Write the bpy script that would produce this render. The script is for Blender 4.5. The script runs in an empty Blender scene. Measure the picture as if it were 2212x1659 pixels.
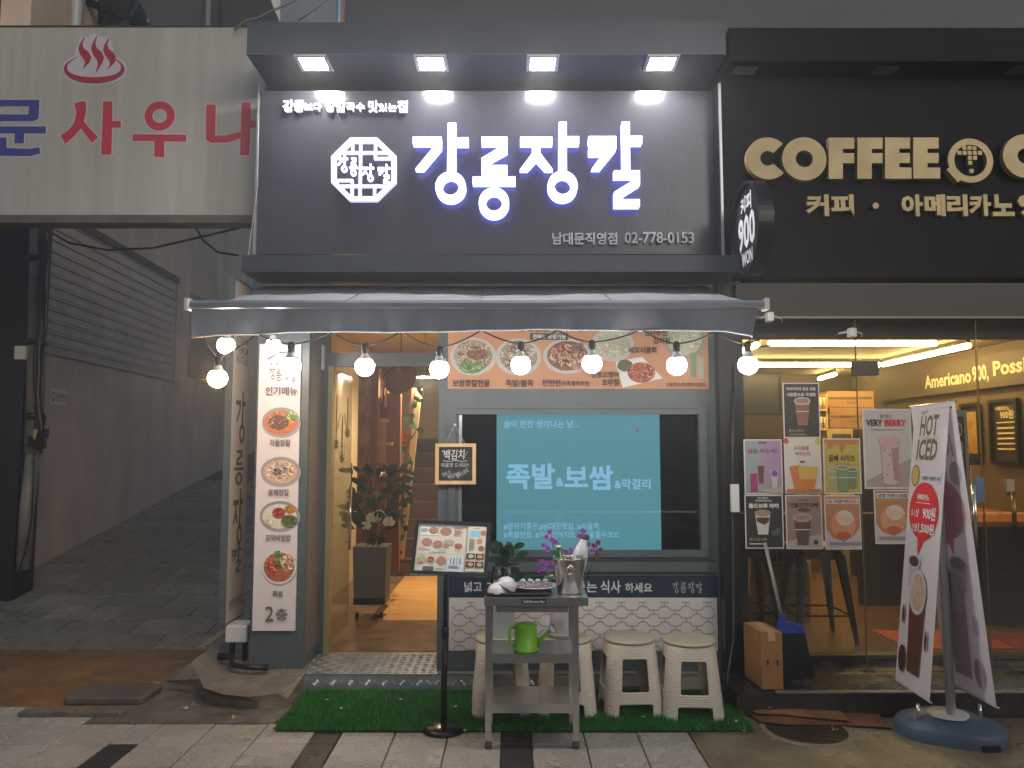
import bpy, math, random
from math import pi, sin, cos, tan, radians, sqrt, atan2
from mathutils import Vector, Matrix
random.seed(7)
S = bpy.context.scene
COL = S.collection

# ------------------------------------------------------------------ camera
CAM = Vector((0, 0, 1.5)); PITCH = radians(4.7); FPX = 1661.0
cd = bpy.data.cameras.new('camera'); co = bpy.data.objects.new('camera', cd); COL.objects.link(co)
cd.sensor_width = 36; cd.lens = FPX / 2212 * 36; cd.clip_end = 200; cd.clip_start = 0.05
co.location = CAM; co.rotation_euler = (radians(90) + PITCH, 0, 0)
S.camera = co
# ------------------------------------------------------------------ world + sun (dusk)
W = bpy.data.worlds.new('World'); S.world = W; W.use_nodes = True
wn = W.node_tree.nodes; wl = W.node_tree.links
bg = wn.get('Background') or wn.new('ShaderNodeBackground')
sky = wn.new('ShaderNodeTexSky'); sky.sky_type = 'NISHITA'; sky.sun_disc = False
SUN_EL, SUN_ROT = 15.0, 150.0
sky.sun_elevation = radians(SUN_EL); sky.sun_rotation = radians(SUN_ROT)
sky.air_density = 1.0; sky.dust_density = 2.2; sky.ozone_density = 1.5
wl.new(sky.outputs['Color'], bg.inputs['Color']); bg.inputs['Strength'].default_value = 0.095
sl = bpy.data.lights.new('sun', 'SUN'); sl.energy = 0.5; sl.angle = radians(35); sl.color = (1, .98, .96)
so = bpy.data.objects.new('sun', sl); COL.objects.link(so)
az = radians(SUN_ROT)
sd = Vector((sin(az) * cos(radians(SUN_EL)), cos(az) * cos(radians(SUN_EL)), sin(radians(SUN_EL))))
so.rotation_euler = sd.to_track_quat('Z', 'Y').to_euler(); so.location = (0, -6, 8)
# ------------------------------------------------------------------ render settings
S.view_settings.view_transform = 'Standard'; S.view_settings.look = 'None'
S.view_settings.exposure = 0.35; S.view_settings.gamma = 1.0; S.view_settings.use_curve_mapping = False
S.cycles.use_denoising = True
S.cycles.max_bounces = 8; S.cycles.diffuse_bounces = 3; S.cycles.glossy_bounces = 4
S.cycles.transparent_max_bounces = 16; S.cycles.transmission_bounces = 6
S.cycles.caustics_reflective = False; S.cycles.caustics_refractive = False
S.cycles.sample_clamp_indirect = 3.0

# ------------------------------------------------------------------ helpers
def ray(u, v):
    return Vector((u - 1106, FPX * cos(PITCH) - (829.5 - v) * sin(PITCH), FPX * sin(PITCH) + (829.5 - v) * cos(PITCH)))
def P(u, v, Y):
    d = ray(u, v); return CAM + d * (Y / d.y)
def G(u, v, z=0.0):
    d = ray(u, v); return CAM + d * ((z - 1.5) / d.z)
def R(u0, v0, u1, v1, Y):
    a = P((u0), v0, Y); b = P(u1, v1, Y); return a.x, b.x, b.z, a.z   # x0 x1 z0 z1
def lin(h):
    if not isinstance(h, str): return (*h[:3], 1)
    r = [int(h[i:i + 2], 16) / 255 for i in (0, 2, 4)]
    return (*[c / 12.92 if c <= .04045 else ((c + .055) / 1.055) ** 2.4 for c in r], 1)

MATS = {}
def M(name, c, rough=.6, metal=0, var=None, bump=None, emis=0, ecol=None, coat=0, spec=None, trans=0, alpha=None, wet=None, stain=None):
    if name in MATS: return MATS[name]
    m = bpy.data.materials.new(name); m.use_nodes = True; MATS[name] = m
    nt = m.node_tree; N = nt.nodes; L = nt.links; b = N['Principled BSDF']
    b.inputs['Base Color'].default_value = lin(c); b.inputs['Roughness'].default_value = rough
    b.inputs['Metallic'].default_value = metal; b.inputs['Coat Weight'].default_value = coat
    if spec is not None: b.inputs['Specular IOR Level'].default_value = spec
    b.inputs['Transmission Weight'].default_value = trans
    if emis:
        b.inputs['Emission Color'].default_value = lin(ecol or c); b.inputs['Emission Strength'].default_value = emis
    tc = None
    def coords():
        nonlocal tc
        if tc is None:
            tc = N.new('ShaderNodeNewGeometry')
        return tc.outputs['Position']
    def noise(scale, detail=4, stretch=None, rough_=.6):
        n = N.new('ShaderNodeTexNoise'); n.inputs['Scale'].default_value = scale; n.inputs['Detail'].default_value = detail
        n.inputs['Roughness'].default_value = rough_
        if stretch:
            mp = N.new('ShaderNodeMapping'); mp.inputs['Scale'].default_value = stretch
            L.new(coords(), mp.inputs['Vector']); L.new(mp.outputs[0], n.inputs['Vector'])
        else: L.new(coords(), n.inputs['Vector'])
        return n
    if var:      # (scale, amount[, stretch[, second colour]])
        n = noise(var[0], 5, var[2] if len(var) > 2 else None)
        cr = N.new('ShaderNodeValToRGB'); base = lin(c); a = var[1]
        other = lin(var[3]) if len(var) > 3 else tuple(min(1, x * (1 + a)) for x in base[:3]) + (1,)
        cr.color_ramp.elements[0].position = .32; cr.color_ramp.elements[1].position = .68
        cr.color_ramp.elements[0].color = tuple(x * (1 - a) for x in base[:3]) + (1,)
        cr.color_ramp.elements[1].color = other
        L.new(n.outputs['Fac'], cr.inputs[0]); L.new(cr.outputs[0], b.inputs['Base Color'])
    if stain:    # (scale, amount[, stretch])  blotches of dirt
        n = noise(stain[0], 6, stain[2] if len(stain) > 2 else None, .7)
        cr = N.new('ShaderNodeValToRGB'); cr.color_ramp.elements[0].position = .3; cr.color_ramp.elements[1].position = .68
        g_ = 1 - stain[1]; cr.color_ramp.elements[0].color = (g_, g_ * .98, g_ * .94, 1); cr.color_ramp.elements[1].color = (1, 1, 1, 1)
        mm = N.new('ShaderNodeMixRGB'); mm.blend_type = 'MULTIPLY'; mm.inputs[0].default_value = 1
        src = b.inputs['Base Color'].links[0].from_socket if b.inputs['Base Color'].is_linked else None
        if src: L.new(src, mm.inputs[1])
        else: mm.inputs[1].default_value = lin(c)
        L.new(n.outputs['Fac'], cr.inputs[0]); L.new(cr.outputs[0], mm.inputs[2]); L.new(mm.outputs[0], b.inputs['Base Color'])
    if wet:      # (scale, dry rough, wet rough)
        n = noise(wet[0], 3); mr = N.new('ShaderNodeMapRange')
        mr.inputs['From Min'].default_value = .42; mr.inputs['From Max'].default_value = .6
        mr.inputs['To Min'].default_value = wet[1]; mr.inputs['To Max'].default_value = wet[2]
        L.new(n.outputs['Fac'], mr.inputs['Value']); L.new(mr.outputs[0], b.inputs['Roughness'])
    if bump:     # (scale, strength[, stretch])
        n = noise(bump[0], 4, bump[2] if len(bump) > 2 else None)
        bp = N.new('ShaderNodeBump'); bp.inputs['Strength'].default_value = bump[1]; bp.inputs['Distance'].default_value = .01
        L.new(n.outputs['Fac'], bp.inputs['Height']); L.new(bp.outputs[0], b.inputs['Normal'])
    if alpha is not None: b.inputs['Alpha'].default_value = alpha
    return m

def food(name, cols, scale=60, dist=.25, rough=.5, emis=0):
    """printed photograph of food: patches of the dish's own colours"""
    if name in MATS: return MATS[name]
    m = bpy.data.materials.new(name); m.use_nodes = True; MATS[name] = m
    nt = m.node_tree; N = nt.nodes; L = nt.links; b = N['Principled BSDF']
    g = N.new('ShaderNodeNewGeometry'); n = N.new('ShaderNodeTexNoise'); n.inputs['Scale'].default_value = scale
    n.inputs['Detail'].default_value = 3; n.inputs['Distortion'].default_value = 1.6
    L.new(g.outputs['Position'], n.inputs['Vector'])
    v = N.new('ShaderNodeTexVoronoi'); v.inputs['Scale'].default_value = scale * .9
    mx = N.new('ShaderNodeMixRGB'); mx.inputs[0].default_value = dist
    L.new(g.outputs['Position'], mx.inputs[1]); L.new(n.outputs['Color'], mx.inputs[2]); L.new(mx.outputs[0], v.inputs['Vector'])
    sp = N.new('ShaderNodeSeparateColor'); L.new(v.outputs['Color'], sp.inputs[0])
    cr = N.new('ShaderNodeValToRGB'); els = cr.color_ramp.elements; k = len(cols)
    els[0].position = 0; els[0].color = lin(cols[0]); els[1].position = .95; els[1].color = lin(cols[-1])
    for i in range(1, k - 1):
        e = els.new(i / (k - 1) * .95); e.color = lin(cols[i])
    L.new(sp.outputs[0], cr.inputs[0]); L.new(cr.outputs[0], b.inputs['Base Color']); b.inputs['Roughness'].default_value = rough
    return m

def glass(name, tint=(1, 1, 1), gloss=1.0, rough=.0):
    if name in MATS: return MATS[name]
    m = bpy.data.materials.new(name); m.use_nodes = True; MATS[name] = m
    nt = m.node_tree; N = nt.nodes; L = nt.links
    N.remove(N['Principled BSDF']); out = N['Material Output']
    t = N.new('ShaderNodeBsdfTransparent'); t.inputs[0].default_value = (*tint, 1)
    gl = N.new('ShaderNodeBsdfGlossy'); gl.inputs['Roughness'].default_value = rough
    fr = N.new('ShaderNodeFresnel'); fr.inputs[0].default_value = 1.5
    ml = N.new('ShaderNodeMath'); ml.operation = 'MULTIPLY'; ml.inputs[1].default_value = gloss
    L.new(fr.outputs[0], ml.inputs[0])
    mx = N.new('ShaderNodeMixShader'); L.new(ml.outputs[0], mx.inputs[0]); L.new(t.outputs[0], mx.inputs[1]); L.new(gl.outputs[0], mx.inputs[2])
    L.new(mx.outputs[0], out.inputs[0]); return m

def cloth(name, c):
    m = bpy.data.materials.new(name); m.use_nodes = True; MATS[name] = m; nt = m.node_tree; N = nt.nodes; L = nt.links; N.remove(N['Principled BSDF'])
    d = N.new('ShaderNodeBsdfDiffuse'); d.inputs[0].default_value = lin(c); t = N.new('ShaderNodeBsdfTranslucent'); t.inputs[0].default_value = lin(c)
    mx = N.new('ShaderNodeMixShader'); mx.inputs[0].default_value = .5; L.new(d.outputs[0], mx.inputs[1]); L.new(t.outputs[0], mx.inputs[2]); L.new(mx.outputs[0], N['Material Output'].inputs[0]); return m

class Fr:
    def __init__(s, o, ax=(1, 0, 0), ay=(0, 0, 1)):
        s.o = Vector(o); s.ax = Vector(ax); s.ay = Vector(ay); s.n = s.ax.normalized().cross(s.ay.normalized())
    def pt(s, x, y, z=0): return s.o + s.ax * x + s.ay * y + s.n * z
FRONT = lambda Y: Fr((0, Y, 0))

class MB:
    def __init__(s): s.v = []; s.f = []; s.sm = []
    def add(s, vs, fs, smooth=False):
        k = len(s.v); s.v += [Vector(a) for a in vs]; s.f += [tuple(i + k for i in f) for f in fs]; s.sm += [smooth] * len(fs); return s
    def box(s, x0, x1, y0, y1, z0, z1):
        vs = [(x, y, z) for x in (x0, x1) for y in (y0, y1) for z in (z0, z1)]
        return s.add(vs, [(0, 1, 3, 2), (4, 6, 7, 5), (0, 4, 5, 1), (2, 3, 7, 6), (0, 2, 6, 4), (1, 5, 7, 3)])
    def bar(s, a, b, w, h=None, up=(0, 0, 1)):
        a = Vector(a); b = Vector(b); h = h or w; d = (b - a).normalized(); up = Vector(up)
        if abs(d.dot(up)) > .95: up = Vector((0, 1, 0))
        sx = d.cross(up).normalized(); sz = sx.cross(d)
        vs = [p + sx * i * w / 2 + sz * j * h / 2 for p in (a, b) for i, j in ((-1, -1), (1, -1), (1, 1), (-1, 1))]
        return s.add(vs, [(3, 2, 1, 0), (4, 5, 6, 7), (0, 1, 5, 4), (1, 2, 6, 5), (2, 3, 7, 6), (3, 0, 4, 7)])
    def rbox(s, x0, x1, y0, y1, z0, z1, r=.01, n=3):
        pts = []
        for cx, cy, a0 in ((x1 - r, y1 - r, 0), (x0 + r, y1 - r, 90), (x0 + r, y0 + r, 180), (x1 - r, y0 + r, 270)):
            for i in range(n + 1):
                a = radians(a0 + 90 * i / n); pts.append((cx + r * cos(a), cy + r * sin(a)))
        k = len(pts); cx = (x0 + x1) / 2; cy = (y0 + y1) / 2; rings = []
        e = min(r * .5, (z1 - z0) * .3)
        for z, q in ((z0, 1 - e / max(x1 - x0, .01) * 2), (z0 + e, 1), (z1 - e, 1), (z1, 1 - e / max(x1 - x0, .01) * 2)):
            rings.append([(cx + (x - cx) * q, cy + (y - cy) * q, z) for x, y in pts])
        vs = [p for rr in rings for p in rr]; fs = []
        for j in range(3):
            for i in range(k): fs.append((j * k + i, j * k + (i + 1) % k, (j + 1) * k + (i + 1) % k, (j + 1) * k + i))
        fs.append(tuple(range(k))[::-1]); fs.append(tuple(3 * k + i for i in range(k)))
        return s.add(vs, fs)
    def prism(s, poly, fr, z0, z1):
        k = len(poly); area = sum(poly[i][0] * poly[(i + 1) % k][1] - poly[(i + 1) % k][0] * poly[i][1] for i in range(k))
        if area < 0: poly = poly[::-1]
        vs = [fr.pt(x, y, z) for z in (z0, z1) for x, y in poly]
        fs = [tuple(range(k))[::-1], tuple(k + i for i in range(k))] + [(i, (i + 1) % k, k + (i + 1) % k, k + i) for i in range(k)]
        return s.add(vs, fs)
    def flat(s, poly, fr, z):
        k = len(poly); area = sum(poly[i][0] * poly[(i + 1) % k][1] - poly[(i + 1) % k][0] * poly[i][1] for i in range(k))
        if area < 0: poly = poly[::-1]
        return s.add([fr.pt(x, y, z) for x, y in poly], [tuple(range(k))])
    def ring(s, cx, cy, ro, ri, fr, z0, z1, n=40, a0=0, a1=360, sy=1.0):
        full = abs(a1 - a0) >= 360; m = n if full else n + 1
        vs = []
        for i in range(m):
            a = radians(a0 + (a1 - a0) * i / n)
            for r, z in ((ro, z0), (ro, z1), (ri, z1), (ri, z0)): vs.append(fr.pt(cx + r * cos(a), cy + r * sin(a) * sy, z))
        fs = []
        for i in range(n):
            j = (i + 1) % m if full else i + 1
            for q in range(4): fs.append((i * 4 + q, j * 4 + q, j * 4 + (q + 1) % 4, i * 4 + (q + 1) % 4))
        if not full: fs += [(0, 1, 2, 3), tuple(4 * n + q for q in (3, 2, 1, 0))]
        return s.add(vs, fs)
    def tube(s, pts, r, n=8, cap=True):
        pts = [Vector(p) for p in pts]; rr = r if isinstance(r, (list, tuple)) else [r] * len(pts); vs = []; k = len(pts)
        pu = None
        for i, p in enumerate(pts):
            d = (pts[min(i + 1, k - 1)] - pts[max(i - 1, 0)]).normalized()
            if pu is None: pu = Vector((0, 0, 1)) if abs(d.z) < .9 else Vector((0, 1, 0))
            sx = d.cross(pu).normalized(); sz = sx.cross(d).normalized(); pu = sz
            for q in range(n):
                a = 2 * pi * q / n; vs.append(p + (sx * cos(a) + sz * sin(a)) * rr[i])
        fs = [(i * n + q, (i + 1) * n + q, (i + 1) * n + (q + 1) % n, i * n + (q + 1) % n) for i in range(k - 1) for q in range(n)]
        if cap: fs += [tuple(range(n)), tuple((k - 1) * n + q for q in range(n))[::-1]]
        return s.add(vs, fs, True)
    def lathe(s, prof, c=(0, 0, 0), n=32, mat=None, sy=1.0):
        c = Vector(c); vs = []; k = len(prof); mat = mat or Matrix.Identity(3)
        for r, z in prof:
            for q in range(n):
                a = 2 * pi * q / n; vs.append(c + mat @ Vector((r * cos(a), r * sin(a) * sy, z)))
        fs = [(i * n + q, i * n + (q + 1) % n, (i + 1) * n + (q + 1) % n, (i + 1) * n + q) for i in range(k - 1) for q in range(n)]
        return s.add(vs, fs, True)
    def ball(s, c, r, n=12, sc=(1, 1, 1)):
        c = Vector(c); prof = []
        vs = []; m = max(n // 2, 4)
        for i in range(m + 1):
            t = pi * i / m
            for q in range(n):
                a = 2 * pi * q / n; vs.append(c + Vector((r * sin(t) * cos(a) * sc[0], r * sin(t) * sin(a) * sc[1], -r * cos(t) * sc[2])))
        fs = [(i * n + q, i * n + (q + 1) % n, (i + 1) * n + (q + 1) % n, (i + 1) * n + q) for i in range(m) for q in range(n)]
        return s.add(vs, fs, True)
    def leaf(s, base, d, up, ln, w, curl=.2):
        base = Vector(base); d = Vector(d).normalized(); sd_ = d.cross(Vector(up)); sd_ = sd_.normalized() if sd_.length > 1e-4 else Vector((1, 0, 0))
        nn = sd_.cross(d).normalized(); vs = []
        for t, ww in ((0, .08), (.3, .8), (.6, 1), (.85, .6), (1, .03)):
            p = base + d * ln * t - Vector((0, 0, 1)) * curl * ln * t * t
            for q in (-1, 0, 1): vs.append(p + sd_ * q * w / 2 * ww + nn * (abs(q) * w * .12 * ww))
        fs = []
        for i in range(4):
            for q in range(2): fs.append((i * 3 + q, i * 3 + q + 1, (i + 1) * 3 + q + 1, (i + 1) * 3 + q))
        return s.add(vs, fs, True)
    def build(s, name, mat, parent=None, label=None, kind=None):
        me = bpy.data.meshes.new(name); off = parent.matrix_world.translation if parent else Vector()
        if parent: off = world_loc(parent)
        me.from_pydata([tuple(v - off) for v in s.v], [], s.f); me.polygons.foreach_set('use_smooth', s.sm)
        me.validate(); me.update(); me.materials.append(mat)
        o = bpy.data.objects.new(name, me); COL.objects.link(o)
        if parent: o.parent = parent
        if label: o['label'] = label
        if kind: o['kind'] = kind
        return o
def world_loc(o):
    v = Vector(o.location)
    while o.parent: o = o.parent; v += Vector(o.location)
    return v
def thing(name, label, cat, loc=(0, 0, 0), group=None):
    o = bpy.data.objects.new(name, None); COL.objects.link(o); o.location = loc; o.empty_display_size = .1
    o['label'] = label; o['category'] = cat
    if group: o['group'] = group
    return o
def tag(o, label, cat, group=None):
    o['label'] = label; o['category'] = cat
    if group: o['group'] = group
    return o
def structure(o): o['kind'] = 'structure'; return o
def dup(root, loc, label, rz=0):
    r = root.copy(); COL.objects.link(r); r.location = loc; r['label'] = label; r.rotation_euler = (0, 0, rz)
    for ch in list(root.children):
        c = ch.copy(); COL.objects.link(c); c.parent = r
        for g in list(ch.children):
            d = g.copy(); COL.objects.link(d); d.parent = c
    return r
def sub(mb, name, mat, part_of, label=None): return mb.build(name, mat, part_of, label)

# ---- lettering
_tc = {}
def glyphs(txt, bold=.015, ext=False, italic=0):
    key = (txt, bold, ext, italic)
    if key in _tc: return _tc[key]
    c = bpy.data.curves.new('lettering', 'FONT'); c.body = txt; c.size = 1; c.offset = bold; c.resolution_u = 2; c.shear = italic
    c.extrude = .5 if ext else 0
    o = bpy.data.objects.new('lettering', c); me = bpy.data.meshes.new_from_object(o)
    vs = [tuple(v.co) for v in me.vertices]; fs = [tuple(p.vertices) for p in me.polygons]
    bpy.data.objects.remove(o); bpy.data.curves.remove(c); bpy.data.meshes.remove(me)
    if not vs: vs = [(0, 0, 0), (1, 0, 0), (1, 1, 0)]; fs = [(0, 1, 2)]
    _tc[key] = (vs, fs); return vs, fs
def put_text(mb, txt, x0, y0, x1, y1, fr, z0=0, z1=None, bold=.015, italic=0, mirror=False, rot=0):
    ext = z1 is not None; vs, fs = glyphs(txt, bold, ext, italic)
    ax, bx = min(v[0] for v in vs), max(v[0] for v in vs); ay, by = min(v[1] for v in vs), max(v[1] for v in vs)
    out = []; cr, sr = cos(rot), sin(rot); mx, my = (x0 + x1) / 2, (y0 + y1) / 2
    for v in vs:
        tx = (v[0] - ax) / (bx - ax)
        if mirror: tx = 1 - tx
        x = x0 + tx * (x1 - x0); y = y0 + (v[1] - ay) / max(by - ay, 1e-6) * (y1 - y0)
        if rot: x, y = mx + (x - mx) * cr - (y - my) * sr, my + (x - mx) * sr + (y - my) * cr
        out.append(fr.pt(x, y, (z0 + (v[2] + .5) * (z1 - z0)) if ext else z0))
    return mb.add(out, fs)
# hand drawn restaurant lettering: polygons and rings in a 1000 unit box, y down
LG = {
 '강': ([[(1031, 888), (1214, 888), (1214, 958), (1100, 1098), (1048, 1098), (1160, 958), (1160, 934), (1031, 934)], [(1256, 797), (1307, 797), (1307, 892), (1387, 892), (1387, 938), (1307, 938), (1307, 1124), (1252, 1124)]], [(1275, 1211, 98, 53)]),
 '릉': ([[(1475, 888), (1642, 888), (1642, 984), (1526, 1050), (1526, 1072), (1642, 1072), (1642, 1119), (1475, 1119), (1475, 1026), (1588, 958), (1588, 934), (1475, 934)], [(1418, 1146), (1695, 1146), (1695, 1193), (1418, 1193)]], [(1556, 1314, 98, 53)]),
 '장': ([[(1725, 889), (1935, 889), (1935, 935), (1857, 935), (1857, 995), (1938, 1101), (1887, 1101), (1830, 1039), (1773, 1101), (1722, 1101), (1803, 995), (1803, 935), (1725, 935)], [(1979, 792), (2029, 792), (2029, 885), (2110, 885), (2110, 933), (2029, 933), (2029, 1118), (1975, 1118)]], [(2001, 1206, 98, 53)]),
 '칼': ([[(2168, 884), (2350, 884), (2350, 967), (2242, 1096), (2186, 1096), (2257, 1002), (2169, 1002), (2169, 955), (2296, 955), (2296, 931), (2168, 931)], [(2389, 791), (2440, 791), (2440, 883), (2521, 883), (2521, 931), (2440, 931), (2440, 1106), (2503, 1106), (2503, 1199), (2388, 1269), (2388, 1292), (2500, 1292), (2500, 1338), (2333, 1338), (2333, 1245), (2448, 1177), (2448, 1152), (2333, 1152), (2333, 1106), (2389, 1106)]], []),
}
LG_W = {'강': (1031, 1387, 797, 1309), '릉': (1418, 1695, 888, 1412), '장': (1722, 2110, 792, 1304), '칼': (2168, 2521, 791, 1338)}
def put_logo(mb, ch, x0, y0, x1, y1, fr, z0, z1):
    polys, rings = LG[ch]; a, b, t, q = LG_W[ch]
    fx = lambda x: x0 + (x - a) / (b - a) * (x1 - x0)
    fy = lambda y: y1 - (y - t) / (q - t) * (y1 - y0)
    for pl in polys: mb.prism([(fx(x), fy(y)) for x, y in pl], fr, z0, z1)
    sx = abs((x1 - x0) / (b - a)); sy = abs((y1 - y0) / (q - t))
    for cx, cy, ro, ri in rings: mb.ring(fx(cx), fy(cy), ro * sx, ri * sx, fr, z0, z1, 36, sy=sy / sx)

def printed(name, label, cat, fr, w, h, bgm, els, group=None, parent=None, thick=.003, step=.0006, mirror=False, rootloc=None):
    """A flat printed thing: sheet plus its lettering and pictures in thin layers. Element coordinates 0..1, y down."""
    root = parent or thing(name, label, cat, rootloc or fr.pt(w / 2, 0, 0), group)
    MB().prism([(0, 0), (w, 0), (w, h), (0, h)], fr, -thick, 0).build('sheet', bgm, root)
    acc = {}; z = 0; step = min(step, .012 / max(1, len(els)))
    for e in els:
        z += step; k = e[0]; m = e[-1] if k != 't' else e[6]
        ew = (abs(e[3] - e[1]) if k == 'r' else 2 * e[3] if k == 'e' else abs(e[4] - e[2]) if k == 't' else max(p[0] for p in e[1]) - min(p[0] for p in e[1])) * w
        mb = acc.setdefault(('lettering' if k == 't' else 'printed_picture', m.name, len(acc) if ew > .04 else -1), (MB(), m))[0]
        X = (lambda x: (1 - x) * w) if mirror else (lambda x: x * w)
        if k == 'r': mb.flat([(X(e[1]), h - e[2] * h), (X(e[3]), h - e[2] * h), (X(e[3]), h - e[4] * h), (X(e[1]), h - e[4] * h)], fr, z)
        elif k == 'e':
            mb.flat([(X(e[1] + e[3] * cos(2 * pi * i / 28)), h - (e[2] + e[4] * sin(2 * pi * i / 28)) * h) for i in range(28)], fr, z)
        elif k == 'p': mb.flat([(X(x), h - y * h) for x, y in e[1]], fr, z)
        elif k == 't':
            xa, xb = sorted((X(e[2]), X(e[4])))
            put_text(mb, e[1], xa, h - e[5] * h, xb, h - e[3] * h, fr, z, None, e[7] if len(e) > 7 else .015, e[8] if len(e) > 8 else 0, mirror)
    for (kind, _, q_), (mb, m) in acc.items(): mb.build(kind, m, root, kind='stuff' if q_ == -1 else None)
    return root

def scraps(xy, u, v, ru, rv, cols, n, seed, ln=9, wd=2.6):
    rn = random.Random(seed); o = []
    for i in range(n):
        a = rn.uniform(0, 6.28); q = sqrt(rn.random()) * .92; cu, cv = u + q * ru * cos(a), v + q * rv * sin(a); b = rn.uniform(0, 3.14) ; l = ln * rn.uniform(.5, 1.2); w = wd * rn.uniform(.6, 1.2)
        dx, dy = cos(b) * l / 2, sin(b) * l / 2 * .8; nx, ny = -sin(b) * w / 2, cos(b) * w / 2
        o.append(('p', [xy(cu - dx - nx, cv - dy - ny), xy(cu + nx * .8, cv + ny * .8 - 1.5), xy(cu + dx - nx, cv + dy - ny), xy(cu + dx + nx, cv + dy + ny), xy(cu + nx * 1.6, cv + ny * 1.6 + .5), xy(cu - dx + nx, cv - dy + ny)], M('scrap_' + cols[i % len(cols)], cols[i % len(cols)], .5)))
    return o
# ------------------------------------------------------------------ materials
mFrame = M('grey_green_paint', '4f5a5f', .42, 0, (6, .06), (120, .05), stain=(3, .18, (1, 1, .4)))
mFrameDk = M('dark_gap', '14181b', .6)
mBoard = M('dark_brown_signboard', '393b45', .17, .2, (3, .1), (70, .10, (1, 1, .35)), stain=(1.2, .2, (1, 1, .4)))
mCan = M('charcoal_canopy', '404852', .45, .2, (4, .08), (30, .05))
mBlackSign = M('black_cafe_signboard', '090c13', .6, 0, (2.5, .18, (1, 1, .5)), (40, .12), spec=.12, stain=(1.5, .35, (1, 1, .3)))
mWhiteLED = M('white_led_letter', 'd8d8e8', .4, emis=1.5, ecol='e4e0ff')
mWhiteAcr = M('white_acrylic_letter', 'bcbcc4', .5)
mFlood = M('floodlight_led', 'ffffff', .4, emis=210, ecol='fff7ee')
mBulbW = M('cool_bulb_glow', 'ffffff', .4, emis=78, ecol='fffaf2')
mBulbY = M('warm_bulb_glow', 'ffffff', .4, emis=140, ecol='ffb868')
mSteelFr = M('silver_frame', 'a4a8ab', .35, .8)
mGold = M('aged_gold_letter', '97875f', .42, .2, (7, .14), (40, .04))
mAwn = M('grey_awning_fabric', '777a84', .75, 0, (5, .07), (200, .06), stain=(3, .25, (2, .4, 1)))
mAwnBar = M('pale_aluminium', 'a0a5ad', .35, .7, (12, .2, (.3, 1, 6)))
mBlack = M('black_plastic', '101114', .4)
mBlackM = M('black_metal', '16171a', .35, .3)
mWhiteP = M('white_plastic', 'c9cbc9', .4)
mWall = M('alley_plaster', 'c6b3a5', .7, 0, (1.6, .14, (1, 1, .6)), (25, .3), stain=(1.1, .32, (1, 1, .45)))
mShut = M('shutter_paint', 'a5978e', .5, .1, (4, .1), stain=(2, .3, (1, 1, 2)))
mStain = M('stainless_steel', 'cbc7c0', .27, .84, (5, .12, (.4, .4, 3)), (60, .04, (1, 1, .05)))
mSt2 = M('polished_steel', 'cdc9c4', .2, .9)
mGlass = glass('window_glass', (.93, .95, .94), 1.0)
mGlassY = M('yellow_filmed_glass', 'b3a26c', .15, 0, (3, .25, (1, 1, .4)), alpha=.42)
mCream = M('cream_wall', 'd2c4a2', .8, 0, (2, .06))
mWood = M('reddish_wood', '8a5438', .5, 0, (14, .3, (1, 1, .08)), (40, .1, (1, 1, .1)))
mWoodL = M('pale_wood', 'c9a877', .5, 0, (16, .18, (1, 1, .1)))
mDkBrown = M('dark_brown_stair', '4a352e', .55, 0, (6, .15))
mWhiteSheet = M('white_print', 'cfc8c6', .6)
mBrownTxt = M('grey_brown_print', '57504e', .6)
mInk = M('black_print', '1a1a1c', .6)
mWh = M('bright_white_print', 'dcdcdc', .6)
mRedP = M('red_print', 'c8202a', .55)
mOrange = M('orange_print', 'c28d68', .6)

# ------------------------------------------------------------------ ground
mGround = M('dark_mortar', '3b3733', .5, 0, (8, .2), (60, .3))
structure(MB().box(-16, 16, -8, 3.0, -.3, -.004).build('road', M('wet_asphalt', '2f2e2e', .4, 0, (10, .2), (120, .5), wet=(2, .5, .15))))
structure(MB().box(-16, 16, 3.0, 9, -.3, -.012).build('ground', mGround))
mSlab = M('granite_slab', 'b2aaa0', .45, 0, (85, .38), (150, .8), wet=(3.0, .42, .13), stain=(1.4, .22))
mSlabD = M('dark_granite_strip', '2f2d2b', .4, 0, (60, .15), (180, .35), wet=(3, .5, .25))
side = structure(MB().box(-3.4, .93, 3.0, 4.19, -.02, -.0105).build('sidewalk', mGround))
_tmesh = {}
def paver(x0, x1, y0, y1, m, parent, name='paving_slab'):
    k = (round(x1 - x0, 3), round(y1 - y0, 3), m.name); g = .0035
    if k not in _tmesh:
        w, d = x1 - x0 - 2 * g, y1 - y0 - 2 * g; b = .003
        mb = MB(); vs = [(-w/2, -d/2, -.01), (w/2, -d/2, -.01), (w/2, d/2, -.01), (-w/2, d/2, -.01), (-w/2, -d/2, -b), (w/2, -d/2, -b), (w/2, d/2, -b), (-w/2, d/2, -b), (-w/2+b, -d/2+b, 0), (w/2-b, -d/2+b, 0), (w/2-b, d/2-b, 0), (-w/2+b, d/2-b, 0)]
        mb.add(vs, [(0, 1, 5, 4), (1, 2, 6, 5), (2, 3, 7, 6), (3, 0, 4, 7), (4, 5, 9, 8), (5, 6, 10, 9), (6, 7, 11, 10), (7, 4, 8, 11), (8, 9, 10, 11)])
        _tmesh[k] = mb.build(name, m, parent); o = _tmesh[k]
    else:
        o = _tmesh[k].copy(); COL.objects.link(o); o.parent = parent
    o.location = ((x0 + x1) / 2, (y0 + y1) / 2, random.uniform(-.0012, .0008)); o.rotation_euler = (random.gauss(0, .0015), random.gauss(0, .0015), random.gauss(0, .0015))
    return o
edges = [-3.16, -2.885, -2.61, -2.33, -2.05, -1.895, -1.61, -1.325, -1.04, -.895, -.615, -.335, -.055, .10, .375, .655, .93]
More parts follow.
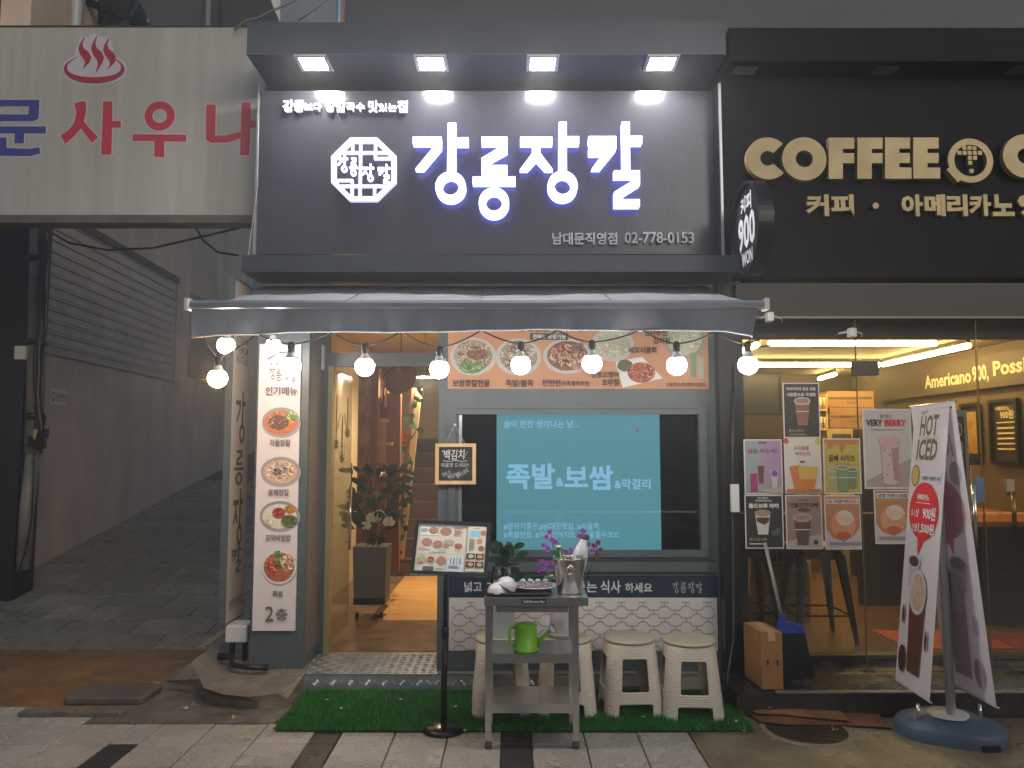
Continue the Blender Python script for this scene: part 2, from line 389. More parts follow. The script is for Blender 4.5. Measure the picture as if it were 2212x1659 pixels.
rows = [3.0, 3.2, 3.48, 3.76, 4.04, 4.32, 4.6]
for j in range(len(rows) - 1):
    for i in range(len(edges) - 1):
        x0, x1 = edges[i], edges[i + 1]; dark = x1 - x0 < .2
        if rows[j] > 4.15 and x0 > -1.3: continue
        if rows[j + 1] > 4.4 and x0 > -2.5: continue
        if dark and x0 < -2 and rows[j] > 4.0: dark = False
        y1 = rows[j + 1] if not (x0 > -1.3 and rows[j + 1] > 4.2) else 4.2
        paver(x0, x1, rows[j], y1, mSlabD if dark else mSlab, side)
for j in range(4):
    for i in range(2): paver(2.56 + i * .3, 2.86 + i * .3, rows[j], rows[j + 1], mSlab, side)
mConc = M('wet_brown_concrete', '766a50', .4, 0, (3.2, .3, (1, 1, 1), '93856a'), (90, .45), wet=(2.6, .5, .16), stain=(1.8, .35))
structure(MB().box(.934, 2.555, 3.0, 4.42, -.02, -.001).box(2.555, 5, 4.045, 4.42, -.02, -.001).box(3.165, 5, 3.0, 4.045, -.02, -.002).build('pavement', mConc))
mBrn = M('streetlit_asphalt', '8a6238', .45, 0, (5, .22, (1, 1, 1), 'a07646'), (160, .7), wet=(2.5, .5, .2), stain=(1.5, .3))  # brown base carries the orange streetlight glow on the wet asphalt
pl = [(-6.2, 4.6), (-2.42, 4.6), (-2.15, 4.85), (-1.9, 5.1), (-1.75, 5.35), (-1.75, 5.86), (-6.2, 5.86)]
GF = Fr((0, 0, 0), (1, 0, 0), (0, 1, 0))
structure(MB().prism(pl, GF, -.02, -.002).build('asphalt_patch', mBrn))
mOldC = M('old_concrete', '6a6257', .5, 0, (7, .3), (60, .6), wet=(4, .55, .25))
pl = [(-2.6, 4.33), (-1.3, 4.325), (-1.2, 4.9), (-1.76, 5.4), (-1.9, 5.1), (-2.15, 4.85), (-2.41, 4.598)]
structure(MB().prism(pl, GF, -.02, 0).build('concrete_apron', mOldC))
# raised concrete ramp under the pillar
outer = [G(u, v) for u, v in ((425, 1500), (455, 1515), (500, 1524), (560, 1532), (625, 1526), (655, 1500), (668, 1478))] + [Vector((-1.35, 5.42, 0)), Vector((-2.2, 5.45, 0)), Vector((-2.22, 4.95, 0))]
inner = [(-1.88, 4.76, .11), (-1.8, 4.62, .1), (-1.66, 4.55, .085), (-1.5, 4.52, .08), (-1.35, 4.58, .08), (-1.28, 4.7, .09), (-1.27, 4.86, .12), (-1.35, 5.38, .15), (-2.02, 5.38, .165), (-2.02, 4.98, .15)]
k = len(outer); vs = [tuple(o[:2]) + (-.01,) for o in outer] + [((o[0] * .82 + i[0] * .18), (o[1] * .82 + i[1] * .18), .042) for o, i in zip(outer, inner)] + list(inner)
fs = [(r * k + i, r * k + (i + 1) % k, (r + 1) * k + (i + 1) % k, (r + 1) * k + i) for r in range(2) for i in range(k)] + [tuple(2 * k + i for i in range(k))]
structure(MB().add(vs, fs, False).build('concrete_ramp', M('worn_concrete', '73685a', .5, 0, (9, .25, (1, 1, 1), '8a7d6c'), (70, .5), wet=(3, .55, .22))))
o = MB(); o.rbox(-2.62, -2.16, 4.62, 4.9, 0, .045, .02)
tag(o.build('drain_cover', M('drain_slab', '5b5148', .5, 0, (12, .25), (80, .6))), 'rough rectangular slab cover set between asphalt and broken concrete', 'drain cover')
o = MB(); o.rbox(-2.76, -2.18, 4.42, 4.52, 0, .025, .01); tag(o.build('kerb_piece', mOldC), 'low broken strip of kerb in front of the rectangular slab cover', 'kerb')
# petals and leaves on the ground
mPY = M('yellow_petal', 'b9b040', .6); mPP = M('purple_petal', '9a4fa0', .6); mPWh = M('white_litter', 'c8c4b8', .6)
for pts, m, nm, lb in (([(505, 1551), (533, 1592), (415, 1522), (1412, 1568), (1196, 1653), (1008, 1581), (1610, 1577), (1800, 1573), (1008, 1600)], mPY, 'yellow_petals', 'scattered yellow petals on the wet slabs'),
                       ([(448, 1540), (509, 1560), (1525, 1570), (635, 1535)], mPP, 'purple_petals', 'scattered purple petals on the wet slabs'),
                       ([(397, 1530), (455, 1400), (333, 1476), (50, 1350), (114, 1360), (288, 1266), (370, 1113)], mPWh, 'white_litter', 'tiny white scraps of litter at the alley mouth')):
    mb = MB()
    for u, v in pts:
        for q in range(3):
            c = G(u + random.uniform(-5, 5), v + random.uniform(-3, 3), .012); a = random.uniform(0, 6.28); r = random.uniform(.008, .016)
            if v < 1395: t = c.y - 5.86; c = G(u, v, .0) if False else P(u, v, 5.9 + max(0, (1395 - v)) / 60)
            mb.leaf(c, (cos(a), sin(a), .25), (0, 0, 1), r * 2, r * 1.3, .1)
    ob = mb.build(nm, m, kind='stuff'); ob['label'] = lb
mb = MB()
for u, v in ((735, 1532), (860, 1510), (700, 1512), (1395, 1550), (980, 1528), (1590, 1560), (1660, 1530)):
    c = G(u, v, .05); a = random.uniform(0, 6.28); mb.leaf(c, (cos(a), sin(a), .2), (0, 0, 1), .03, .016, .1)
ob = mb.build('fallen_leaves', M('fallen_leaf', '9a9a4a', .6), kind='stuff'); ob['label'] = 'a few fallen yellow-green leaves on the grass mat'
# alley: rising stone paving
SL = .147
def az_(y): return max(0, (y - 5.86)) * SL
vs = [(-6.4, 5.86, -.02), (-1.72, 5.86, -.02), (-1.72, 24, az_(24) - .02), (-6.4, 24, az_(24) - .02)]
al = structure(MB().add(vs + [(x, y, z - .3) for x, y, z in vs], [(0, 1, 2, 3), (4, 7, 6, 5), (0, 4, 5, 1)]).build('alley', mGround))
mAl = M('slate_paving', '7e7c71', .4, 0, (20, .25), (70, .4), wet=(2.2, .5, .15), stain=(1.6, .18))
mAl2 = M('slate_paving_pale', '8d8b7f', .4, 0, (20, .25), (70, .4), wet=(2.2, .5, .15), stain=(1.6, .18))
am = {}
y = 5.87; r = 0
while y < 12.4:
    x = -6.3 - (r % 2) * .3
    while x < -1.8:
        x1 = min(x + .6, -1.78); w = x1 - x
        if w > .1:
            kk = (round(w, 2), random.random() < .25)
            if kk not in am:
                g = .004; am[kk] = MB().rbox(-w / 2 + g, w / 2 - g, -.15 + g, .15 - g, -.012, 0, .004, 1).build('paving_stone', mAl2 if kk[1] else mAl, al); ob = am[kk]
            else: ob = am[kk].copy(); COL.objects.link(ob)
            ob.location = ((x + x1) / 2, y + .15, az_(y + .15) + random.uniform(-.003, .001)); ob.rotation_euler = (math.atan(SL), 0, 0)
        x += .6
    y += .3; r += 1
mb = MB()
for i in range(40):
    t = i / 40; a = G(400, 1365); x = -2.33 + t * .42 + random.uniform(-.02, .02); yy = 5.9 + t * 1.7
    mb.box(x - .025, x + .025 + random.uniform(0, .02), yy, yy + .035, az_(yy) - .004, az_(yy) + .012)
ob = mb.build('broken_paint_line', M('flaking_pale_paint', 'b5b195', .6, 0, (30, .3)), kind='stuff'); ob['label'] = 'flaking pale strip along the alley edge'

# unseen far side of the street, added to keep the glass reflections dark
opp = structure(MB().box(-22, 22, -9.0, -8.5, 0, 4.8).build('added_opposite_building', M('added_opposite_wall', '3c3a38', .8, 0, (.6, .3))))
mOW = M('added_opposite_window', '15181c', .2)
for i in range(12):
    for j in range(2): MB().box(-20 + i * 3.4, -17.8 + i * 3.4, -8.499, -8.48, .6 + j * 2.3, 2.1 + j * 2.3).build('window', mOW, opp)
# ------------------------------------------------------------------ grass mat
mx0, mx1, my0, my1 = -1.25, 1.27, 4.2, 4.84
gm = thing('grass_mat', 'bright green artificial grass mat in front of the metal step', 'mat', (0, 4.5, 0))
MB().box(mx0, mx1, my0, my1, 0.0, .012).build('backing', M('mat_backing', '15311a', .8), gm)
rnd = random.Random(3); mb = MB(); vv = []; ff = []
for i in range(52000):
    x = rnd.uniform(mx0 - .01, mx1 + .01); y = rnd.uniform(my0 - .012, my1); a = rnd.uniform(0, 6.28); h = rnd.uniform(.016, .034); w = .0022
    lx, ly = rnd.gauss(0, .009), rnd.gauss(-.003, .009); k = len(vv)
    vv += [(x - w * cos(a), y - w * sin(a), .01), (x + w * cos(a), y + w * sin(a), .01), (x + lx, y + ly, .012 + h)]; ff.append((k, k + 1, k + 2))
me = bpy.data.meshes.new('grass_blades'); me.from_pydata([(a - 0, b - 4.5, c) for a, b, c in vv], [], ff)
me.materials.append(M('plastic_grass', '2f8a30', .5, 0, (18, .3, (1, 1, 1), '45963c'), stain=(4, .3)))
ob = bpy.data.objects.new('grass_blades', me); COL.objects.link(ob); ob.parent = gm; ob['kind'] = 'stuff'

# ------------------------------------------------------------------ checker plate step
YF, YD = 4.92, 5.30
st = thing('metal_step', 'silver diamond plate step running under the restaurant door and window', 'step', (0, 4.9, 0))
mChk = M('checker_plate', 'a5a9aa', .34, .55, (9, .2), (50, .1))
ch = .112
MB().box(-1.34, 1.372, 4.84, 5.36, .0, ch).build('tread', mChk, st)
mb = MB()
def lozenge(mb, c, ax, ay, n, L, w, h):
    vs = [c + ax * L, c + ay * w, c - ax * L, c - ay * w, c + n * h]
    mb.add(vs, [(0, 1, 4), (1, 2, 4), (2, 3, 4), (3, 0, 4)])
def checker(mb, x0, x1, y0, y1, fr, pitch=.052):
    nx = int((x1 - x0) / pitch); ny = max(1, int((y1 - y0) / pitch))
    for i in range(nx):
        for j in range(ny):
            cx = x0 + (i + .5) * (x1 - x0) / nx; cy = y0 + (j + .5) * (y1 - y0) / ny; s = 1 if (i + j) % 2 else -1
            d = (fr.ax * 1 + fr.ay * s).normalized(); q = (fr.ax * -s + fr.ay * 1).normalized()
            for t in (-1.5, -.5, .5, 1.5): lozenge(mb, fr.pt(cx, cy, .0003) + q * t * .0105, d, q, fr.n,   .019, .005, .0045)
checker(mb, -1.33, -.47, 4.85, 5.3, Fr((0, 0, ch), (1, 0, 0), (0, 1, 0)))
checker(mb, -1.33, 1.36, .012, .108, Fr((0, 4.84, 0)))
mb.build('raised_tread_pattern', mChk, st, kind='stuff')
MB().box(-1.345, 1.377, 4.836, 4.846, ch, ch + .004).build('nosing', mSteelFr, st)

# ------------------------------------------------------------------ restaurant building shell
bld = structure(MB().box(-1.76, 6.5, 10.4, 10.6, 0, 9).build('building', mCream))
MB().box(-1.76, -1.70, 5.37, 10.4, 0, 3.7).build('side_wall', M('side_wall_paint', '6f6a66', .8, 0, (3, .2)), bld)
MB().box(-1.699, 1.45, 5.35, 10.4, 2.62, 2.7).build('shop_ceiling', mCream, bld)
MB().box(-1.695, -1.655, 5.37, 10.4, .12, 2.62).build('left_inner_wall', mCream, bld)
MB().box(-.44, -.40, 5.0, 10.4, .12, 2.62).build('inner_partition', mCream, bld)
mTile = M('brown_stone_floor', '7d5f48', .3, 0, (7, .3, (1, 1, 1), '9a7a5c'), (25, .2))
MB().box(-1.655, -.44, 5.361, 6.30, -.05, .118).build('entry_floor', mTile, bld)
mPlk = M('honey_floor', 'e0ad6c', .4, 0, (5, .08), (30, .05))
fl = MB().box(-1.655, -.44, 6.30, 8.42, -.05, .110).build('inner_floor', M('floor_joint', '4a3016', .6), bld)
yy = 6.302
while yy < 8.4:
    MB().box(-1.15 if yy > 6.8 else -1.08 + 0, -.44, yy, yy + .2, .111, .118).build('floor_plank', mPlk, bld); yy += .204
MB().box(-1.653, -1.152, 6.302, 8.4, .111, .1175).build('dark_floor_strip', mTile, bld)
stair = thing('staircase', 'dark brown wooden staircase climbing to the upper floor inside the open door', 'staircase', (-.75, 8.5, .118))
mLip = M('stair_nosing', '6b4a38', .5)
for i in range(8):
    y0 = 8.42 + i * .25; z0 = .118 + i * .187
    stp = MB().box(-1.25, -.44, y0, 10.39 if i == 7 else y0 + .25, .118, z0 + .17).build('step', mDkBrown, stair)
    MB().box(-1.25, -.44, y0 - .015, y0 + .04, z0 + .1705, z0 + .187).build('nosing', mLip, stp)
# upper wall over the canopies
up = structure(MB().box(-1.27, 7, 5.6, 5.9, 3.8, 10).build('upper_wall', M('grey_upper_wall', '3d4349', .6, 0, (2, .1), (20, .1))))
MB().box(-1.27, 7, 5.585, 5.5995, 4.62, 4.64).build('wall_rib', M('wall_rib_paint', '3f4448', .6), up)
MB().box(-1.27, 7, 5.585, 5.5995, 4.40, 4.415).build('wall_rib', MATS['wall_rib_paint'], up)
MB().box(-1.30, -1.271, 5.58, 5.7, 3.8, 10).build('edge_trim', M('terracotta_trim', '8a6455', .6), up)

# ------------------------------------------------------------------ shop front: pillar, door frame, window unit
pil = thing('shopfront_pillar', 'grey-green painted pillar carrying the tall menu board', 'pillar', (-1.5, 4.95, .1))
x0 = P(542, 1300, YF).x; x1 = P(657, 1300, YF).x
MB().box(x0, x1, YF, 5.36, .08, 2.75).build('casing', mFrame, pil)
MB().box(x1 + .0005, x1 + .004, YF + .03, 5.3, .2, 2.6).build('side_panel', M('side_light_tone', '6b625c', .5, 0, (4, .08)), pil)  # pillar side coloured brownish for the light that falls on it
# door frame
dfm = thing('door_frame', 'grey-green metal door frame with transom light above the open glass door', 'door frame', (-.9, YD, .112))
dl = P(700, 1300, YD).x; dr = -.47
MB().box(x1 + .005, dl, YD, YD + .06, .112, 2.62).build('jamb', mFrame, dfm)
tz0 = P(800, 791, YD).z; tz1 = P(800, 762, YD).z
MB().box(dl, dr, YD, YD + .06, tz0, tz1).build('transom_bar', mFrame, dfm)
MB().box(dl, dr, YD + .02, YD + .03, tz1, 2.60).build('transom_pane', glass('transom_glass', (.9, .8, .65), .8, .1), dfm)
MB().box(dl + .001, dl + .035, YD - .01, YD + .07, .112, tz0).build('brass_stop', M('dull_brass_trim', 'a59468', .4, .4), dfm)
# conduit
cb = thing('wall_conduit', 'white cable trunking with small box running down beside the door', 'conduit', (-1.33, 5.28, 1))
c0 = P(693, 800, 5.27); c1 = P(681, 1402, 5.27)
MB().tube([c0, (c0.x - .003, 5.27, 1.6), (c1.x - .006, 5.27, .8), c1], .008).build('tube', mWhiteP, cb)
MB().rbox(c0.x - .03, c0.x + .025, 5.22, 5.29, c0.z, c0.z + .17, .006).build('box', mWhiteP, cb)
# open glass door
gd = thing('glass_door', 'frameless yellow-tinted glass door standing open inwards', 'door', (-1.28, 5.4, .13))
MB().box(-1.272, -1.262, 5.38, 6.06, .14, tz0 - .01).build('pane', mGlassY, gd)
MB().box(-1.282, -1.252, 5.35, 5.379, .13, tz0 - .002).build('hinge_rail', mBlackM, gd)
MB().box(-1.28, -1.255, 5.38, 5.5, .119, .139).build('patch_fitting', mSt2, gd)
h = MB(); h.tube([(-1.24, 5.95, .72), (-1.24, 5.95, 1.2)], .012); h.bar((-1.27, 5.95, .78), (-1.24, 5.95, .78), .012); h.bar((-1.27, 5.95, 1.15), (-1.24, 5.95, 1.15), .012)
h.build('handle', mSt2, gd)
DF = Fr((-1.2495, 5.46, 0), (0, 1, 0), (0, 0, 1)); mb = MB()
mb2 = MB(); F2 = Fr((-1.261, 0, 0), (0, 1, 0), (0, 0, 1))
for i, c in enumerate('강릉장칼'): put_logo(mb2, c, 5.55 + i * .085, 1.42 - i % 2 * .02, 5.62 + i * .085, 1.55, F2, .0005, .0008)
mb2.tube([(-1.26, 5.55, 1.62), (-1.26, 5.66, 1.75), (-1.26, 5.77, 1.75), (-1.26, 5.88, 1.62)], .003)
mb2.build('lettering', M('door_sticker_white', 'c9c6a8', .5), gd)

# window unit
wu = thing('shopfront_window', 'grey-green window bay with dark glass, navy slogan strip and tile-patterned lower panel', 'window', (.45, YF, .112))
ux0 = -.47; ux1 = P(1576, 1200, YF).x
gx0, gx1, gz0, gz1 = R(998, 893, 1514, 1193, YF)
zt0, zt1 = P(1200, 842, YF).z, 2.6
zs0, zs1 = P(1200, 1291, YF).z, P(1200, 1245, YF).z
zp0 = P(1200, 1405, YF).z
body = MB()
body.box(ux0, ux1, YF, YF + .08, .116, zp0 - .004)
body.box(ux0, P(970, 1300, YF).x - .003, YF, YF + .08, zp0 - .0035, 2.62)
body.box(P(1551, 1300, YF).x + .003, ux1, YF, YF + .08, zp0 - .0035, 2.62)
xa, xb = P(970, 1300, YF).x - .0029, P(1551, 1300, YF).x + .0029
body.box(xa, xb, YF, YF + .08, zs1 + .004, gz0 - .02); body.box(xa, xb, YF, YF + .08, gz1 + .02, 2.62)
body.box(xa, gx0 - .02, YF, YF + .08, gz0 - .0199, gz1 + .0199); body.box(gx1 + .02, xb, YF, YF + .08, gz0 - .0199, gz1 + .0199)
body.box(ux1 - .03, ux1, YF + .081, 5.3, .116, 2.62); body.box(ux0, ux0 + .03, YF + .081, 5.3, .116, 2.62)
body.build('frame', mFrame, wu)
# raised mouldings
def rim(mb, x0, x1, z0, z1, Y, w, d):
    mb.box(x0, x1, Y - d, Y, z1 - w, z1); mb.box(x0, x1, Y - d, Y, z0, z0 + w); mb.box(x0, x0 + w, Y - d, Y, z0 + w, z1 - w); mb.box(x1 - w, x1, Y - d, Y, z0 + w, z1 - w)
mb = MB(); a = R(958, 868, 1541, 1210, YF); rim(mb, a[0], a[1], a[2], a[3], YF - .0005, .012, .004)
a = R(970, 880, 1530, 1203, YF); rim(mb, a[0], a[1], a[2], a[3], YF - .0005, .045, .02)
mb.box(a[0], a[1], YF - .012, YF - .001, zs1 + .03, zs1 + .075)
mb.build('moulding', mFrame, wu)
mb = MB(); mb.box(a[0] + .05, a[1] - .05, YF - .0212, YF - .0205, a[3] - .012, a[3] - .008)
for zz in (zs1 + .012, zs1 + .092): mb.box(xa + .01, xb - .01, YF - .0008, YF - .0002, zz, zz + .009)
mb.build('shadow_gap', mFrameDk, wu)
sf = MB(); rim(sf, gx0 - .019, gx1 + .019, gz0 - .019, gz1 + .019, YF + .03, .019, .028); sf.build('inner_frame', mSteelFr, wu)
MB().box(gx0, gx1, YF + .02, YF + .026, gz0, gz1).build('pane', glass('navy_shop_glass', (.75, .8, .85), 1.3), wu)
MB().box(gx0 - .2, gx1 + .1, YF + .6, YF + .62, .3, 2.3).box(gx0 - .03, gx0 - .001, YF + .09, YF + .6, .3, 2.3).box(gx1 + .001, gx1 + .03, YF + .09, YF + .6, .3, 2.3).build('dark_backing', M('dark_interior', '141a22', .7), wu)  # dark bluish backing put in for the unlit interior
MB().box(gx0, gx1, YF + .09, YF + .6, .95, .98).build('ledge', mFrameDk, wu)
for k_ in range(5):
    MB().box(P(1432, 1200, YF).x + .02, gx1, YF + .3 + .05 * k_, YF + .32 + .05 * k_, 1.0 + .09 * k_, 1.012 + .09 * k_).build('shelf_edge', M('dim_shelf', '2b2f36', .5), wu)
# patterned lower panel
a = R(970, 1291, 1551, 1405, YF)
lp = MB().box(a[0], a[1], YF - .004, YF + .03, a[2], a[3]).build('lower_panel', M('tile_sheet', 'c8c1bf', .5, 0, (3, .04)), wu)
mb = MB(); FF = Fr((0, YF - .0042, 0)); pw = .135; ph = .048
def wave(x, ph_): return ph_
row = 0; z = a[2] + .006
while z < a[3] - .004:
    off = pw / 2 * (row % 2); x = a[0] - pw + off
    while x < a[1]:
        seg = [(x, z), (x + pw * .2, z), (x + pw * .36, z + ph * .5), (x + pw * .64, z + ph * .5), (x + pw * .8, z), (x + pw, z)]
        for (p0, q0), (p1, q1) in zip(seg, seg[1:]):
            if p0 < a[0] + .003 or p1 > a[1] - .003 or max(q0, q1) > a[3] - .006: continue
            L_ = sqrt((p1 - p0) ** 2 + (q1 - q0) ** 2); nx, ny = -(q1 - q0) / L_ * .0048, (p1 - p0) / L_ * .0048
            mb.flat([(p0 - nx, q0 - ny), (p1 - nx, q1 - ny), (p1 + nx, q1 + ny), (p0 + nx, q0 + ny)], FF, .0006)
        if a[0] + .01 < x < a[1] - .01 and z > a[2] + ph * .4: mb.flat([(x - .0045, z - ph * .48), (x + .0045, z - ph * .48), (x + .0045, z), (x - .0045, z)], FF, .0009)
        x += pw
    z += ph / 1.0; row += 1
mb.build('printed_pattern', M('tile_line_print', '9b9593', .6), lp)
# slogan strip
a = R(970, 1245, 1551, 1291, YF)
sp = MB().box(a[0], a[1], YF - .004, YF + .03, a[2] + .001, a[3]).build('slogan_strip', M('navy_strip', '1b2b3c', .4), wu)
mb = MB()
def wt(mb, txt, u0, v0, u1, v1, Y, z=.0007, z1=None, bold=.02, italic=0):
    q = R(u0, v0, u1, v1, Y); put_text(mb, txt, q[0], q[2], q[1], q[3], FRONT(Y), z, z1, bold, italic)
wt(mb, '넓고', 1003, 1256, 1041, 1279, YF - .004); wt(mb, '깨끗한 곳에서 맛있는', 1052, 1256, 1290, 1280, YF - .004); wt(mb, '식사', 1297, 1254, 1341, 1281, YF - .004); wt(mb, '하세요', 1350, 1259, 1409, 1280, YF - .004)
mb.build('lettering', M('strip_letter_white', 'bfc3c6', .5), sp)
mb = MB()
for i, c in enumerate('강릉장칼'):
    q = R(1452 + i * 17, 1256 + (i % 2) * 2, 1466 + i * 17, 1281, YF - .004); put_logo(mb, c, q[0], q[2], q[1], q[3], FRONT(YF - .004), .0003, .0008)
mb.build('lettering', M('strip_letter_grey', '94989b', .5), sp)
# orange food banner
a = R(968, 700, 1531, 840, YF)
W_, H_ = a[1] - a[0], a[3] - a[2]; FFo = Fr((a[0], YF - .005, a[2]))
def ob_(u, v): return ((P(u, v, YF).x - a[0]) / W_, (a[3] - P(u, v, YF).z) / H_)
def dish(u, v, ru, rv, fm, rimm=None, inner=.84):
    x, y = ob_(u, v); rx = ru / 563; ry = rv / 140
    return [('e', x, y, rx, ry, rimm or M('bowl_print', 'b9b6b2', .5)), ('e', x, y - ry * .03, rx * inner, ry * inner, fm)]
def tx(t, u0, v0, u1, v1, m, b=.02):
    x0, y0 = ob_(u0, v0); x1, y1 = ob_(u1, v1); return ('t', t, x0, y0, x1, y1, m, b)
fPork = food('print_sliced_pork', ['6b4030', '8f6a55', 'b58f78', '7b5240', 'c9ab96'], 38)
fPork2 = food('print_braised_pork', ['4a2820', '7b4a36', 'a9795e', '5e3527'], 36)
fMix = food('print_mixed_platter', ['6f4936', 'a5a494', 'c5bba5', '5c6f3c', '8b5a42'], 34)
fGreen = food('print_chives', ['4f7f38', '7aa05a', '35602a'], 60)
fRed = food('print_spicy_salad', ['8f3524', 'b4543b', '6a2a1c', 'c98a6c'], 55)
fPale = food('print_pancake', ['bcb9a0', '9aa083', 'cfccb8'], 34)
els = dish(1022, 770, 50, 41, fMix) + [('e', *ob_(1018, 793), 26 / 563, 14 / 140, fGreen), ('e', *ob_(1030, 763), 22 / 563, 15 / 140, fPork2)]
els += dish(1120, 771, 49, 40, fMix) + dish(1226, 770, 53, 38, fPork2) + [('p', [ob_(1225, 748), ob_(1260, 738), ob_(1268, 795), ob_(1240, 800)], fPork)]
els += dish(1323, 745, 46, 36, fPale) + dish(1478, 735, 45, 40, fPale, M('dish_shade_print', '8f8f80', .5))
els += [('p', [ob_(1329, 782), ob_(1387, 771), ob_(1431, 817), ob_(1345, 840 - 2)], mWh), ('e', *ob_(1385, 805), 30 / 563, 22 / 140, fRed), ('e', *ob_(1350, 790), 17 / 563, 13 / 140, food('print_greens', ['3f4a2c', '5c6b3a', '6a3a2a'], 55))]
els += [('r', *ob_(1490, 762), *ob_(1504, 815), M('bottle_green_print', '6f8a70', .5)), ('r', *ob_(1508, 770), *ob_(1520, 818), M('bottle_pale_print', 'a9aa9c', .5)), ('r', *ob_(1511, 760), *ob_(1517, 772), M('bottle_cap_print', '8f908a', .5))]
mOT = M('dark_menu_print', '4a3630', .6)
els += scraps(ob_, 1022, 768, 40, 32, ['8a6a54', 'c8b09a', '6a4636'], 60, 21, 11, 4) + scraps(ob_, 1018, 793, 25, 13, ['6fa050', '3f6a30', 'a0c080'], 34, 22, 12, 2) + scraps(ob_, 1120, 768, 40, 30, ['b59a84', '6a4434', 'd8ccb8', '8a8a6a'], 70, 23, 11, 5) + scraps(ob_, 1226, 770, 43, 30, ['8a5640', 'c09474', '5a3020', 'd8b498'], 70, 24, 15, 6)
els += scraps(ob_, 1323, 745, 37, 28, ['dcd8c8', 'a8a888', 'c8a890'], 50, 25, 10, 4) + scraps(ob_, 1385, 805, 30, 22, ['c8664a', '8a3020', 'e0a080'], 60, 26, 11, 3) + scraps(ob_, 1478, 735, 36, 32, ['d8d4c0', '9a9c80'], 36, 27, 14, 4)
els += [('r', *ob_(1145, 721), *ob_(1227, 735), M('slate_print', '3c4650', .5)), tx('전메뉴 포장가능', 1150, 723, 1222, 733, mWh), tx('강릉장칼 프리미엄', 1120, 703, 1260, 717, mOT)]
els += [tx('보쌈장칼전골', 978, 820, 1058, 836, mOT, .03), tx('족발/불족', 1092, 820, 1152, 836, mOT, .03), tx('반반반', 1172, 820, 1212, 835, mOT, .03), tx('(마족/불족/보쌈)', 1213, 823, 1273, 836, mOT),
        tx('강릉오징어', 1276, 803, 1336, 817, mOT, .03), tx('초무침', 1299, 819, 1336, 834, mOT, .03), tx('세꼬시물회', 1356, 750, 1417, 764, mOT, .03), tx('갈아부친', 1391, 711, 1439, 727, mOT, .03), tx('감자전', 1410, 730, 1446, 744, mOT, .03), tx('고량주/소주/맥주/막걸리', 1437, 827, 1522, 836, mOT)]
printed('food_banner', 'orange banner of pork and seafood dishes under the awning', 'banner', FFo, W_, H_, mOrange, els)
# projected screen behind the glass
a = R(1073, 895, 1429, 1190, YF + .06); YS = YF + .06
scr = thing('projection_screen', 'glowing turquoise promotional screen behind the window glass', 'screen', ((a[0] + a[1]) / 2, YS, a[2]))
MB().box(a[0], a[1], YS, YS + .008, a[2], a[3]).build('panel', M('turquoise_screen', '1c2f33', .5, emis=.46, ecol='8cdde0', var=None), scr)
mSc = M('screen_lettering', '203038', .5, emis=.85, ecol='a8def6')
mb = MB(); Yt = YS
wt(mb, '술이 한잔 생각나는 날....', 1088, 908, 1253, 924, Yt, .001, None, .01)
wt(mb, '족발', 1094, 1001, 1199, 1057, Yt, .001, None, .03); wt(mb, '&', 1201, 1032, 1218, 1051, Yt, .001, None, .02); wt(mb, '보쌈', 1219, 1005, 1325, 1058, Yt, .001, None, .03); wt(mb, '&막걸리', 1327, 1034, 1405, 1057, Yt, .001, None, .02)
wt(mb, '#분위기좋은,#남대문맛집, #서울역,', 1088, 1129, 1297, 1145, Yt, .001, None, .006); wt(mb, '#족발맛집, #직장인아지트, #서울필수코스', 1088, 1147, 1337, 1163, Yt, .001, None, .006)
mb.build('lettering', mSc, scr)
mb = MB(); wt(mb, '강', 1371, 896, 1379, 904, Yt, .001); mb.build('seal', M('seal_gold', '403020', .5, emis=.5, ecol='e8d8a8'), scr)
for i, c in enumerate(('9fd0ff', 'd88890')): q = R(1374, 910 + i * 13, 1379, 921 + i * 13, Yt); MB().flat([(q[0], q[2]), (q[1], q[2]), (q[1], q[3]), (q[0], q[3])], FRONT(Yt), .0012).build('seal', M('seal_' + c, '302020', .5, emis=.5, ecol=c), scr)

# ------------------------------------------------------------------ menu board on the pillar
ax0 = P(555, 1050, YF).x; ax1 = P(656, 1050, YF).x; az0 = P(600, 1361, YF).z; az1 = P(600, 744, YF).z
Wm, Hm = ax1 - ax0 - .03, az1 - az0
def mo(u, v): q = P(u, v, YF); return ((q.x - ax0) / Wm, (az1 - q.z) / Hm)
mMT = M('menu_brown_print', '625853', .6)
def mdish(u, v, ru, rv, fm, rimm):
    x, y = mo(u, v); s = 337.6; rx = ru / s / Wm; ry = rv / s / Hm
    return [('e', x + .012, y + .006, rx * 1.02, ry * 1.03, M('bowl_shadow_print', '9d9796', .6)), ('e', x, y, rx, ry, rimm), ('e', x, y + ry * .06, rx * .87, ry * .84, fm)]
f1 = food('print_red_noodle', ['b5532c', 'c8693a', 'a3431f', 'd08a5a', 'b96a48'], 48)
f1b = food('print_dark_beef', ['4a4038', '6a564a', '3a3f38', '7b5f52'], 50)
f2 = food('print_cream_noodle', ['c7bba0', 'b8613c', 'd8cfb8', '6d6a58', 'c98a62', 'e0dac6'], 55)
f3a = food('print_rice_veg', ['cfcab8', 'd8d6ca', 'b9b07c'], 50)
f4 = food('print_kimchi_plate', ['a8432a', 'c2714c', '7a2e1c', 'd09a7a', '5a2418'], 46)
mRg = M('grey_bowl_print', '8c8b8f', .5); mRw = M('white_bowl_print', 'd0cdc8', .5)
bx = 609
e_ = lambda u, v, ru, rv, m: ('e', *mo(u, v), ru / 337.6 / Wm, rv / 337.6 / Hm, m)
els = mdish(bx, 911, 41, 31, f1, mRg) + [e_(bx - 5, 913, 22, 16, f1b), e_(bx + 22, 900, 14, 9, fGreen)]
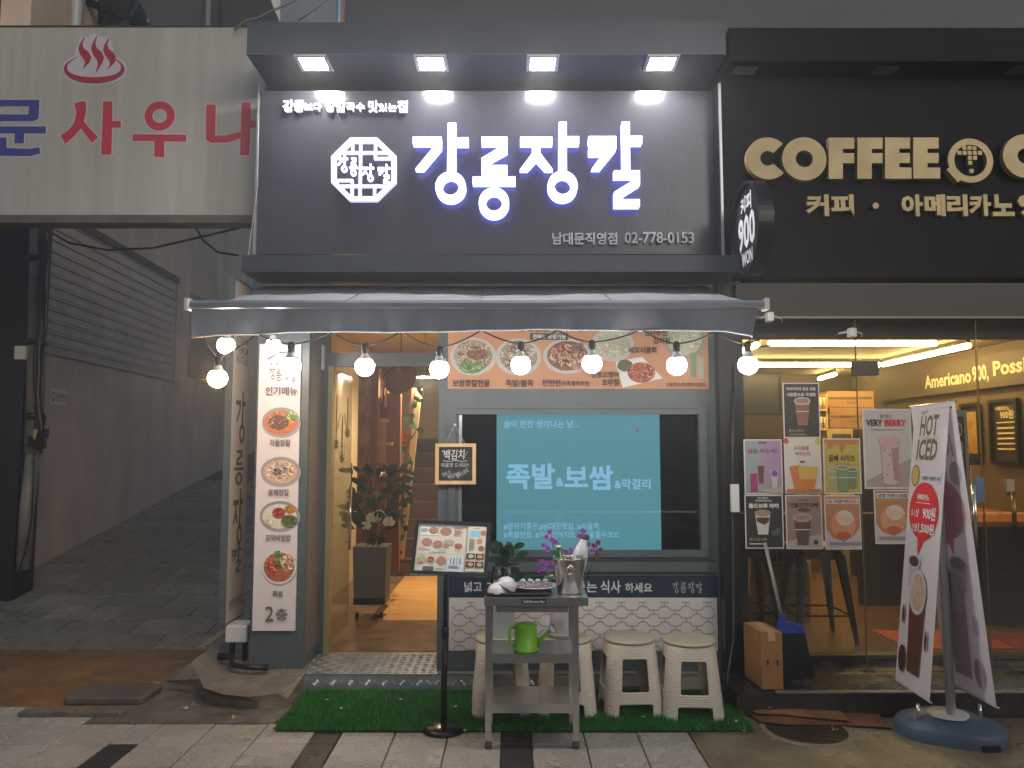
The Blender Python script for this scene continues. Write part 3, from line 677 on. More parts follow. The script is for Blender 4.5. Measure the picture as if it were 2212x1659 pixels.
els += mdish(bx - 1, 1017, 42, 30, f2, mRg) + [e_(bx - 4, 1015, 18, 12, food('print_seaweed', ['3f4743', '8f938a', 'c8c6bb'], 70))]
els += mdish(bx - 3, 1113, 42, 31, f3a, mRg) + [e_(bx - 5, 1108, 14, 12, food('print_cockle', ['8c3b34', 'a3544a', '6f2c28'], 60)), e_(bx + 20, 1100, 13, 9, food('print_peppers', ['c9a03a', 'b8512e', '6f8a3a'], 60)), e_(bx + 18, 1126, 18, 14, food('print_spring_greens', ['3d4a34', '6a7a48', '2c3430'], 60))]
els += mdish(bx - 4, 1222, 37, 37, f4, mRw) + [('p', [mo(bx - 14, 1190), mo(bx - 2, 1188), mo(bx + 2, 1222), mo(bx - 10, 1224)], fGreen), e_(bx + 14, 1215, 14, 18, food('print_pork_fan', ['b98a6a', 'd5b59a', '8f5a40'], 50))]
def mt(t, u0, v0, u1, v1, b=.02): x0, y0 = mo(u0, v0); x1, y1 = mo(u1, v1); return ('t', t, x0, y0, x1, y1, mMT, b)
els += scraps(mo, bx, 911, 32, 22, ['d98a50', 'e0b48a', '8f3a20', '6b4a3c'], 46, 1) + scraps(mo, bx + 22, 899, 14, 9, ['8fb860', '4a7a30', 'c5d89a'], 14, 2, 8, 2)
els += scraps(mo, bx - 1, 1018, 32, 22, ['ece4d2', 'd8c8a8', 'b8552f', 'f0ece0'], 60, 3, 10, 3) + scraps(mo, bx - 4, 1015, 18, 12, ['39423c', '6a7064', '252c28'], 22, 4, 7, 2)
els += scraps(mo, bx - 5, 1108, 13, 12, ['b8433a', '8a2a2a', 'd06a5a'], 18, 5, 6, 3) + scraps(mo, bx + 18, 1126, 17, 13, ['6f8a4a', '2f3a2c', '8fa86a'], 24, 6, 8, 2) + scraps(mo, bx - 24, 1125, 14, 14, ['f0ece2', 'd8d2c0'], 22, 7, 5, 2.5) + scraps(mo, bx + 20, 1100, 12, 8, ['d8a838', 'c8602f', '5f8a3a'], 16, 8, 6, 2)
els += scraps(mo, bx - 20, 1220, 15, 26, ['c8552f', 'e08a5a', '8f2e18'], 40, 9, 9, 3) + scraps(mo, bx + 14, 1216, 17, 22, ['dcb090', 'f0d8c0', '9a6448'], 34, 10, 10, 4) + scraps(mo, bx - 4, 1205, 8, 20, ['5f8f3a', '9ac070', '2f5a20'], 20, 12, 10, 2)
els += [mt('인기메뉴', 577, 836, 645, 855), mt('차돌장칼', 586, 949, 630, 964), mt('로제장칼', 583, 1056, 627, 1071), mt('꼬막비빔밥', 577, 1153, 631, 1168), mt('족발', 592, 1274, 615, 1287), mt('2', 577, 1307, 594, 1340, .01), mt('층', 599, 1312, 624, 1338)]
mbd = printed('menu_board', 'tall pinkish-white menu board with four dish pictures on the pillar', 'menu board', Fr((ax0, YF - .02, az0)), Wm, Hm, mWhiteSheet, els, thick=.018)
mb = MB()
for i, c in enumerate('강릉장칼'):
    q = P(583 + i * 15, 825 - (i % 2 == 0) * 4, YF); put_logo(mb, c, q.x, q.z, q.x + .036, q.z + .085, FRONT(YF - .02), .0005, .001)
for u_ in (589, 600, 611, 622, 633): q = P(u_, 787, YF); mb.ring(q.x, q.z, .006, .0001, FRONT(YF - .02), .0005, .001, 10)
q = [P(u_, v_, YF - .021) for u_, v_ in ((578, 776), (592, 768), (600, 761), (624, 761), (634, 768), (648, 776))]
mb.tube(q, .004, 6); mb.build('lettering', mMT, mbd)

# ------------------------------------------------------------------ blade light box left of the pillar
bs = thing('blade_light_box', 'tall narrow vertical sign box with noodle shop lettering beside the menu pillar', 'sign', (-1.82, 5.16, .33))
X = -1.822; zb = P(500, 1351, 5.0).z
MB().box(X - .045, X - .002, 5.0, 5.33, zb, 2.62).build('casing', M('sign_box_aluminium', '7f8a8c', .35, .6), bs)
MB().box(X - .045, X, 4.992, 4.9995, zb, 2.62).build('edge_trim', mFrame, bs)
MB().box(X - .0019, X, 5.005, 5.325, zb + .01, 2.6).build('face', M('warm_white_face', 'bfb3a8', .5), bs)
SFr = Fr((X, 0, 0), (0, 1, 0), (0, 0, 1)); mb = MB()
def pz(v, Y): return P(520, v, Y).z
for c, (v0, v1) in zip('강릉장칼', ((846, 958), (972, 1048), (1056, 1180), (1175, 1238))): put_logo(mb, c, 5.07, pz(v1, 5.16), 5.25, pz(v0, 5.16), SFr, .0003, .001)
for t, v0, v1 in (('KOREAN', 728, 745), ('PREMIUM', 748, 766), ('NOODLE', 768, 787)): put_text(mb, t, 5.05, pz(v1, 5.16), 5.27, pz(v0, 5.16), SFr, .001, None, .005)
put_text(mb, '남대문직영점', 5.05, pz(1310, 5.16), 5.28, pz(1290, 5.16), SFr, .001)
mb.build('lettering', M('sign_dark_print', '4c4644', .6), bs)
tb = thing('utility_box', 'small white plastic box below the blade sign', 'box', (-1.8, 5.1, .15))
ub0, ub1 = P(485, 1370, 5.02).x, P(533, 1370, 5.02).x; ubz = P(500, 1389, 5.02).z
MB().rbox(ub0, ub1, 5.02, 5.2, ubz, zb - .008, .014).build('casing', mWhiteP, tb)
for x in (ub0 + .02, ub1 - .04): MB().box(x, x + .025, 5.06, 5.09, .12, ubz - .0005).build('foot', mBlack, tb)
mb = MB(); hz_ = .178
mb.tube([(ub0 - .02, 5.0, hz_), (ub0 + .06, 4.97, hz_ + .004), (-1.72, 4.86, .165), (-1.62, 4.84, .155), (-1.5, 4.85, .15)], [.026, .02, .017, .017, .02])
tag(mb.build('drain_hose', mBlack), 'black rubber hose lying on the concrete by the pillar foot', 'hose')

# ------------------------------------------------------------------ signboard, ledge, canopy
YB, YL = 4.85, 4.55
zb0, zb1 = P(1000, 549, YB).z, 3.80
bx0, bx1 = P(558, 350, YB).x, P(1549, 350, YB).x
sb = thing('restaurant_signboard', 'dark brown fascia board with glowing white hangul channel letters and octagonal badge', 'signboard', (0, YB, zb0))
MB().box(bx0, bx1, YB, YB + .1, zb0, zb1 + .02).build('panel', mBoard, sb)
mb = MB(); mb.box(bx1 + .001, bx1 + .012, YB - .02, YB + .05, zb0, zb1); mb.box(bx0 - .012, bx0 - .001, YB - .02, YB + .05, zb0, zb1); mb.build('edge_strip', mSteelFr, sb)
def q2(x, y): return 548.6 + x / 3, y / 3
def lx(x, y):
    u, v = q2(x, y); p = P(u, v, YB - .08); return p.x, p.z
FB = FRONT(YB)
for ch_ in '강릉장칼':
    a_, b_, t_, d_ = LG_W[ch_]; x0_, z1_ = lx(a_, t_); x1_, z0_ = lx(b_, d_)
    mb = MB(); put_logo(mb, ch_, x0_, z0_, x1_, z1_, FB, .045, .085); mb.build('channel_letter', mWhiteLED, sb)
    mb = MB(); put_logo(mb, ch_, x0_, z0_, x1_, z1_, FB, .02, .0445); mb.build('letter_back', M('letter_side', '9a9aa8', .4, emis=7, ecol='6a74ff'), sb)
# badge
mb = MB()
oc = [lx(x, y) for x, y in ((622, 888), (797, 888), (920, 1005), (920, 1180), (797, 1300), (618, 1300), (498, 1180), (498, 1010))]
cx, cz = sum(p[0] for p in oc) / 8, sum(p[1] for p in oc) / 8
def octo(mb, so_, si_):
    for i in range(8):
        p, q = oc[i], oc[(i + 1) % 8]; f = lambda p_, s_: (cx + (p_[0] - cx) * s_, cz + (p_[1] - cz) * s_)
        mb.prism([f(p, so_), f(q, so_), f(q, si_), f(p, si_)], FB, .04, .075)
octo(mb, 1, .95); octo(mb, .93, .85)
def bb(x0, y0, x1, y1): a_ = lx(x0, y0); b_ = lx(x1, y1); mb.prism([(a_[0], a_[1]), (b_[0], a_[1]), (b_[0], b_[1]), (a_[0], b_[1])], FB, .041, .074)
for q in ((630, 925, 644, 980), (680, 925, 694, 1105), (776, 925, 792, 1028), (555, 976, 865, 990), (795, 1014, 890, 1028), (525, 1156, 640, 1170), (560, 1192, 870, 1208), (624, 1170, 640, 1265), (676, 1110, 692, 1275), (770, 1192, 786, 1268)): bb(*q)
mb.build('badge', M('badge_led', 'b8b8c8', .5, emis=.75, ecol='dcd8ff'), sb)
for ch_, (x0_, y0_, x1_, y1_) in zip('강릉장칼', ((530, 995, 612, 1118), (612, 1016, 676, 1142), (694, 1056, 780, 1178), (796, 1058, 886, 1188))):
    mb = MB(); a_ = lx(x0_, y1_); b_ = lx(x1_, y0_); put_logo(mb, ch_, a_[0] + .004, a_[1] + .004, b_[0] - .004, b_[1] - .004, FB, .06, .082); mb.build('badge_letter', mWhiteLED, sb)
mb = MB(); FBt = FRONT(YB)
def bt(mb, t, u0, v0, u1, v1, z0=.01, z1=.03, b=.03): q = R(u0, v0, u1, v1, YB - .02); put_text(mb, t, q[0], q[2], q[1], q[3], FBt, z0, z1, b)
bt(mb, '강릉', 612, 217, 657, 243, b=.012); bt(mb, '보다', 658, 223, 694, 240, b=.005); bt(mb, '장칼', 703, 217, 747, 243, b=.012); bt(mb, '국수', 748, 223, 788, 241, b=.005); bt(mb, '맛', 796, 218, 817, 243, b=.012); bt(mb, '있는', 818, 224, 857, 241, b=.005); bt(mb, '집', 859, 218, 880, 243, b=.012)
mb.build('tagline_lettering', M('lit_white_letter', 'e8e8ea', .4, emis=.5, ecol='f4f0ff'), sb)
mb = MB(); bt(mb, '남대문직영점', 1193, 503, 1333, 529, b=.015); bt(mb, '02-778-0153', 1349, 502, 1499, 526, b=.01); mb.build('phone_lettering', mWhiteAcr, sb)
# wires up the sides
mb = MB(); mb.tube([P(559, 180, YB - .03), P(556, 400, YB - .03), P(535, 560, YB - .03), P(530, 600, 4.8)], .004, 6)
tag(mb.build('loose_wire', M('grey_wire', '777a7c', .5)), 'thin grey wire hanging down the left edge of the signboard', 'wire')
ledge = thing('sign_ledge', 'charcoal box ledge under the illuminated signboard', 'ledge', (0, YL, 2.5))
lx0, lx1 = P(522, 570, YL).x, P(1600, 570, YL).x
lz1, lz0 = P(1000, 551, YL).z, P(1000, 587, YL).z
MB().box(lx0, lx1, YL, 5.0, lz0, lz1).build('box', mCan, ledge)
can = thing('sign_canopy', 'charcoal canopy over the illuminated signboard with recessed floodlights', 'canopy', (0, YL, 3.82))
cx0, cx1 = P(533, 100, YL).x, P(1568, 100, YL).x
cz0, cz1 = P(1000, 118, YL).z, P(1000, 48, YL).z
MB().box(cx0, cx1, YL, 5.6, cz0, cz1).build('box', mCan, can)
MB().box(cx0 + .01, cx1 - .01, YL - .004, YL - .0005, cz0, cz0 + .006).build('drip_edge', M('canopy_edge', '565c64', .5), can)
for u, wd in ((678, 'leftmost of the four over the signboard'), (932, 'second from the left over the signboard'), (1172, 'third from the left over the signboard'), (1428, 'rightmost of the four over the signboard')):
    c = P(u, 138, YL + .115); c.z = cz0
    y = YL + .125; x = (u - 1106) / FPX * y * 1.01
    # find x so the lamp sits where the photo shows it
    gp_ = G(u, 138, cz0 - .01); x, y = gp_.x, gp_.y
    t = thing('floodlight', 'lit square floodlight with white frame, ' + wd, 'floodlight', (x, y, cz0), 'floodlights over the signboard')
    mb = MB(); s = .1; mb.box(x - s, x + s, y - s, y - s * .76, cz0 - .012, cz0 - .0005); mb.box(x - s, x + s, y + s * .76, y + s, cz0 - .012, cz0 - .0005); mb.box(x - s, x - s * .76, y - s * .76, y + s * .76, cz0 - .012, cz0 - .0005); mb.box(x + s * .76, x + s, y - s * .76, y + s * .76, cz0 - .012, cz0 - .0005)
    ffr = mb.build('frame', M('floodlight_frame', 'c8c8cc', .4), t)
    MB().box(x - s * .74, x + s * .74, y - s * .74, y + s * .74, cz0 - .009, cz0 - .001).build('led_panel', mFlood, ffr)

# ------------------------------------------------------------------ awning
aw = thing('awning', 'grey retractable fabric awning with pale front bar and hanging valance', 'awning', (0, 4.3, 2.3))
YA = 3.85; axl, axr = P(413, 657, YA).x, P(1648, 655, YA).x
zbar = P(1000, 658, YA).z; zback = P(1000, 622, 4.9).z
vs = []; nx, ny = 48, 8
for j in range(ny + 1):
    t = j / ny; yy = YA + .03 + t * (4.89 - YA - .03)
    for i in range(nx + 1):
        s = i / nx; x = axl + .02 + s * (axr - axl - .04) * 1
        zz = zbar + .012 + t * (zback - zbar) - .022 * sin(pi * t) - (.007 * sin(s * 11 + t * 3) + .003 * sin(s * 47 + t * 5)) * sin(pi * t)
        vs.append((x, yy, zz))
n0 = len(vs); vs += [(x, y, z - .003) for x, y, z in vs]
fs = [(j * (nx + 1) + i, j * (nx + 1) + i + 1, (j + 1) * (nx + 1) + i + 1, (j + 1) * (nx + 1) + i) for j in range(ny) for i in range(nx)]
fs += [tuple(n0 + q for q in f[::-1]) for f in fs]
MB().add(vs, fs, True).build('fabric', mAwn, aw)
mb = MB(); mb.prism([(-.02, -.018), (.03, -.022), (.035, .004), (.02, .022), (-.012, .02), (-.024, .004)], Fr((axl, YA, zbar), (0, 1, 0), (0, 0, 1)), 0, axr - axl); fbar = mb.build('front_bar', mAwnBar, aw)
for x in (axl - .014, axr + .014): MB().rbox(x - .012, x + .012, YA - .03, YA + .04, zbar - .03, zbar + .03, .006).build('end_cap', mWhiteP, fbar)
# valance, slightly rippled
def vz(x): return P(1106, 1, 1).z
vt = zbar - .022; vs = []; nx = 90
pts = [(412, 728), (470, 722), (700, 717), (960, 714), (1200, 712), (1400, 712), (1560, 716), (1630, 726)]
def vbot(u):
    for (a0, b0), (a1, b1) in zip(pts, pts[1:]):
        if u <= a1: return b0 + (b1 - b0) * (u - a0) / (a1 - a0)
    return pts[-1][1]
u0_, u1_ = 414, 1634
for r in range(5):
    for i in range(nx + 1):
        s = i / nx; u = u0_ + s * (u1_ - u0_); zb_ = P(u, vbot(u), YA).z; x = axl + .005 + s * (axr - axl - .03) - (.03 * r / 4 if i == nx else 0)
        z = vt + (zb_ - vt) * r / 4; y = YA - .004 + (.022 * sin(s * 19 + .6 * sin(s * 7)) + .008 * sin(s * 57 + 1) + .004 * sin(s * 133)) * (r / 4)
        vs.append((x, y, z))
n0 = len(vs); vs += [(x, y + .004, z) for x, y, z in vs]
fs = [(r * (nx + 1) + i, (r + 1) * (nx + 1) + i, (r + 1) * (nx + 1) + i + 1, r * (nx + 1) + i + 1) for r in range(4) for i in range(nx)]
fs += [tuple(n0 + q for q in f[::-1]) for f in fs]
MB().add(vs, fs, True).build('valance', M('valance_fabric', '6c717d', .7, 0, (4, .08), (200, .05), stain=(4, .22, (2.5, 1, .5))), aw)
mb = MB(); mb.tube([Vector(v) + Vector((0, .0, -.002)) for v in vs[4 * (nx + 1):5 * (nx + 1)]], .0045, 6); mb.build('hem', M('hem_white', 'a9adb4', .6), aw)
for k_ in range(1, 4):
    x = axl + (axr - axl) * k_ / 4
    MB().tube([(x, YA + .03 + t_ * (1.0), zbar + .0155 + t_ * (zback - zbar) - .022 * sin(pi * t_) - .007 * sin((k_ / 4) * 11 + t_ * 3) * sin(pi * t_)) for t_ in [i / 8 for i in range(9)]], .0022, 5).build('seam', M('seam_grey', '5d6068', .8), aw)
for x, s in ((axl + .55, -1), (axr - .55, 1)):
    mb = MB(); mb.bar((x, 4.86, 2.44), (x + s * .32, 4.4, 2.33), .03, .045); mb.bar((x + s * .32, 4.4, 2.33), (x, 3.9, 2.2), .026, .04); mb.build('folding_arm', M('arm_paint', '8d9096', .4, .5), aw)

# ------------------------------------------------------------------ string lights
def bulb(u, v, Y, warm, label, r=.049, sock=True):
    c = P(u, v, Y); t = thing('string_light_bulb', label, 'light bulb', c, 'globe bulbs on the string lights')
    prof = []; 
    for i in range(13):
        a = pi * i / 16; prof.append((r * sin(a), -r * cos(a)))
    MB().lathe(prof, c, 20).build('globe', mBulbY if warm else mBulbW, t)
    zt = -r * cos(pi * 12 / 16); rt = r * sin(pi * 12 / 16)
    col_ = MB().lathe([(rt + .001, zt), (rt * .8, zt + .008), (.018, zt + .026), (.016, zt + .034), (.0001, zt + .034)], c, 20).build('collar', M('bulb_collar', 'b5b2ad', .4), t)
    MB().lathe([(.017, zt + .032), (.018, zt + .036), (.018, zt + .075), (.010, zt + .085), (.0001, zt + .086)], c, 14).build('socket', mBlack, col_)
    return c + Vector((0, 0, zt + .085))
B = [(470, 817, 3.95, 1, 'orange-glowing globe bulb hanging lowest at the left end of the awning'),
     (628, 791, 3.75, 0, 'globe bulb hanging in front of the tall menu board'),
     (788, 792, 3.9, 0, 'globe bulb hanging in front of the door transom'),
     (949, 797, 3.92, 0, 'globe bulb hanging at the right edge of the doorway'),
     (1125, 788, 3.88, 0, 'globe bulb in front of the second dish on the orange banner'),
     (1279, 785, 3.88, 0, 'globe bulb in front of the middle of the orange banner'),
     (1462, 789, 3.8, 0, 'globe bulb in front of the right end of the orange banner'),
     (1616, 788, 3.9, 0, 'globe bulb at the right end beside the cafe glass')]
tops = [bulb(*b) for b in B]
t1 = bulb(488, 746, 4.25, 0, 'globe bulb half hidden by the valance at the left end', .047); t2 = bulb(591, 747, 4.5, 0, 'small-looking globe bulb further back above the menu board', .044)
hooks = [(440, 728, 3.87), (556, 720, 3.87), (715, 717, 3.87), (868, 715, 3.87), (1040, 713, 3.87), (1205, 713, 3.87), (1385, 712, 3.87), (1545, 717, 3.87), (1665, 745, 4.1)]
def sag(a, b, s, n=10):
    a = Vector(a); b = Vector(b); return [a.lerp(b, i / n) - Vector((0, 0, s * 4 * (i / n) * (1 - i / n))) for i in range(n + 1)]
hk = [P(*h_) for h_ in hooks]; path = []
for i, tp in enumerate(tops):
    path += sag(hk[i], tp + Vector((0, 0, -.012)), .012)[:-1] + sag(tp + Vector((0, 0, -.012)), hk[i + 1], .012)
cab = thing('string_light_cable', 'black cable of the string lights looping under the awning', 'cable', (0, 3.87, 2.1))
MB().tube(path, .0042, 6).build('front_run', mBlack, cab)
p2 = sag((axl + .1, 4.2, 2.2), t1, .01) + sag(t1, (-1.3, 4.5, 2.25), .05)[1:] + sag((-1.3, 4.5, 2.25), t2, .01)[1:] + sag(t2, (-.9, 4.8, 2.4), .05)[1:]
MB().tube(p2, .004, 6).build('rear_run', mBlack, cab)

# ------------------------------------------------------------------ sauna sign and alley
YG = 5.05
sa = thing('sauna_sign', 'long cream sign with red and blue hangul and a red hot-spring mark over the alley', 'sign', (-2.6, YG, 2.9))
a = R(-900, 62, 562, 465, YG); z1l = a[3]
MB().box(a[0], a[1] + .01, YG, YG + .12, a[2], a[3] + .01).build('face_panel', M('cream_sign_face', 'a2a3a1', .55, 0, (2.2, .07, (6, 1, .3)), (3, .03), stain=(1.3, .2, (5, 1, .25))), sa)
MB().box(a[0], a[1] + .01, YG - .01, YG + .13, P(1, 482, YG).z, a[2] - .001).build('bottom_trim', M('rusty_trim', '5c5651', .5, .3, (6, .25)), sa)
MB().box(a[0], a[1] + .01, YG - .008, YG + .13, a[3] + .011, a[3] + .02).build('top_trim', M('dark_trim', '3a3836', .6), sa)
mRS = M('faded_red_letter', 'a82c3a', .5); mBS = M('faded_blue_letter', '333a80', .5); mHalo = M('pale_letter_edge', 'b0aab5', .5)
def q1(x, y): return x / 3, y / 3
def sp_(x, y): u, v = q1(x, y); p = P(u, v, YG); return p.x, p.z
FS = FRONT(YG)
def spoly(pls, m, rings=()):
    for hal in (1, 0):
        mb = MB()
        for pl in pls:
            pts_ = [sp_(x, y) for x, y in pl]
            if hal:
                cxx = sum(p[0] for p in pts_) / len(pts_)
                k_ = len(pts_); ar = sum(pts_[i][0] * pts_[(i + 1) % k_][1] - pts_[(i + 1) % k_][0] * pts_[i][1] for i in range(k_)); sg = 1 if ar > 0 else -1; o_ = []
                for i in range(k_):
                    p0 = Vector(pts_[i - 1]); p1 = Vector(pts_[i]); p2_ = Vector(pts_[(i + 1) % k_]); d0 = (p1 - p0).normalized(); d1 = (p2_ - p1).normalized()
                    nn = Vector((d0.y + d1.y, -d0.x - d1.x)) * sg; nn = nn / max(.6, (nn.length ** 2) / 2) if nn.length > .1 else nn; o_.append((p1.x + nn.x * .008, p1.y + nn.y * .008))
                pts_ = o_
            mb.prism(pts_, FS, .0008, .002 if hal else .004)
        for cx_, cy_, ro, ri in rings:
            c_ = sp_(cx_, cy_); s_ = .3333 / FPX * YG * 1.01; e = .008 if hal else 0; mb.ring(c_[0], c_[1], ro * s_ + e, max(.001, ri * s_ - e), FS, .0008, .002 if hal else .004, 40)
        mb.build('letter_edge' if hal else 'letter', mHalo if hal else m, sa)
spoly([[(484, 672), (535, 655), (560, 662), (558, 730), (545, 790), (600, 850), (638, 890), (598, 928), (560, 880), (527, 832), (480, 885), (425, 934), (394, 880), (450, 840), (486, 790), (496, 730)],
       [(670, 658), (730, 658), (730, 785), (784, 785), (784, 828), (728, 828), (723, 1002), (658, 1002)]], mRS)
spoly([[(862, 871), (1209, 874), (1209, 918), (1065, 916), (1065, 1018), (1002, 1018), (1002, 915), (859, 914)]], mRS, [(1036, 752, 100, 48)])
spoly([[(1338, 680), (1400, 680), (1395, 880), (1470, 878), (1559, 853), (1559, 895), (1470, 925), (1370, 926), (1335, 905)], [(1567, 668), (1626, 668), (1626, 785), (1690, 785), (1690, 830), (1624, 830), (1617, 1008), (1557, 1006)]], mRS)
spoly([[(-55, 648), (257, 648), (252, 770), (215, 787), (-50, 787), (-52, 742), (185, 742), (190, 690), (-50, 690)], [(-55, 690), (0, 690), (0, 787), (-55, 787)], [(-110, 820), (299, 820), (297, 866), (158, 866), (155, 930), (95, 930), (97, 866), (-110, 866)], [(-60, 892), (44, 892), (44, 960), (190, 965), (258, 955), (262, 995), (200, 1012), (-55, 1010)]], mBS)
def crescent(cx_, cy_, rx, ry, t, a0, a1, n=40):
    o_ = [(cx_ + rx * cos(radians(a0 + (a1 - a0) * i / n)), cy_ + ry * sin(radians(a0 + (a1 - a0) * i / n))) for i in range(n + 1)]
    i_ = [(cx_ + (rx - t * sin(pi * i / n) - 2) * cos(radians(a0 + (a1 - a0) * i / n)), cy_ + (ry - t * sin(pi * i / n) - 2) * sin(radians(a0 + (a1 - a0) * i / n)) - 3) for i in range(n + 1)]
    return o_ + i_[::-1]
cr = crescent(611, 450, 197, 92, 36, -56, 236)
def steam(x, y, s=1, h=205):
    pts_l = [(0, 0), (-28, 45), (-36, 80), (-22, 115), (2, 145), (8, 170), (-8, h - 2)]; pts_r = [(-8, h), (34, 165), (48, 130), (30, 95), (-2, 70), (-10, 45), (4, 2)]
    return [(x + a_, y + b_ * h / 205) for a_, b_ in pts_l + pts_r]
sts = [steam(545, 243), steam(628, 233, h=224), steam(706, 246)]
mb = MB()
pb = [sp_(x, y) for x, y in [(400, 440), (420, 395), (480, 362), (500, 300), (520, 240), (570, 240), (610, 215), (650, 240), (710, 235), (730, 300), (745, 362), (800, 390), (825, 440), (805, 500), (740, 535), (611, 553), (490, 537), (420, 500)]]
mb.prism(pb, FS, .0004, .0009); mb.build('mark_backing', mHalo, sa)
mb = MB(); kc = len(cr) // 2
for i in range(kc - 1): mb.prism([sp_(*cr[i]), sp_(*cr[i + 1]), sp_(*cr[2 * kc - 2 - i]), sp_(*cr[2 * kc - 1 - i])], FS, .0013, .003)
for s_ in sts:
    for i in range(6): mb.prism([sp_(*s_[i]), sp_(*s_[i + 1]), sp_(*s_[12 - i]), sp_(*s_[13 - i])], FS, .0013, .003)
mb.build('hot_spring_mark', M('mark_red', '8e2230', .5), sa)
# alley left wall with shutter
def wx(y): return -4.78 - .052 * (y - 7.47)
y0w, y1w = 7.3, 26
aw_ = structure(MB().add([(wx(y0w), y0w, -.1), (wx(y1w), y1w, -.1), (wx(y1w), y1w, 8), (wx(y0w), y0w, 8), (wx(y0w) - .3, y0w, -.1), (wx(y1w) - .3, y1w, -.1), (wx(y1w) - .3, y1w, 8), (wx(y0w) - .3, y0w, 8)],
    [(0, 1, 2, 3), (4, 7, 6, 5), (0, 3, 7, 4)]).build('alley_wall', mWall))
def onwall(u, v):
    d = ray(u, v); # intersect plane x = wx(y)
    t = (-4.78 + .052 * 7.47) / (d.x + .052 * d.y); return CAM + d * t
WF = Fr((wx(0), 0, 0), (-.052, 1, 0), (0, 0, 1))
pA = onwall(99, 462); pB = onwall(379, 612); pC = onwall(378, 820); pD = onwall(99, 765)
ys0, ys1 = pA.y, pB.y; zs_top = pB.z; zs_bot = pD.z + .0
shu = thing('roller_shutter', 'wide horizontally slatted shutter set in the alley wall', 'shutter', (wx(8.5), 8.5, 1.5))
n = 12; hs = (zs_top - zs_bot) / n
for i in range(n):
    zc = zs_bot + i * hs
    MB().prism([(ys0, zc + .01), (ys1, zc + .01), (ys1, zc + hs), (ys0, zc + hs)], WF, .004, .02).prism([(ys0, zc + hs * .82), (ys1, zc + hs * .82), (ys1, zc + hs), (ys0, zc + hs)], WF, .0201, .034).build('slat', mShut, shu)
MB().prism([(ys0, zs_top + .002), (ys1 + .03, zs_top + .002), (ys1 + .03, zs_top + .09), (ys0, zs_top + .09)], WF, .002, .05).build('lintel', M('shutter_lintel', '3a3432', .6), shu)
MB().prism([(ys1 + .001, zs_bot), (ys1 + .035, zs_bot), (ys1 + .035, zs_top), (ys1 + .001, zs_top)], WF, .002, .03).build('side_rail', mShut, shu)
pq = onwall(411, 632); MB().prism([(pq.y, pq.z - 1.3), (pq.y + 2.4, pq.z - 1.3), (pq.y + 2.4, pq.z), (pq.y, pq.z)], WF, .001, .03).build('wall_recess_panel', M('panel_plaster', '85786f', .7, 0, (2, .1)), aw_)
na, nb = onwall(105, 873), onwall(142, 841)
printed('no_smoking_notice', 'small white notice with red lettering stuck on the alley wall', 'notice', Fr((wx(min(na.y, nb.y)) + .012, min(na.y, nb.y), na.z), (-.052, 1, 0)), abs(nb.y - na.y), .17, mWhiteSheet,
        [('t', '금연구역', .36, .25, .95, .75, M('dull_red_print', '9a3a38', .6), .02), ('e', .18, .5, .12, .32, M('dull_red_print', '9a3a38')), ('e', .18, .5, .08, .2, mWhiteSheet)])
# black shop unit at far left, downpipe, cables
bk = thing('dark_panel_wall', 'black panel end wall of the neighbouring building at the left edge', 'wall', (-5, 6.7, 0))
xe = P(70, 900, 6.9).x
xe0 = P(27, 1250, 6.9).x
MB().add([(-9, 6.9, 0), (xe0, 6.9, 0), (P(72, 484, 6.9).x, 6.9, 3.6), (-9, 6.9, 3.6), (-9, 7.2, 0), (xe0, 7.2, 0), (P(72, 484, 6.9).x, 7.2, 3.6), (-9, 7.2, 3.6)], [(0, 1, 2, 3), (1, 5, 6, 2), (4, 7, 6, 5), (3, 2, 6, 7)]).build('panel', M('blue_black_panel', '10141c', .5), bk)
o = MB(); c = P(46, 762, 6.88); o.box(c.x - .05, c.x + .05, 6.86, 6.895, c.z - .06, c.z + .06); tag(o.build('switch_box', mWhiteP), 'small white switch box on the black end wall', 'switch box')
dp = thing('downpipe', 'grey weathered downpipe beside the black end wall', 'pipe', P(80, 900, 6.95))
MB().tube([P(84, 470, 6.95), P(80, 700, 6.95), P(72, 980, 6.95)], .075, 12).build('tube', M('weathered_pipe', '6a6662', .5, 0, (5, .3)), dp)
MB().tube([P(72, 981, 6.95), P(58, 1100, 6.95), P(50, 1230, 6.95)], .06, 12).build('lower_tube', MATS['weathered_pipe'], dp)
for v in (560, 740, 900): c = P(82 - (v - 560) * .02, v, 6.95); MB().lathe([(.08, -.03), (.09, -.02), (.09, .02), (.08, .03)], c, 12).build('bracket', mBlackM, dp)
cbn = thing('cable_bundle', 'tangled black cables and connectors hanging beside the downpipe', 'cables', P(92, 800, 6.88))
for k_ in range(7):
    pts_ = []
    for v in range(484, 965, 40): q = P(92 + random.uniform(-7, 7) + k_ - 3 - (v - 484) * .02, v, 6.85 - .01 * k_); pts_.append(q)
    MB().tube(pts_, random.uniform(.012, .025), 6).build('cable', mBlack, cbn)
q = [P(u, v, 6.85) for u, v in ((73, 980), (72, 1050), (68, 1120), (58, 1180), (40, 1235), (48, 1250))]; MB().tube(q, .008, 6).build('cable', mBlack, cbn)
for u, v in ((82, 940), (95, 938), (90, 960), (70, 955), (88, 910)): c = P(u, v, 6.83); MB().rbox(c.x - .03, c.x + .03, c.y - .03, c.y + .03, c.z - .04, c.z + .05, .008).build('connector', mBlackM if u != 82 else M('connector_beige', 'a08a6a', .5), cbn)
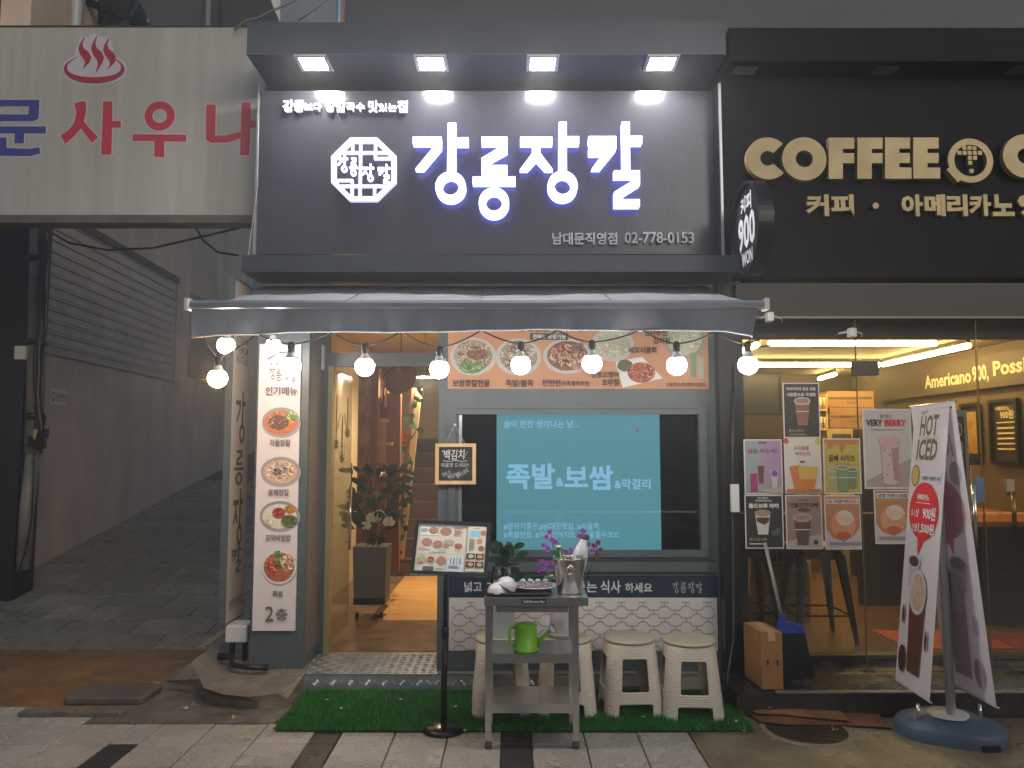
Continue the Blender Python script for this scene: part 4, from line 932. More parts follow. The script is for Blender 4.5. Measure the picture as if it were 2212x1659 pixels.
for pts_, nm in ((((100, 497), (150, 525), (230, 540), (330, 536), (420, 515), (520, 492)), 'loose black cable sagging below the sauna sign'), (((420, 487), (440, 520), (470, 545), (515, 552)), 'short cable loop under the right end of the sauna sign')):
    tag(MB().tube([P(u, v, 5.8) for u, v in pts_], .009, 6).build('hanging_cable', mBlack), nm, 'cable')
# above the sauna sign
ub = thing('tiled_building', 'grey tiled building with dark metal stair rails above the alley sign', 'building', (-6, 9, 3))
mTw = M('grey_tile_wall', '3e4045', .6, 0, (4, .12), (18, .5, (1, 1, 4)))
MB().box(-12, P(300, 30, 8.6).x, 8.6, 8.8, 4.35, 9).build('dark_recess', M('recess_black', '1b1d22', .7), ub)
MB().box(-12, P(143, 30, 8.2).x, 8.2, 8.5, 4.35, 9).build('tile_wall', mTw, ub)
c = P(165, 30, 8.1); MB().tube([(c.x, 8.1, 4.35), (c.x, 8.1, 9)], .065, 12).build('white_pipe', M('pale_pipe', '8f9da8', .4), ub)
for i in range(9):
    u = 215 + i * 22; MB().bar((P(u, 30, 8.3).x, 8.3, 4.35), (P(u, 30, 8.3).x, 8.3, 8), .02).build('rail_bar', mBlackM, ub)
MB().bar(P(180, 0, 8.35), P(438, 108, 8.3), .07).build('stair_rail', mBlackM, ub); MB().bar(P(300, -10, 8.35), P(240, 110, 8.3), .05).build('stair_rail', mBlackM, ub)
MB().prism([(P(u, v, 8.0).x, P(u, v, 8.0).z) for u, v in ((360, 120), (300, 0), (300, -40), (436, -40), (436, 120))], FRONT(8.0), -.2, 0).build('brick_return', mTw, ub)
c = R(436, -60, 470, 60, 7.5); MB().box(c[0], c[1], 7.5, 7.6, c[2], c[3]).build('window_frame', M('frame_dark', '2a2d31', .5), ub)
MB().box(c[0] + .07, c[0] + .11, 7.47, 7.4995, c[2], c[3]).build('mullion', M('mullion_grey', '6d7276', .5), ub)
c = R(470, -60, 600, 120, 7.8); MB().box(c[0], c[1], 7.8, 7.9, c[2], c[3] + 2).build('dark_wall', M('dark_grey_wall', '33373b', .6), ub)
mb = MB(); mb.prism([(P(u, v, 5.35).x, P(u, v, 5.35).z) for u, v in ((583, -8), (604, -8), (604, 45), (592, 20))], FRONT(5.35), -.02, 0)
tag(mb.build('white_bracket', M('white_enamel', 'b8bdbd', .5)), 'white triangular sign bracket above the canopy corner', 'bracket')
a = R(604, -80, 728, 60, 5.65); tag(MB().box(a[0], a[1], 5.65, 5.67, a[2] - .2, a[3]).build('plastic_sheet', M('blue_grey_sheet', '6b7680', .35, 0, (1.5, .15))), 'blue-grey plastic sheet screen above the canopy beside the upper wall', 'screen')
mb = MB(); mb.tube([P(u, v, 5.0) for u, v in ((505, 66), (530, 45), (560, 38), (590, 22), (640, 0))], .008, 6); mb.tube([P(u, v, 5.2) for u, v in ((645, 44), (680, 20), (710, -2))], .006, 6)
tag(mb.build('overhead_wire', M('wire_pale', '6b6f70', .5)), 'pale overhead wires crossing above the canopy corner', 'wire')
a = R(540, 590, 566, 625, 5.0); tag(MB().box(a[0] - .05, a[1], 5.2, 5.22, a[2], a[3] + .1).build('blue_panel', M('blue_sheet', '2c558c', .5)), 'small blue sheet glimpsed between the awning and sauna sign', 'panel')

# ================================================================== CAFE
YC = 4.72   # fascia
cf = thing('cafe_signboard', 'black cafe fascia board with gold COFFEE letters above the cafe window', 'signboard', (3, YC, 2.5))
fx0 = P(1556, 400, YC).x; fz0, fz1 = P(1900, 600, YC).z, P(1900, 150, YC).z
MB().box(fx0, 6.2, YC, YC + .2, fz0, 3.84).build('panel', mBlackSign, cf)
def z4(x, y): return 1474.6 + x / 3, 164.6 + y / 3
FC = FRONT(YC)
def c4(x, y): u, v = z4(x, y); p = P(u, v, YC - .04); return p.x, p.z
sc4 = (c4(100, 0)[0] - c4(0, 0)[0]) / 100
def gpoly(pl):
    mb = MB(); mb.prism([c4(x, y) for x, y in pl], FC, .02, .06); mb.build('gold_letter', mGold, cf)
c = c4(545, 540); MB().ring(c[0], c[1], 138 * sc4, 48 * sc4, FC, .02, .06, 48, 44, 316).build('gold_letter', mGold, cf)
c = c4(781, 543); MB().ring(c[0], c[1], 142 * sc4, 55 * sc4, FC, .02, .06, 48).build('gold_letter', mGold, cf)
def FE(x0, x1, top, bot, e):
    p = [(x0, top), (x1, top), (x1, top + 72), (x0 + 92, top + 72), (x0 + 92, top + 100), (x1, top + 100), (x1, top + 165), (x0 + 92, top + 165)]
    if e: p = p + [(x0 + 92, top + 194), (x1 + 10, top + 194), (x1 + 10, bot), (x0, bot)]
    else: p = p + [(x0 + 92, bot), (x0, bot)]
    gpoly(p)
FE(938, 1103, 406, 672, 0); FE(1124, 1286, 406, 671, 0); FE(1302, 1463, 405, 671, 1); FE(1484, 1648, 405, 670, 1)
c = c4(2208, 525); MB().ring(c[0], c[1], 143 * sc4, 50 * sc4, FC, .02, .06, 48, 44, 316).build('gold_letter', mGold, cf)
c = c4(1860, 550); mb = MB(); mb.ring(c[0], c[1], 145 * sc4, 104 * sc4, FC, .02, .05, 44)
a_, b_ = c4(1712, 603), c4(1785, 685); mb.bar(FC.pt(*a_, .03), FC.pt(*b_, .03), .025, .05, (0, -1, 0))
for gx, gy in ((0, -3), (-1, -2), (0, -2), (1, -2), (-2, -1), (-1, -1), (0, -1), (1, -1), (2, -1), (1, 0), (0, 0), (0, 1), (.2, 2.6)):
    q = (c[0] + gx * 33 * sc4, c[1] + 20 * sc4 - gy * 33 * sc4 - .0); mb.prism([(q[0] - 13 * sc4, q[1] - 13 * sc4), (q[0] + 13 * sc4, q[1] - 13 * sc4), (q[0] + 13 * sc4, q[1] + 13 * sc4), (q[0] - 13 * sc4, q[1] + 13 * sc4)], FC, .02, .045)
mb.build('portafilter_mark', mGold, cf)
mb = MB()
def ct(t, x0, y0, x1, y1, b=.045): p = c4(x0, y1); q = c4(x1, y0); put_text(mb, t, p[0], p[1], q[0], q[1], FC, .008, .03, b)
for t_, x0_, x1_ in (('커', 807, 950), ('피', 968, 1112), ('아', 1427, 1560), ('메', 1577, 1706), ('리', 1722, 1850), ('카', 1866, 2002), ('노', 2018, 2152), ('9', 2183, 2290), ('0', 2305, 2410), ('0', 2425, 2530), ('원', 2545, 2690)):
    mb = MB(); ct(t_, x0_, 762, x1_, 903); mb.build('gold_letter', mGold, cf)
mb = MB()
c = c4(1257, 835); mb.ring(c[0], c[1], 20 * sc4, .001, FC, .008, .03, 16)
mb.build('gold_dot', mGold, cf)
cc = thing('cafe_canopy', 'black canopy over the cafe fascia with three unlit recessed lamps', 'canopy', (3.5, YL, 3.9))
ccx = P(1572, 100, YL).x; ccz0 = P(1800, 132, YL).z
MB().box(ccx + .01, 6.2, YL, 5.55, ccz0, P(1800, 60, YL).z).build('box', mBlackSign, cc)
for u in (1610, 1912, 2205):
    x = P(u, 150, YL + .1).x; MB().box(x - .07, x + .07, YL + .06, YL + .15, ccz0 - .012, ccz0 - .0005).build('unlit_lamp', M('unlit_lamp_lens', '5c5f66', .4), cc)
MB().box(fx0 - .002, fx0 + .012, YC - .02, YC - .001, fz0, 3.8).build('corner_trim', mSteelFr, cf)
# round blade sign
rs = thing('round_blade_sign', 'round black blade sign reading 900 WON beside the cafe fascia', 'sign', (1.42, 4.6, 2.8))
Xr = 1.365; cy_, cz_ = 4.40, P(1622, 495, 4.4).z; rr = .272
RF = Fr((Xr, 0, 0), (0, -1, 0), (0, 0, 1))
mb = MB(); mb.ring(-cy_, cz_, rr, rr - .014, RF, -.0, .10 * -1, 48); mb = MB()
mb.ring(-cy_, cz_, rr, rr - .012, RF, -.075, .012, 56); mb.build('rim', mBlackM, rs)
mb = MB(); mb.ring(-cy_, cz_, rr - .013, .0005, RF, -.07, -.004, 56); mb.build('drum', M('sign_face_black', '1d2026', .25, coat=.6), rs)
mb = MB()
put_text(mb, '커피', -cy_ - .10, cz_ + .10, -cy_ + .10, cz_ + .205, RF, -.003, None, .03); put_text(mb, '900', -cy_ - .155, cz_ - .115, -cy_ + .155, cz_ + .09, RF, -.003, None, .03); put_text(mb, 'WON', -cy_ - .1, cz_ - .21, -cy_ + .1, cz_ - .125, RF, -.003, None, .03)
mb.build('lettering', mWh, rs)
MB().box(1.38, 1.46, 4.62, 4.7195, cz_ - .1, cz_ + .02).build('bracket', mBlackM, rs)
# shell of the cafe
cafe = structure(MB().box(1.45, 6.2, 9.8, 10.0, 0, 3.2).build('cafe_building', M('cafe_back_wall', '4a4036', .7, 0, (2, .1))))
mCW = M('cafe_dark_wall', '5a4a38', .7, 0, (1.5, .12)); mCC = M('cafe_ceiling', '7d7055', .8, 0, (4, .12), (12, .3))
MB().box(1.45, 1.49, 5.0, 9.8, .1, 2.75).build('left_wall', mCW, cafe)
MB().box(4.35, 4.4, 5.0, 9.8, .1, 2.75).build('right_wall', mCW, cafe)
MB().box(1.491, 4.349, 4.9905, 9.799, 2.42, 2.5).build('ceiling', mCC, cafe)
MB().box(1.45, 6.2, 5.08, 9.8, -.05, .17).build('cafe_floor', M('cafe_floor_tile', '6e5236', .3, 0, (3, .12), (30, .1)), cafe)
MB().box(1.30, 1.45, 4.8, 4.9, .1, 2.6).build('black_jamb', mBlack, cafe)
sfz = P(1900, 612, 4.76).z
sof = MB(); sof.box(1.45, 6.2, 4.931, 4.99, 2.20, 2.5004); hdz = P(1900, 688, 4.75).z; sof.box(1.402, 6.2, 4.75, 4.93, hdz, sfz); sof.box(1.40, 6.2, 4.931, 5.5, 2.5005, 3.84); sof.build('soffit_band', M('dark_brown_soffit', '221e1b', .5), cafe)
MB().box(1.402, 6.2, 4.742, 4.7495, hdz, hdz + .012).build('header_strip', M('pale_strip', '8a8378', .5), cafe)
# stepped porch
pr = thing('cafe_porch', 'dark tiled porch step in front of the cafe glass with pale metal edge', 'step', (3, 4.6, 0))
px0 = P(1592, 1500, 4.43).x
MB().box(px0, 6.2, 4.43, 5.079, 0, .128).build('step', M('dark_porch_tile', '2e2a28', .3, 0, (5, .2), (40, .2), wet=(3, .45, .15)), pr)
MB().box(px0 + .22, 6.2, 4.424, 4.46, .1285, .136).build('edge_strip', M('worn_edge', '8a857c', .4, .5), pr)
MB().box(1.45, 6.2, 5.0, 5.078, .1285, .185).build('sill', M('sill_black', '1c1b1c', .4), pr)
for i in range(5): MB().box(px0 + i * .6 + .598, px0 + i * .6 + .602, 4.4285, 4.4295, .002, .126).build('tile_joint', mFrameDk, pr)
# glass
sx0, sx1 = 1.40, P(1857, 1000, 4.78).x
gl = thing('cafe_side_glass', 'clear glass sidelight of the cafe covered with drink posters', 'window', (1.8, 4.78, .13))
YP = 4.78
MB().box(sx0, sx1, YP, YP + .01, .136, hdz - .001).build('pane', mGlass, gl)
MB().box(sx1, sx1 + .004, YP - .001, YP + .011, .136, hdz - .001).build('edge_bead', M('glass_edge', '6f6a50', .3), gl)
cdr = thing('cafe_glass_door', 'frameless glass cafe door with steel handles behind the standing banner', 'door', (2.8, YP, .13))
dx0, dx1 = sx1 + .012, P(2120, 1000, YP).x
MB().box(dx0, dx1, YP, YP + .01, .146, hdz - .001).build('pane', mGlass, cdr)
q = R(1843, 780, 1898, 811, YP - .01); MB().rbox(q[0], q[1], YP - .02, YP + .03, q[2], q[3], .008).build('patch_lock', M('patch_fitting_brown', '2f2926', .35), cdr)
hx = P(2103, 1100, YP - .05).x
mb = MB(); mb.tube([(hx, YP - .06, P(1, 1185, YP).z), (hx, YP - .06, P(1, 1045, YP).z)], .013, 10)
for v in (1058, 1170): mb.bar((hx, YP - .06, P(1, v, YP).z), (hx, YP, P(1, v, YP).z), .014)
mb.build('handle', mSt2, cdr)
q = R(2107, 1032, 2118, 1085, YP - .02); MB().box(q[0], q[1] + .02, YP - .03, YP - .001, q[2], q[3]).build('door_pad', M('blue_pad', '5a7896', .5), cdr)
g3 = thing('cafe_glass_leaf', 'second frameless glass cafe door leaf, the one with the bronze handle', 'door', (3.2, YP, .13))
MB().box(dx1 + .012, 4.2, YP, YP + .01, .146, hdz - .001).build('pane', mGlass, g3)
MB().box(dx1 + .004, dx1 + .008, YP, YP + .011, .146, hdz - .001).build('edge_bead', MATS['glass_edge'], g3)
hx = P(2188, 1100, YP - .05).x
mb = MB(); mb.tube([(hx, YP - .06, P(1, 1150, YP).z), (hx, YP - .06, P(1, 1060, YP).z)], .013, 10); mb.bar((hx, YP - .06, P(1, 1065, YP).z), (hx, YP, P(1, 1065, YP).z), .02); mb.build('handle', M('bronze_handle', '8a6a3a', .3, .9), g3)
q = R(2172, 1036, 2190, 1064, YP - .02); MB().box(q[0], q[1], YP - .03, YP - .001, q[2], q[3]).build('lock_case', M('pale_brass', 'a59a7a', .4, .4), g3)
# LED tubes
mTube = M('warm_led_tube', 'ffffff', .4, emis=60, ecol='ffd483')
for (a_, b_, lb) in (((2.12, 6.3), (3.5, 6.3), 'long lit ceiling tube nearest the cafe glass'), ((2.0, 7.95), (3.82, 7.95), 'lit ceiling tube at the rear of the cafe rectangle'), ((3.86, 6.45), (3.86, 7.95), 'lit ceiling tube running away on the right side of the rectangle'),
                     ((2.06, 6.4), (2.06, 7.2), 'short lit ceiling tube at the left of the cafe'), ((3.80, 9.0), (3.85, 9.6), 'small lit ceiling tube deepest in the cafe')):
    t = thing('led_tube_light', lb, 'tube light', ((a_[0] + b_[0]) / 2, (a_[1] + b_[1]) / 2, 2.36), 'warm tube lights on the cafe ceiling')
    hs_ = MB().bar((*a_, 2.4), (*b_, 2.4), .03, .038).build('housing', mBlack, t); MB().tube([(*a_, 2.355), (*b_, 2.355)], .022, 8).build('tube', mTube, hs_)
# interior wall lettering band
band = thing('slogan_fascia', 'brown fascia with pale lettering Americano 900 along the right cafe wall', 'sign', (4.3, 7.5, 2.1))
MB().box(4.28, 4.349, 5.4, 9.0, 2.03, 2.34).build('board', M('fascia_brown', '4d4030', .6), band)
BF = Fr((4.279, 0, 0), (0, -1, 0), (0, 0, 1))
def onx(u, v, X): d = ray(u, v); return CAM + d * (X / d.x)
mb = MB(); a_, b_ = onx(1998, 830, 4.279), onx(2098, 818, 4.279); put_text(mb, 'Americano', -a_.y, 2.10, -b_.y, 2.235, BF, .002, None, .025)
a_, b_ = onx(2105, 818, 4.279), onx(2128, 815, 4.279); put_text(mb, '900,', -onx(2101, 810, 4.279).y, 2.08, -onx(2136, 810, 4.279).y, 2.25, BF, .002, None, .025)
put_text(mb, 'Possibility', -onx(2146, 810, 4.279).y, 2.09, -onx(2300, 800, 4.279).y, 2.26, BF, .002, None, .03)
mb.build('lettering', M('fascia_letter', 'd8cfae', .6), band)
# framed posters on the right wall
def wallframe(u0, u1, v0, v1, lb, els, bgc):
    a_, b_ = onx(u0, v0, 4.34), onx(u1, v1, 4.34); yA, yB = a_.y, b_.y; zT = a_.z; zB = onx(u0, v1, 4.34).z
    t = printed('framed_poster', lb, 'picture', Fr((4.33, yA, zB), (0, -1, 0), (0, 0, 1)), abs(yA - yB), zT - zB, bgc, els, 'framed posters on the cafe wall')
    f = MB(); W_, H_ = abs(yA - yB), zT - zB; F_ = Fr((4.33, yA, zB), (0, -1, 0), (0, 0, 1))
    for p0, p1 in (((-.03, -.03), (W_ + .03, 0)), ((-.03, H_), (W_ + .03, H_ + .03)), ((-.03, 0), (0, H_)), ((W_, 0), (W_ + .03, H_))): f.prism([(p0[0], p0[1]), (p1[0], p0[1]), (p1[0], p1[1]), (p0[0], p1[1])], F_, -.003, .03)
    f.build('frame', mBlackM, t)
mPosB = M('poster_black', '221e1b', .5); mCrm = M('cream_print', 'c9b892', .6)
wallframe(2146, 2206, 872, 995, 'black framed price poster nearest the door on the cafe wall', [('t', '아메리카노', .1, .06, .7, .14, mCrm, .03), ('t', '900원!!', .3, .13, .95, .28, mCrm, .04)] + [('r', .15, .42 + .09 * i, .85, .45 + .09 * i, mCrm) for i in range(5)] + [('r', .15, .33, .9, .35, mCrm)], mPosB)
wallframe(2085, 2122, 880, 990, 'gold-toned framed poster further inside on the cafe wall', [('r', .1, .1, .9, .9, food('poster_gold', ['8a6a35', 'a58548', '5a4020'], 20))], mPosB)
# counter on the right
ctr = thing('service_counter', 'dark cafe counter with orange wooden top at the right', 'counter', (3.6, 6.4, .17))
MB().box(3.55, 4.34, 5.9, 8.4, .17, .90).build('body', M('counter_black', '1d1815', .5), ctr); MB().box(3.50, 4.345, 5.86, 8.42, .901, .94).build('top', M('orange_wood', '9a5a2c', .4, 0, (10, .2)), ctr)
kt = thing('menu_kiosk', 'pale kiosk panel with dark rounded screen behind the banner', 'kiosk', (3.2, 5.6, .17))
a = R(2040, 885, 2096, 1130, 5.6); MB().rbox(a[0], a[1] + .02, 5.6, 5.68, a[2], a[3], .02).build('case', M('kiosk_case', 'a8a294', .5), kt)
MB().box(a[0] + .03, a[1] - .015, 5.592, 5.599, a[2] + .22, a[3] - .05).build('screen', M('kiosk_screen', '23252a', .3), kt)
mb = MB(); put_text(mb, 'TO', a[1] - .13, a[3] - .2, a[1] - .03, a[3] - .09, FRONT(5.59), .001); put_text(mb, 'GO', a[1] - .13, a[3] - .33, a[1] - .03, a[3] - .22, FRONT(5.59), .001); mb.build('lettering', mCrm, kt)
MB().box(a[0] + .1, a[0] + .2, 5.62, 5.66, .17, a[2] + .01).build('stand', mBlackM, kt)
nt_ = R(2096, 1005, 2118, 1055, 6.2); tag(MB().box(nt_[0], nt_[1] + .03, 6.2, 6.205, nt_[2], nt_[3]).build('paper_note', M('yellow_paper', 'd9b878', .6)), 'yellowish paper note hanging behind the cafe door handle', 'note')
# TV panel, boxes, shelf, fridge
a = R(1594, 812, 1684, 893, 7.6); tv = thing('dark_screen', 'dark blank television panel on the left of the cafe', 'screen', (2.4, 7.6, 1.7)); MB().box(a[0], a[1], 7.6, 7.66, a[2], a[3]).build('panel', M('tv_black', '252a30', .3), tv)
rim(b_ := MB(), a[0] - .02, a[1] + .02, a[2] - .02, a[3] + .02, 7.6, .02, .012); b_.build('bezel', mBlackM, tv)
MB().box(a[0], a[0] + .03, 7.67, 9.79, a[3] - .15, a[3] - .1).build('bracket', mBlackM, tv)
mBoxC = M('cardboard', '9a764a', .8, 0, (3, .08), (60, .1))
for i, (u0, v0, u1, v1, lb) in enumerate(((1787, 845, 1888, 880, 'upper cardboard carton stacked in the cafe'), (1792, 881, 1890, 924, 'lower cardboard carton stacked in the cafe'))):
    a = R(u0, v0, u1, v1, 8.2); t = thing('cardboard_carton', lb, 'box', (a[0], 8.2, a[2]), 'cartons stacked in the cafe')
    MB().box(a[0], a[1], 8.2, 8.6, a[2], a[3]).build('carton', mBoxC, t); zc = (a[2] + a[3]) / 2; MB().box(a[0] + .01, a[1] - .02, 8.198, 8.1995, zc, zc + .025).build('printed_band', M('carton_ink', '5a4630', .7), t)
    mb = MB(); put_text(mb, 'ICE', (a[0] * .5 + a[1] * .5) - .04, zc - .05, (a[0] + a[1]) / 2 + .05, zc - .02, FRONT(8.198), .001); mb.build('lettering', M('carton_ink', ''), t)
a = R(1785, 925, 1900, 1180, 8.2); cabn = thing('white_cabinet', 'cream cabinet with glass front under the cartons', 'cabinet', (3.6, 8.2, .17))
MB().box(a[0], a[1], 8.2, 8.7, .17, a[3] - .004).build('carcass', M('cream_cabinet', 'b8a478', .5), cabn); MB().box(a[0] + .06, (a[0] + a[1]) / 2, 8.195, 8.1995, a[3] - .35, a[3] - .06).build('glass_front', M('cab_dark', '4a4238', .3), cabn)
MB().box((a[0] + a[1]) / 2 + .02, a[1] - .01, 8.195, 8.1995, a[3] - .5, a[3] - .01).build('side_door', M('cab_dark2', '2a2420', .4), cabn)
a = R(1758, 850, 1790, 925, 8.15); ob = thing('cup_shelf', 'open shelf of stacked cups beside the cartons', 'shelf', (a[0], 8.15, a[2])); MB().box(a[0] - .1, a[1], 8.16, 8.5, a[2] - .02, a[2]).build('board', mWoodL, ob); MB().box(a[0] - .1, a[1], 8.16, 8.5, (a[2] + a[3]) / 2, (a[2] + a[3]) / 2 + .02).build('board', mWoodL, ob)
for i in range(10):
    x = a[0] - .05 + (i % 5) * .045; z = a[2] + .001 if i < 5 else (a[2] + a[3]) / 2 + .021; MB().lathe([(.0, 0), (.015, 0), (.021, .12), (0, .12)], (x, 8.2, z), 8).build('cup', M('cup_cream', 'cbbd96', .5), ob)
MB().box(a[0] - .1, a[0] - .09, 8.16, 8.5, .17, a[3]).box(a[1] - .01, a[1], 8.16, 8.5, .17, a[3]).build('side_panel', mWoodL, ob)
# dark partition in the middle and crates
tag(MB().box(2.95, 3.55, 6.6, 6.68, .17, 1.3).build('counter_panel', M('dark_brown_panel', '2e2119', .5, 0, (3, .2))), 'dark brown low partition panel inside the cafe', 'partition')
cr_ = thing('wire_crate', 'black wire crate standing on cartons at the far left of the cafe', 'crate', (1.75, 6.0, .17))
for i in range(7): MB().bar((1.95 + i * .045, 6.0, .62), (1.95 + i * .045, 6.0, .98), .006).build('wire', M('wire_grey', '8a8478', .4), cr_)
for i in range(5): MB().bar((1.93, 6.0, .62 + i * .09), (2.25, 6.0, .62 + i * .09), .006).build('wire', MATS['wire_grey'], cr_)
MB().box(1.94, 2.24, 6.03, 6.3, .621, .97).build('dark_lining', M('crate_dark', '1d1a18', .6), cr_)
for i, z in enumerate((.17, .32, .47)):
    t = thing('storage_carton', ('bottom', 'middle', 'top')[i] + ' pale carton under the wire crate', 'box', (2.1, 6.0, z), 'cartons under the crate'); MB().box(1.92 + .01 * i, 2.28, 5.99, 6.35, z + .0005, z + .149).build('carton', M('pale_carton', '8a7858', .7), t); MB().box(1.93, 2.27, 5.985, 5.9895, z + .06, z + .075).build('tape', M('tape_brown', '6a4a2a', .5), t)
tag(MB().box(2.62, 3.5, 5.2, 5.7, .1705, .176).build('floor_glow_sheet', M('orange_floor_glow', 'b5552c', .8, 0, (20, .2))), 'orange-red sheet standing in for a light patch on the cafe floor by the door', 'mat')  # flat sheet in the colour of the orange lamplight on the floor
tag(MB().box(3.35, 4.3, 5.12, 5.6, .1765, .18).build('edge_glow_sheet', M('red_floor_glow', 'a03c2c', .8, 0, (20, .2))), 'red sheet standing in for a light patch at the right edge inside the cafe door', 'mat')  # second sheet, paints in the reddish lamplight beside the door

# bar stools
def bar_stool(x, y, lb):
    t = thing('bar_stool', lb, 'stool', (x, y, .171), 'metal bar stools in the cafe'); h = .62
    MB().rbox(x - .17, x + .17, y - .17, y + .17, .171 + h, .171 + h + .03, .03).build('seat', M('stool_seat_wood', 'a5672f', .45, 0, (12, .2)), t)
    MB().rbox(x - .155, x + .155, y - .155, y + .155, .171 + h - .06, .171 + h - .001, .03).build('apron', M('stool_metal', '2b2623', .35, .6), t)
    for sx in (-1, 1):
        for sy in (-1, 1):
            a_ = Vector((x + sx * .13, y + sy * .13, .171 + h - .03)); b_ = Vector((x + sx * .20, y + sy * .2, .172)); m = MB()
            k_ = 6
            vs_ = []
            for p, w in ((a_, .055), (b_, .022)):
                vs_ += [(p.x - w * .5, p.y - w * .5, p.z), (p.x + w * .5, p.y - w * .5, p.z), (p.x + w * .5, p.y + w * .5, p.z), (p.x - w * .5, p.y + w * .5, p.z)]
            m.add(vs_, [(0, 1, 2, 3), (7, 6, 5, 4), (0, 4, 5, 1), (1, 5, 6, 2), (2, 6, 7, 3), (3, 7, 4, 0)]); m.build('leg', MATS['stool_metal'], t)
    m = MB()
    for sx, sy, ex, ey in ((-1, -1, 1, -1), (1, -1, 1, 1), (1, 1, -1, 1), (-1, 1, -1, -1)): m.bar((x + sx * .178, y + sy * .178, .36), (x + ex * .178, y + ey * .178, .36), .012)
    m.build('stretcher', MATS['stool_metal'], t)
bar_stool(P(1763, 1190, 5.45).x, 5.5, 'dark metal bar stool with wooden seat below the mocha poster')
bar_stool(P(1612, 1190, 5.5).x, 5.6, 'dark metal bar stool half hidden by the black jamb')
# broom and carton on porch
br = thing('broom', 'broom with blue head and black bristles leaning on the cafe glass', 'broom', (P(1700, 1440, 4.62).x, 4.62, .14))
a_ = P(1690, 1338, 4.64); b_ = P(1652, 1172, 4.73)
MB().tube([a_, b_], .011, 8).build('handle', M('handle_grey', '8f8a80', .4), br)
ul = P(1674, 1366, 4.64); ur = P(1738, 1366, 4.64)
MB().prism([(ul.x, ul.z), (ul.x + .02, ul.z + .045), (a_.x - .02, a_.z - .01), (a_.x - .014, a_.z + .03), (a_.x + .014, a_.z + .03), (a_.x + .02, a_.z - .01), (ur.x - .02, ur.z + .045), (ur.x, ur.z)], FRONT(4.66), 0, .04).build('head', M('blue_plastic', '2a3f96', .4), br)
mb = MB(); rnd = random.Random(5)
for i in range(520):
    s = rnd.random(); x = ul.x + s * (ur.x - ul.x); y = 4.615 + rnd.random() * .05; xe_ = x + (s - .4) * .07 + rnd.gauss(0, .004); zz = .137 + rnd.random() * .05 * (s * 1.2)
    w = .0014; mb.add([(x - w, y, ul.z), (x + w, y, ul.z), (xe_ + w, y - .01, zz), (xe_ - w, y - .01, zz)], [(0, 1, 2, 3)])
mb.build('bristles', M('bristle_black', '17181c', .6), br, kind='stuff')
bxu = thing('parcel_box', 'taped brown cardboard box with two black arrows on the cafe porch', 'box', (P(1665, 1468, 4.5).x, 4.5, .137))
xa_ = P(1646, 1468, 4.47).x; xb_ = P(1692, 1468, 4.47).x; zt_ = P(1665, 1366, 4.47).z
MB().add([(xa_, 4.47, .137), (xb_, 4.47, .137), (xb_ - .02, 4.73, .137), (xa_ - .02, 4.73, .137), (xa_, 4.47, zt_), (xb_, 4.47, zt_), (xb_ - .02, 4.73, zt_), (xa_ - .02, 4.73, zt_)], [(0, 3, 2, 1), (4, 5, 6, 7), (0, 1, 5, 4), (1, 2, 6, 5), (2, 3, 7, 6), (3, 0, 4, 7)]).build('carton', M('parcel_cardboard', '94683a', .75, 0, (6, .15), (60, .15)), bxu)
mb = MB(); FB2 = FRONT(4.4695)
for xc in (xa_ + .035, xb_ - .03): mb.flat([(xc - .005, .27), (xc + .005, .27), (xc + .005, .285), (xc + .012, .285), (xc, .302), (xc - .012, .285), (xc - .005, .285)], FB2, .0006)
mb.build('arrow_print', mInk, bxu)
xm = (xa_ + xb_) / 2; mb = MB(); mb.flat([(xm - .018, zt_ - .05), (xm + .022, zt_ - .045), (xm + .02, zt_), (xm - .02, zt_)], FB2, .0008); mb.add([(xm - .02, 4.469, zt_ + .001), (xm + .02, 4.469, zt_ + .001), (xm + .005, 4.73, zt_ + .001), (xm - .035, 4.73, zt_ + .001)], [(0, 1, 2, 3)]); mb.build('packing_tape', M('clear_tape', 'b89c78', .2), bxu)
# flattened card + manhole
mb = MB(); GFm = Fr((0, 0, 0), (1, 0, 0), (0, 1, 0))
mh = thing('manhole_cover', 'rusty round manhole cover half under flattened cardboard', 'manhole cover', (1.56, 4.1, 0))
c = G(1742, 1577); MB().lathe([(0, .004), (.2, .004), (.205, .002), (.205, -.003)], (c.x, c.y, .001), 40).build('cover', M('rusty_iron', '3a2a24', .5, .3, (25, .3), (40, .6)), mh)
mb = MB(); mb.lathe([(.208, .0045), (.236, .004), (.24, -.001)], (c.x, c.y, .0005), 40); mb.build('rim', M('rim_concrete', '7c7058', .6, 0, (20, .2)), mh)
for i in range(-4, 5): MB().box(c.x - sqrt(.19 ** 2 - (i * .04) ** 2), c.x + sqrt(.19 ** 2 - (i * .04) ** 2), c.y + i * .04 - .006, c.y + i * .04 + .006, .0051, .008).build('ridge', MATS['rusty_iron'], mh)
mCd = M('wet_cardboard', '7d5638', .55, 0, (7, .22, (1, 1, 1), '8f6746'), (30, .4))
def sheet(pts, z, m, name, lb):
    pg = [G(u, v, z) for u, v in pts]; n_ = len(pg); cxm = sum(p.x for p in pg) / n_; cym = sum(p.y for p in pg) / n_
    vs_ = [(cxm, cym, z + .014)] + [(p.x, p.y, z + random.uniform(0, .008)) for p in pg]
    vs_ += [(x, y_, z_ - .005) for x, y_, z_ in vs_]; k_ = n_ + 1
    fs_ = [(0, i + 1, (i + 1) % n_ + 1) for i in range(n_)] + [(k_, k_ + (i + 1) % n_ + 1, k_ + i + 1) for i in range(n_)] + [(i + 1, k_ + i + 1, k_ + (i + 1) % n_ + 1, (i + 1) % n_ + 1) for i in range(n_)]
    tag(MB().add(vs_, fs_).build(name, m), lb, 'cardboard')
